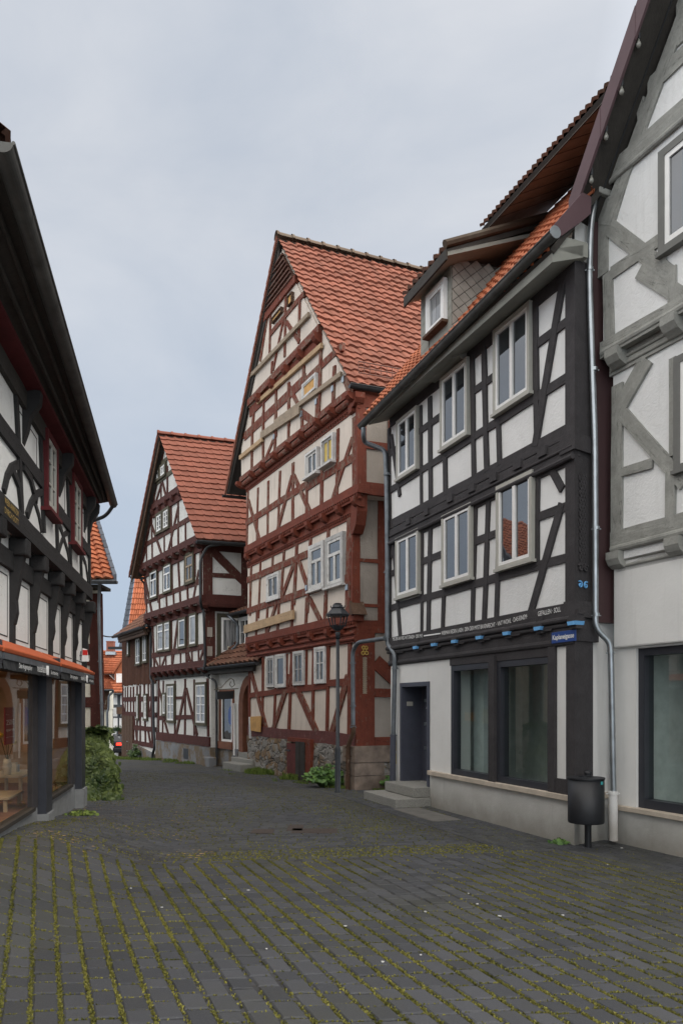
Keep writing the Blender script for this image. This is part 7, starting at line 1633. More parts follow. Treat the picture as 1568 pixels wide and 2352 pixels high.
# ================================================================ planting and small litter
def leaf(mb, c, nrm, size, up=None):
    t = nrm.cross(Vector((RND.uniform(-1, 1), RND.uniform(-1, 1), RND.uniform(-.4, 1)))).normalized(); b = nrm.cross(t).normalized()
    s = size; mb.face([c - b * s * .55, c + t * s * .42 - b * s * .1 + nrm * s * .12, c + t * s * .30 + b * s * .35, c + b * s * .65 - nrm * s * .1, c - t * s * .30 + b * s * .35, c - t * s * .42 - b * s * .1 + nrm * s * .12])
def build_ivy():
    x0, y0 = -4.62, 14.1; g = gz(-4.2, 13.8)
    t = thing('ivy_hedge', 'dense green ivy mound spilling over a low wall beside the dark shop', 'ivy', (-4.3, 14.0, g))
    cB = [at(D4(x, y), 13.75) for x, y in ((-40, 2400),)]
    top = at(B5(200, 1212), 13.8).z; right0 = at(B5(262, 1215), 13.6).x; right1 = at(B5(385, 1690), 13.5).x; left = at(C3(770, 1300), 13.8).x
    mb = MB(); RN = random.Random(5)
    mb0 = MB(); mb0.abox(((left + right0) / 2 - .25, 14.25, g + (top - g) / 2 - .1), right0 - left - .1, .5, top - g - .2); mb0.build('low_wall', M['concrete'], t)
    for k in range(9500):
        h = RN.random() ** .8; z = lerp(g + .0, top, h); sp = lerp(right1, right0, min(1, h * 1.02) ** 1.15) - .12 + .05 * mnoise.noise((z * 3, 1, 9))
        # a lumpy mound: front bulges at the foot
        yb = 14.25 - lerp(.95, .25, h ** .7) * (1 + .15 * mnoise.noise((z * 2, 0, 4)))
        mode = RN.random()
        if mode < .68: x = lerp(left, sp, RN.random() ** .8); y = yb + .22 * mnoise.noise((x * 3.2, z * 3.2, 1)) + RN.uniform(-.05, .09); nrm = Vector((RN.uniform(-.5, .6), -1, RN.uniform(-.1, .9)))
        elif mode < .90: y = lerp(yb, 15.0, RN.random()); x = sp + .16 * mnoise.noise((y * 3.5, z * 3.5, 7)) + RN.uniform(-.06, .04) - .25 * smooth(14.3, 15.2, y); nrm = Vector((1, RN.uniform(-.8, .3), RN.uniform(-.1, .8)))
        else: x = lerp(left, right0 - .05, RN.random()); y = lerp(13.85, 14.9, RN.random()); z = top + .16 * mnoise.noise((x * 3, y * 3, 2)) + RN.uniform(-.05, .04); nrm = Vector((RN.uniform(-.4, .4), RN.uniform(-.5, .3), 1))
        if x > (right0 if mode >= .9 else sp) - .25: x *= y / 13.75
        c = Vector((x, y, max(z, g + .01)))
        mb.tile = min(1, max(.02, .48 + .42 * mnoise.noise((x * 2.6, y * 2.6, z * 2.6)) + RN.uniform(-.28, .34)))
        leaf(mb, c, nrm.normalized(), RN.uniform(.065, .135))
    mb.build('foliage', M['leaf_ivy'], t, fix=False)
    mb = MB()
    for k in range(7):
        a = Vector((RN.uniform(left + .2, right0 - .3), 14.15, g)); mb.tube([a, a + Vector((RN.uniform(-.1, .1), .02, .4)), a + Vector((RN.uniform(-.15, .15), .05, .9))], .012, 5)
    mb.build('stems', M['ivy_stem'], t)
build_ivy()
def plant(name, label, cat, c, n, spread, height, size, mat, seed):
    RN = random.Random(seed); t = thing(name, label, cat, tuple(c)); mb = MB(); st = MB()
    for k in range(n):
        a = RN.uniform(0, 6.28); r = spread * RN.random() ** .6; tip = c + Vector((r * math.cos(a), r * .6 * math.sin(a), height * (1 - .55 * (r / spread) ** 2) * RN.uniform(.55, 1.05)))
        st.tube([c + Vector((r * .3 * math.cos(a), r * .2 * math.sin(a), 0)), lerp(c, tip, .6) + Vector((0, 0, .05)), tip], .006, 4, caps=False)
        for j in range(5):
            q = lerp(c + Vector((r * .4 * math.cos(a), r * .3 * math.sin(a), height * .15)), tip, RN.uniform(.35, 1.05)); nrm = Vector((RN.uniform(-.5, .5), RN.uniform(-.9, .1), RN.uniform(.3, 1))).normalized()
            mb.tile = RN.uniform(.05, 1); leaf(mb, q + Vector((RN.uniform(-.06, .06), RN.uniform(-.06, .06), 0)), nrm, size * RN.uniform(.6, 1.2))
    mb.build('foliage', mat, t, fix=False); st.build('stems', M['ivy_stem'], t)
pb = RD.pt(-.75, 0, .30); plant('shrub', 'broad-leaved green weed shrub growing at the foot of the street lamp', 'shrub', Vector((pb.x, pb.y, gz(pb.x, pb.y))), 130, .52, .50, .10, M['leaf_bright'], 3)
pb = RDS.pt(.75, 0, .25); plant('shrub', 'small green weed between the stone quoins and the white house', 'shrub', Vector((pb.x, pb.y, gz(pb.x, pb.y))), 40, .30, .35, .10, M['leaf_bright'], 4)
pb = BN.pt(BN.u(D4(740, 2100)), 0, .3); plant('shrub', 'tuft of weeds growing against the cement base of the barn', 'shrub', Vector((pb.x, pb.y, gz(pb.x, pb.y))), 40, .35, .6, .12, M['leaf_dark'], 6)
pb = Vector((BK.pt(-.15, 0, .12).x, BK.pt(-.15, 0, .12).y, 0)); plant('weed', 'tiny green weed at the corner of the white plinth near the litter bin', 'weed', pb, 9, .11, .07, .07, M['leaf_bright'], 7)
pb = LS.pt(LS.u(C3(500, 2060)) + .55, 0, .30); plant('weed', 'grass tuft on the pavement beside the concrete pier base of the shop', 'weed', Vector((pb.x, pb.y, gz(pb.x, pb.y))), 30, .22, .09, .06, M['grass'], 8)

def build_grass():
    mb = MB(); RN = random.Random(21)
    def strip(f, ua, ub, oa, ob, n, h, fade=1.0):
        for k in range(n):
            u = lerp(ua, ub, RN.random()); o = lerp(oa, ob, RN.random() ** 1.6); p = f.pt(u, 0, o); dens = mnoise.noise((p.x * 1.5, p.y * 1.5, 3))
            if dens < -.12 + .5 * (o - oa) / (ob - oa) * fade: continue
            z = gz(p.x, p.y); hh = h * RN.uniform(.35, 1.15) * (1 - .5 * (o - oa) / (ob - oa)); a = RN.uniform(0, 6.28); w = .006 + .004 * RN.random()
            d = Vector((math.cos(a), math.sin(a), 0)); e = Vector((RN.uniform(-.5, .5), RN.uniform(-.5, .5), 0)) * hh; b = Vector((p.x, p.y, z)); mb.tile = RN.uniform(.02, 1)
            mb.face([b - d * w, b + d * w, b + e * .5 + Vector((0, 0, hh * .65)) + d * w * .6, b + e + Vector((0, 0, hh))])
    strip(RD, -5.6, -2.6, .06, .75, 9000, .17); strip(RD, -2.6, -.2, .05, .5, 2500, .10); strip(RD, -6.2, -4.6, .1, 1.0, 2500, .10)
    strip(AN, -.9, 2.0, .1, .8, 2200, .12); strip(MD, -7, -1, .06, .7, 5500, .10); strip(BN, -6, 0, .1, .9, 4000, .14); strip(RDS, .2, 1.6, .1, .9, 900, .05)
    o = mb.build('grass', M['grass'], fix=False); struct(o, 'stuff'); o['label'] = 'green grass and weeds growing along the foot of the house walls'
build_grass()
# ================================================================ ground
def drain_line(t): return Vector((lerp(-3.9, 2.1, t), lerp(7.82, 8.72, t)))   # front edge of the paved gutter band
def near_limit(x): return lerp(7.82, 8.72, (x + 3.9) / 6.0)
def build_ground():
    mb = MB()
    xs = sorted(set([-80, -50, -30, -20, -14, -10, -8, -7, -6] + [-5 + .25 * k for k in range(21)] + [.5 * k for k in range(1, 11)] + [6, 8, 12, 20, 35, 60, 90])); ys = [-30, -15, -6, -2, 0] + [1 + .5 * k for k in range(12)] + [7 + .25 * k for k in range(28)] + [14 + .5 * k for k in range(26)] + [27 + k for k in range(34)] + [65, 75, 90, 120, 170, 260]
    mb.grid([[(x, y, gz(x, y)) for x in xs] for y in ys])
    m, nt, b = nodes_of('sett_paving'); v = coords(nt)
    mp = N(nt, 'ShaderNodeMapping'); L(nt, v, mp.inputs['Vector']); mp.inputs['Rotation'].default_value = (0, 0, math.radians(4))
    wob = N(nt, 'ShaderNodeTexNoise'); wob.inputs['Scale'].default_value = 3.0; L(nt, mp.outputs['Vector'], wob.inputs['Vector'])
    vm = N(nt, 'ShaderNodeMix', data_type='VECTOR'); vm.inputs[0].default_value = .03; L(nt, mp.outputs['Vector'], vm.inputs[4]); L(nt, wob.outputs['Color'], vm.inputs[5])
    br = N(nt, 'ShaderNodeTexBrick'); L(nt, vm.outputs[1], br.inputs['Vector'])
    br.inputs['Scale'].default_value = 1.0; br.inputs['Brick Width'].default_value = .21; br.inputs['Row Height'].default_value = .105; br.inputs['Mortar Size'].default_value = .007; br.inputs['Mortar Smooth'].default_value = .7; br.inputs['Bias'].default_value = -.2
    br.inputs['Color1'].default_value = (.040, .040, .044, 1); br.inputs['Color2'].default_value = (.074, .074, .077, 1); br.inputs['Mortar'].default_value = (.020, .020, .017, 1)
    mossy = noise(nt, .5, 5, .62, v); fine = noise(nt, 9, 5, .75, v); patch = noise(nt, 45, 3, .7, v)
    mo = math_(nt, 'MULTIPLY', thresh(nt, mossy, .36, .60), thresh(nt, fine, .47, .62))
    mo = math_(nt, 'MULTIPLY', mo, math_(nt, 'ADD', .12, math_(nt, 'MULTIPLY', br.outputs['Fac'], .85)))
    mc = ramp(nt, patch, [(.3, (.05, .048, .014)), (.7, (.14, .125, .036))])
    c = mixc(nt, mo, br.outputs['Color'], mc)
    c = mixc(nt, math_(nt, 'MULTIPLY', thresh(nt, mossy, .5, .72), .28), c, (.075, .072, .03))
    c = mixc(nt, math_(nt, 'MULTIPLY', thresh(nt, noise(nt, 130, 2, .5, v), .6, .75), .35), c, (.12, .12, .12))
    lw = noise(nt, .8, 3, .6, v); c = mixc(nt, math_(nt, 'MULTIPLY', thresh(nt, lw, .5, .7), .25), c, (.03, .028, .028))
    L(nt, c, b.inputs['Base Color']); b.inputs['Roughness'].default_value = .8; b.inputs['Specular IOR Level'].default_value = .35
    h = math_(nt, 'ADD', math_(nt, 'MULTIPLY', br.outputs['Fac'], -1.0), math_(nt, 'MULTIPLY', patch, .45)); bump(nt, b, h, .7, .012)
    struct(mb.build('ground', m, fix=False))
    # stone blocks of the foreground: courses run up the street, each block a bevelled stone
    RN = random.Random(31); mb = MB(); cd = Vector((-.405, 1)).normalized(); rd = Vector((1, .10)).normalized(); moss = MB()
    W = .142
    for j in range(-40, 52):
        a0 = j * (W + .024) / abs(rd.x); base = Vector((0, 5.6)) + rd * a0
        s = -4.6 + RN.random() * .2
        while s < 5.5:
            ln = RN.choice((.15, .17, .19, .21, .24)); p = base + cd * (s + ln / 2); s += ln + .012
            if not (2.7 < p.y < near_limit(p.x) - .09 and -5.2 < p.x < 5.2): continue
            if p.x > 3.4 + .456 * 0 and p.x > 3.445 - .456 * (p.y - 9.385) - .75 and p.y > 6.2: continue
            z = gz(p.x, p.y) + RN.uniform(.006, .013); gx, gy = (gz(p.x + .1, p.y) - gz(p.x - .1, p.y)) / .2, (gz(p.x, p.y + .1) - gz(p.x, p.y - .1)) / .2; tx, ty = RN.uniform(-.012, .012) + gx * rd.x + gy * rd.y, RN.uniform(-.012, .012) + gx * cd.x + gy * cd.y; w2, l2 = W / 2 * RN.uniform(.95, 1.03), ln / 2; bv = .011
            rot = RN.uniform(-.02, .02); e = (cd + rd * rot).normalized(); r_ = (rd - cd * rot).normalized()
            def V_(a, c_, zz): q = p + r_ * a + e * c_; return (q.x, q.y, zz + a * tx + c_ * ty)
            jt = lambda: RN.uniform(-.004, .004)
            O = [V_(-w2 + jt(), -l2 + jt(), z - .03), V_(w2 + jt(), -l2 + jt(), z - .03), V_(w2 + jt(), l2 + jt(), z - .03), V_(-w2 + jt(), l2 + jt(), z - .03)]
            Mi = [(o[0], o[1], o[2] + .022) for o in O]; I = [V_(-w2 + bv, -l2 + bv, z), V_(w2 - bv, -l2 + bv, z), V_(w2 - bv, l2 - bv, z), V_(-w2 + bv, l2 - bv, z)]
            mb.tile = RN.uniform(.02, 1); i = len(mb.v); mb.v += O + Mi + I
            for k in range(4):
                q = (k + 1) % 4; mb.f.append((i + k, i + q, i + 4 + q, i + 4 + k)); mb.f.append((i + 4 + k, i + 4 + q, i + 8 + q, i + 8 + k)); mb.a += [mb.tile] * 2
            mb.f.append((i + 8, i + 9, i + 10, i + 11)); mb.a.append(mb.tile)
            # moss in the joints
            dens = .62 + 1.3 * mnoise.noise((p.x * .8, p.y * .8, 8)) + .35 * smooth(1.5, -2.5, p.x)
            for k in range(int(75 * (ln / .2))):
                if RN.random() > dens + .5 * mnoise.noise((p.x * 4, p.y * 4, k * .05)): continue
                side = RN.random() < .80
                if side: q = p + rd * (W / 2 + .012 + RN.gauss(0, .0062)) + cd * RN.uniform(-l2, l2)
                else:
                    if RN.random() > .85: continue
                    q = p + cd * (l2 + .006 + RN.gauss(0, .005)) + rd * RN.uniform(-w2, w2)
                zz = gz(q.x, q.y) - .004; moss.tile = min(1, max(.02, .42 + .45 * mnoise.noise((q.x * 1.7, q.y * 1.7, 5)) + RN.uniform(-.3, .35)))
                for n_ in range(2):
                    an = RN.uniform(0, 6.28); d = Vector((math.cos(an), math.sin(an), 0)) * RN.uniform(.004, .009); u = Vector((RN.uniform(-.007, .007), RN.uniform(-.007, .007), RN.uniform(.009, .020))); c0 = Vector((q.x + RN.uniform(-.007, .007), q.y + RN.uniform(-.007, .007), zz)); moss.face([c0 - d, c0 + d, c0 + d * .6 + u, c0 - d * .6 + u])
    gp = lambda x, y, z=0: (lambda r: Vector((r.x, r.y)))(at((x * 1.7417, y * 1.7417), (EYE - z) * FPX / (y * 1.7417 - HY)))
    BP = [gp(1210, 1952), gp(1000, 1900), gp(800, 1847), gp(640, 1805), gp(520, 1780), gp(430, 1766)]
    def band_d(x, y):                                  # signed distance to the long channel's centre line
        q = Vector((x, y)); best = 9
        for a_, b_ in zip(BP[:-1], BP[1:]):
            d_ = b_ - a_; t_ = min(1, max(0, (q - a_).dot(d_) / d_.length_squared)); best = min(best, (q - a_ - d_ * t_).length)
        return best
    # long channel: six courses of small setts bending up the lane
    for r in range(6):
        for a_, b_ in zip(BP[:-1], BP[1:]):
            d_ = (b_ - a_).normalized(); n_ = Vector((-d_.y, d_.x)); L_ = (b_ - a_).length; sss = RN.random() * .1
            while sss < L_:
                ln = RN.choice((.12, .13, .14, .15)); q0 = a_ + d_ * (sss + ln / 2) + n_ * ((r - 2.5) * .105); sss += ln + .012
                z = gz(q0.x, q0.y) + RN.uniform(.003, .009) - .006; sl_ = (gz(q0.x, q0.y + .1) - gz(q0.x, q0.y - .1)) / .2; i = len(mb.v); mb.tile = RN.uniform(.15, 1)
                for (aw, al, dz) in ((ln / 2, .046, -.03), (ln / 2, .046, -.008), (ln / 2 - .010, .036, 0)):
                    for sx_, sy_ in ((-1, -1), (1, -1), (1, 1), (-1, 1)):
                        q = q0 + d_ * (sx_ * aw + RN.uniform(-.003, .003)) + n_ * (sy_ * al); mb.v.append((q.x, q.y, z + dz + sl_ * (q.y - q0.y)))
                for lv in (0, 4):
                    for k in range(4): q = (k + 1) % 4; mb.f.append((i + lv + k, i + lv + q, i + lv + 4 + q, i + lv + 4 + k)); mb.a.append(mb.tile)
                mb.f.append((i + 8, i + 9, i + 10, i + 11)); mb.a.append(mb.tile)
                for k in range(9 if q0.y < 14 else 5):
                    if RN.random() > .62: continue
                    q = q0 + n_ * (.052 + RN.gauss(0, .007)) + d_ * RN.uniform(-ln / 2, ln / 2) if RN.random() < .75 else q0 + d_ * (ln / 2 + .006 + RN.gauss(0, .005)) + n_ * RN.uniform(-.05, .05)
                    moss.tile = RN.uniform(.1, .7); c0 = Vector((q.x, q.y, gz(q.x, q.y))); dd = Vector((d_.x, d_.y, 0)) * RN.uniform(.005, .014); u = Vector((RN.uniform(-.006, .006), RN.uniform(-.006, .006), RN.uniform(.008, .016))); moss.face([c0 - dd, c0 + dd, c0 + dd * .5 + u, c0 - dd * .5 + u])
    # crosswise courses of smaller setts up the lane
    row = 0; y0_ = 7.0
    def in_lane(x, y):
        xr = 2.6 - .40 * (y - 9.1) if y > 9.0 else 2.4
        xl = -4.55 - .13 * (y - 13.3) if y < 13.3 else -4.35
        if y > 15.3: xr = .2 - .53 * (y - 15.3) + .05
        if y > 13.0: xl = -4.5 - .2 * (y - 13)
        return xl < x < xr
    y = y0_
    while y < 21.5:
        rh = .098 if y < 16 else .104; x = -7.0 + RN.random() * .2; row += 1
        while x < 3.2:
            ln = RN.choice((.17, .19, .20, .21, .22)); cx_, cy_ = x + ln / 2, y + .06 * (x + ln / 2); x += ln + .008
            if cy_ < near_limit(cx_) + .62 or not in_lane(cx_, cy_) or band_d(cx_, cy_) < .37: continue
            z = gz(cx_, cy_) + RN.uniform(.006, .013); tx, ty = RN.uniform(-.008, .008) + (gz(cx_ + .1, cy_) - gz(cx_ - .1, cy_)) / .2, RN.uniform(-.010, .010) + (gz(cx_, cy_ + .1) - gz(cx_, cy_ - .1)) / .2; w2, l2 = ln / 2, rh / 2 - .004; bv = .009; i = len(mb.v); mb.tile = RN.uniform(.02, 1)
            for (aw, al, dz) in ((w2, l2, -.03), (w2, l2, -.008), (w2 - bv, l2 - bv, 0)):
                for sx_, sy_ in ((-1, -1), (1, -1), (1, 1), (-1, 1)): mb.v.append((cx_ + sx_ * aw + RN.uniform(-.002, .002), cy_ + sy_ * al + sx_ * aw * .06, z + dz + sx_ * aw * tx + sy_ * al * ty))
            for lv in (0, 4):
                for k in range(4): q = (k + 1) % 4; mb.f.append((i + lv + k, i + lv + q, i + lv + 4 + q, i + lv + 4 + k)); mb.a.append(mb.tile)
            mb.f.append((i + 8, i + 9, i + 10, i + 11)); mb.a.append(mb.tile)
            dens = .36 + .9 * mnoise.noise((cx_ * .7, cy_ * .7, 12)) + .30 * smooth(-1.5, 1.0, cx_)
            for k in range(int(14 if cy_ < 14 else 7)):
                if RN.random() > dens: continue
                if RN.random() < .7: qx, qy = cx_ + RN.uniform(-w2, w2), cy_ + l2 + .004 + RN.gauss(0, .006)
                else: qx, qy = cx_ + w2 + RN.gauss(0, .005), cy_ + RN.uniform(-l2, l2)
                moss.tile = min(.8, max(.02, .32 + .4 * mnoise.noise((qx * 1.7, qy * 1.7, 5)) + RN.uniform(-.25, .25))); zz = gz(qx, qy)
                d = Vector((RN.uniform(.004, .013), RN.uniform(-.004, .004), 0)); u = Vector((RN.uniform(-.006, .006), RN.uniform(-.006, .006), RN.uniform(.010, .020))); c0 = Vector((qx, qy, zz)); moss.face([c0 - d, c0 + d, c0 + d * .5 + u, c0 - d * .5 + u])
        y += rh
    # shallow cross channel of small setts in five courses
    for r in range(6):
        x = -4.6 - RN.random() * .1
        while x < 2.5:
            ln = RN.choice((.10, .11, .12)); cx_ = x + ln / 2; x += ln + .012
            cy_ = near_limit(cx_) + .0 + .098 * r; s_ = .15
            if cx_ > 2.3 - .0 * r: continue
            z = gz(cx_, cy_) + RN.uniform(.004, .010) - .008 * math.sin(math.pi * (r + .5) / 6); i = len(mb.v); mb.tile = RN.uniform(.25, 1); w2, l2, bv = ln / 2, .042, .010
            for (aw, al, dz) in ((w2, l2, -.03), (w2, l2, -.010), (w2 - bv, l2 - bv, 0)):
                for sx_, sy_ in ((-1, -1), (1, -1), (1, 1), (-1, 1)): mb.v.append((cx_ + sx_ * aw + RN.uniform(-.003, .003), cy_ + sy_ * al + sx_ * aw * s_, z + dz + sx_ * aw * (gz(cx_ + .1, cy_) - gz(cx_ - .1, cy_)) / .2 + sy_ * al * (gz(cx_, cy_ + .1) - gz(cx_, cy_ - .1)) / .2))
            for lv in (0, 4):
                for k in range(4): q = (k + 1) % 4; mb.f.append((i + lv + k, i + lv + q, i + lv + 4 + q, i + lv + 4 + k)); mb.a.append(mb.tile)
            mb.f.append((i + 8, i + 9, i + 10, i + 11)); mb.a.append(mb.tile)
            dens = .25 + .8 * smooth(-3.5, .5, cx_) + .5 * mnoise.noise((cx_ * 1.2, 3, 1))
            for k in range(14):
                if RN.random() > dens: continue
                if RN.random() < .6: qx, qy = cx_ + RN.uniform(-w2, w2), cy_ + l2 + .006 + RN.gauss(0, .007)
                else: qx, qy = cx_ + w2 + .006 + RN.gauss(0, .006), cy_ + RN.uniform(-l2, l2)
                moss.tile = RN.uniform(.1, .8); d = Vector((RN.uniform(.005, .012), 0, 0)); u = Vector((RN.uniform(-.006, .006), RN.uniform(-.006, .006), RN.uniform(.006, .015))); c0 = Vector((qx, qy, gz(qx, qy))); moss.face([c0 - d, c0 + d, c0 + d * .5 + u, c0 - d * .5 + u])
    m, nt, b = nodes_of('dark_paving_stone'); v = coords(nt); a = N(nt, 'ShaderNodeAttribute', attribute_name='tile')
    c = ramp(nt, a.outputs['Fac'], [(0, (.037, .039, .044)), (1, (.064, .066, .073))]); sp = noise(nt, 170, 3, .6, v); f2 = noise(nt, 3, 5, .65, v)
    c = mixc(nt, math_(nt, 'MULTIPLY', thresh(nt, sp, .56, .72), .5), c, (.135, .135, .14)); c = mixc(nt, math_(nt, 'MULTIPLY', thresh(nt, sp, .44, .30), .5), c, (.018, .018, .02))
    c = mixc(nt, math_(nt, 'MULTIPLY', thresh(nt, f2, .52, .75), .3), c, (.055, .052, .04)); f3 = noise(nt, .45, 4, .6, v); c = mixc(nt, math_(nt, 'MULTIPLY', thresh(nt, f3, .48, .68), .32), c, (.062, .062, .030))
    L(nt, c, b.inputs['Base Color']); b.inputs['Roughness'].default_value = .78; b.inputs['Specular IOR Level'].default_value = .35; bump(nt, b, math_(nt, 'ADD', sp, math_(nt, 'MULTIPLY', noise(nt, 35, 4, .7, v), .8)), .45, .006)
    struct(mb.build('paving', m, fix=True))
    o = moss.build('joint_moss', M['moss'], fix=False); struct(o, 'stuff'); o['label'] = 'green and yellow moss growing in the joints of the dark paving stones'
    # darker apron of larger slabs along the right-hand houses
    def slabs():
        RN = random.Random(9); mb = MB()
        F_ = [(BK, -6.4, 0.0, .02), (GR, -.1, 5.2, .03)]
        for f, ua, ub, o0 in F_:
            r = 0
            for o in [o0 + .02 + .105 * k for k in range(9)]:
                u = ua - RN.random() * .2; r += 1
                while u < ub:
                    ln = RN.choice((.20, .21, .22)); p = f.pt(u + ln / 2, 0, o + .05); u += ln + .008
                    if f is BK and (f.o - Vector((p.x, p.y))).length < .0: continue
                    if f is BK and -5.2 < u < -3.9 and o < .7: continue
                    z = gz(p.x, p.y) + RN.uniform(.008, .014); tx = RN.uniform(-.02, .02); A = [(-ln / 2, -.049), (ln / 2, -.049), (ln / 2, .049), (-ln / 2, .049)]
                    i = len(mb.v); mb.tile = RN.uniform(.02, .8)
                    for s_, dz in ((1.0, -.03), (1.0, -.006), (.90, 0)):
                        for a, c_ in A: q = f.pt(u - .008 - ln / 2 + a * s_, 0, o + .05 + c_ * s_); mb.v.append((q.x, q.y, z + dz + a * tx))
                    for lv in (0, 4):
                        for k in range(4): q = (k + 1) % 4; mb.f.append((i + lv + k, i + lv + q, i + lv + 4 + q, i + lv + 4 + k)); mb.a.append(mb.tile)
                    mb.f.append((i + 8, i + 9, i + 10, i + 11)); mb.a.append(mb.tile)
        struct(mb.build('pavement', bpy.data.materials['dark_paving_stone'], fix=True))
    slabs()
    # rusty valve covers and pale scraps
    for (x, y, w_, d_, lab) in ((722, 1911, .62, .16, 'rusty rectangular drain cover set flush in the paving'), (678, 1904, .22, .22, 'small rusty valve cover beside the drain cover'), (603, 1912, .3, .14, 'narrow rusty cover left of the drain cover')):
        p = gp(x, y); mb = MB(); mb.abox((p.x, p.y, gz(p.x, p.y) + .008), w_, d_ * 2.2, .018); tag(mb.build('drain_cover', plain('rusty_iron_cover', (.050, .038, .032), .8, var=.3, scale=20), bevel=.003), lab, 'drain cover')
    p = BK.pt(-2.9, 0, .55); mb = MB(); mb.box(BK, -3.6, -2.2, -.01, .022, .30, .78); tag(mb.build('stone_slab', M['granite_dark'], bevel=.004), 'long grey stone slab set in the pavement before the shop plinth', 'slab')
    RN = random.Random(77); scr = MB()
    spots = [(1075, 2057), (1096, 2081), (977, 2099), (793, 2132), (878, 2215), (966, 2199), (611, 2185), (372, 2089), (301, 2045), (1292, 2107), (1147, 2109), (516, 2069), (570, 2049), (1395, 1990), (1427, 1951), (455, 1722)]
    for (x, y) in spots[:15]:
        p = gp(x, y); z = gz(p.x, p.y) + .016; a = RN.uniform(0, 3); mb = MB(); r = RN.uniform(.008, .015)
        P = [(p.x + r * RN.uniform(.6, 1.3) * math.cos(a + k * 1.05), p.y + r * RN.uniform(.6, 1.3) * math.sin(a + k * 1.05)) for k in range(6)]
        i = MB(); i.face([(q[0], q[1], z + .003) for q in P]); 
        for k in range(6): q = P[(k + 1) % 6]; i.face([(P[k][0], P[k][1], z - .003), (q[0], q[1], z - .003), (q[0], q[1], z + .003), (P[k][0], P[k][1], z + .003)])
        o = i.build('paper_scrap', M['scrap'], fix=False); tag(o, 'tiny pale scrap lying on the dark paving stones', 'litter', 'pale scraps scattered on the paving')
    # dry moss and straw near the shop
    mb = MB()
    for k in range(5200):
        x, y = RN.uniform(-4.6, -1.2), RN.uniform(7.6, 13.0)
        if mnoise.noise((x * 1.1, y * 1.1, 2)) < .02 + .25 * smooth(-3.6, -1.4, x) or RN.random() > .6: continue
        z = gz(x, y) + .004; d = Vector((RN.choice((1, 1, .1)) * RN.uniform(.008, .035), RN.uniform(-.006, .006), 0)); n_ = Vector((-d.y, d.x, 0)).normalized() * RN.uniform(.003, .007); c0 = Vector((x, round(y / .105) * .105 + RN.uniform(-.008, .008), z)); mb.tile = RN.uniform(.02, 1); mb.face([c0 - d, c0 - n_, c0 + d, c0 + n_ + Vector((0, 0, .006))])
    o = mb.build('dry_moss', leafmat('dry_straw_moss', (.12, .085, .035), (.36, .25, .13), .1, .9), fix=False); struct(o, 'stuff'); o['label'] = 'dry straw-coloured moss and crumbs on the paving before the shop'
M['scrap'] = plain('pale_scrap', (.42, .42, .40), .8)
M['granite_dark'] = plain('grey_slab_stone', (.12, .115, .105), .85, var=.2, bmp=.3)
build_ground()
# ================================================================ camera, light, sky
cam = bpy.data.cameras.new('camera'); co = bpy.data.objects.new('camera', cam); COL.objects.link(co); SC.camera = co
co.location = (0, 0, EYE); co.rotation_euler = (math.radians(90), 0, 0)
cam.sensor_fit = 'HORIZONTAL'; cam.sensor_width = 36; cam.lens = 36 * FPX / 2731
cam.shift_y = (HY - 2048) / 2731; cam.clip_end = 2000; cam.clip_start = .05
w = bpy.data.worlds.new('World'); SC.world = w; w.use_nodes = True; nt = w.node_tree; bg = nt.nodes['Background']
SUN_EL, SUN_AZ = math.radians(50), math.radians(128)     # behind the viewer's right shoulder, veiled by cloud
sky = N(nt, 'ShaderNodeTexSky', sky_type='NISHITA'); sky.sun_disc = False; sky.sun_elevation = SUN_EL; sky.sun_rotation = SUN_AZ
sky.air_density = 1.0; sky.dust_density = 2.5
tc = N(nt, 'ShaderNodeTexCoord'); mp = N(nt, 'ShaderNodeMapping'); mp.inputs['Scale'].default_value = (1.0, 1.0, 2.2); L(nt, tc.outputs['Generated'], mp.inputs['Vector'])
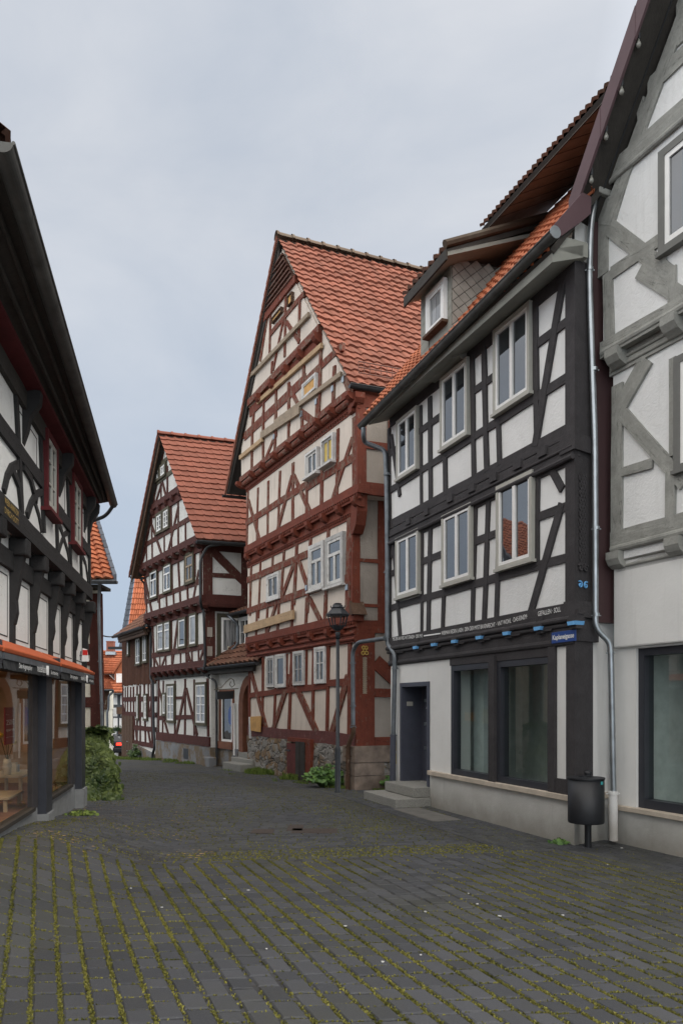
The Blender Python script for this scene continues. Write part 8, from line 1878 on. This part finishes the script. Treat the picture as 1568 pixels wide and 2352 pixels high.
cl = noise(nt, 2.6, 6, .55, mp.outputs['Vector'], .4)
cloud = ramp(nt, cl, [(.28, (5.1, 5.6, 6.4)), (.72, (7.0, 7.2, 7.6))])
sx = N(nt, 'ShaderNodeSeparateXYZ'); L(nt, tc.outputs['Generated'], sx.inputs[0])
bk_ = thresh(nt, sx.outputs['Y'], .66, .0); rt_ = thresh(nt, sx.outputs['X'], .25, .9)     # sky brightness added out of view, behind and right, to light the facades
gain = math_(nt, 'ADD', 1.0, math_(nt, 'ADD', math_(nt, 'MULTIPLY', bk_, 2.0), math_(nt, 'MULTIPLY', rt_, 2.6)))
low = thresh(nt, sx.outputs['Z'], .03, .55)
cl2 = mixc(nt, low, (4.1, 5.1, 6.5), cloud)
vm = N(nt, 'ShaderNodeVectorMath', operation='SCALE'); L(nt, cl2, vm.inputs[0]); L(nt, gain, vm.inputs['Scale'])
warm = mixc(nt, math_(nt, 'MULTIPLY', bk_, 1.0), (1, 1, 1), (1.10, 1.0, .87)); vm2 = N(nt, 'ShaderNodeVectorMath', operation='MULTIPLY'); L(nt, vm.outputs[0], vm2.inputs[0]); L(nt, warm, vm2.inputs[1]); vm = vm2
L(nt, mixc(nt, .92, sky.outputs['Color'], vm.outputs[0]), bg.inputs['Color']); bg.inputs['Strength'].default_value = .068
sl_ = bpy.data.lights.new('sun', 'SUN'); sl_.energy = 1.0; sl_.angle = math.radians(50); sl_.color = (1, .94, .86)
so = bpy.data.objects.new('sun', sl_); COL.objects.link(so)
d_ = Vector((math.sin(SUN_AZ) * math.cos(SUN_EL), math.cos(SUN_AZ) * math.cos(SUN_EL), math.sin(SUN_EL)))
so.rotation_euler = (-d_).to_track_quat('-Z', 'Y').to_euler(); so.location = (0, -4, 20)
SC.view_settings.view_transform = 'Standard'; SC.view_settings.look = 'None'; SC.view_settings.exposure = .68; SC.view_settings.gamma = 1
SC.cycles.max_bounces = 7; SC.cycles.diffuse_bounces = 4; SC.cycles.transparent_max_bounces = 8; SC.cycles.sample_clamp_indirect = 4
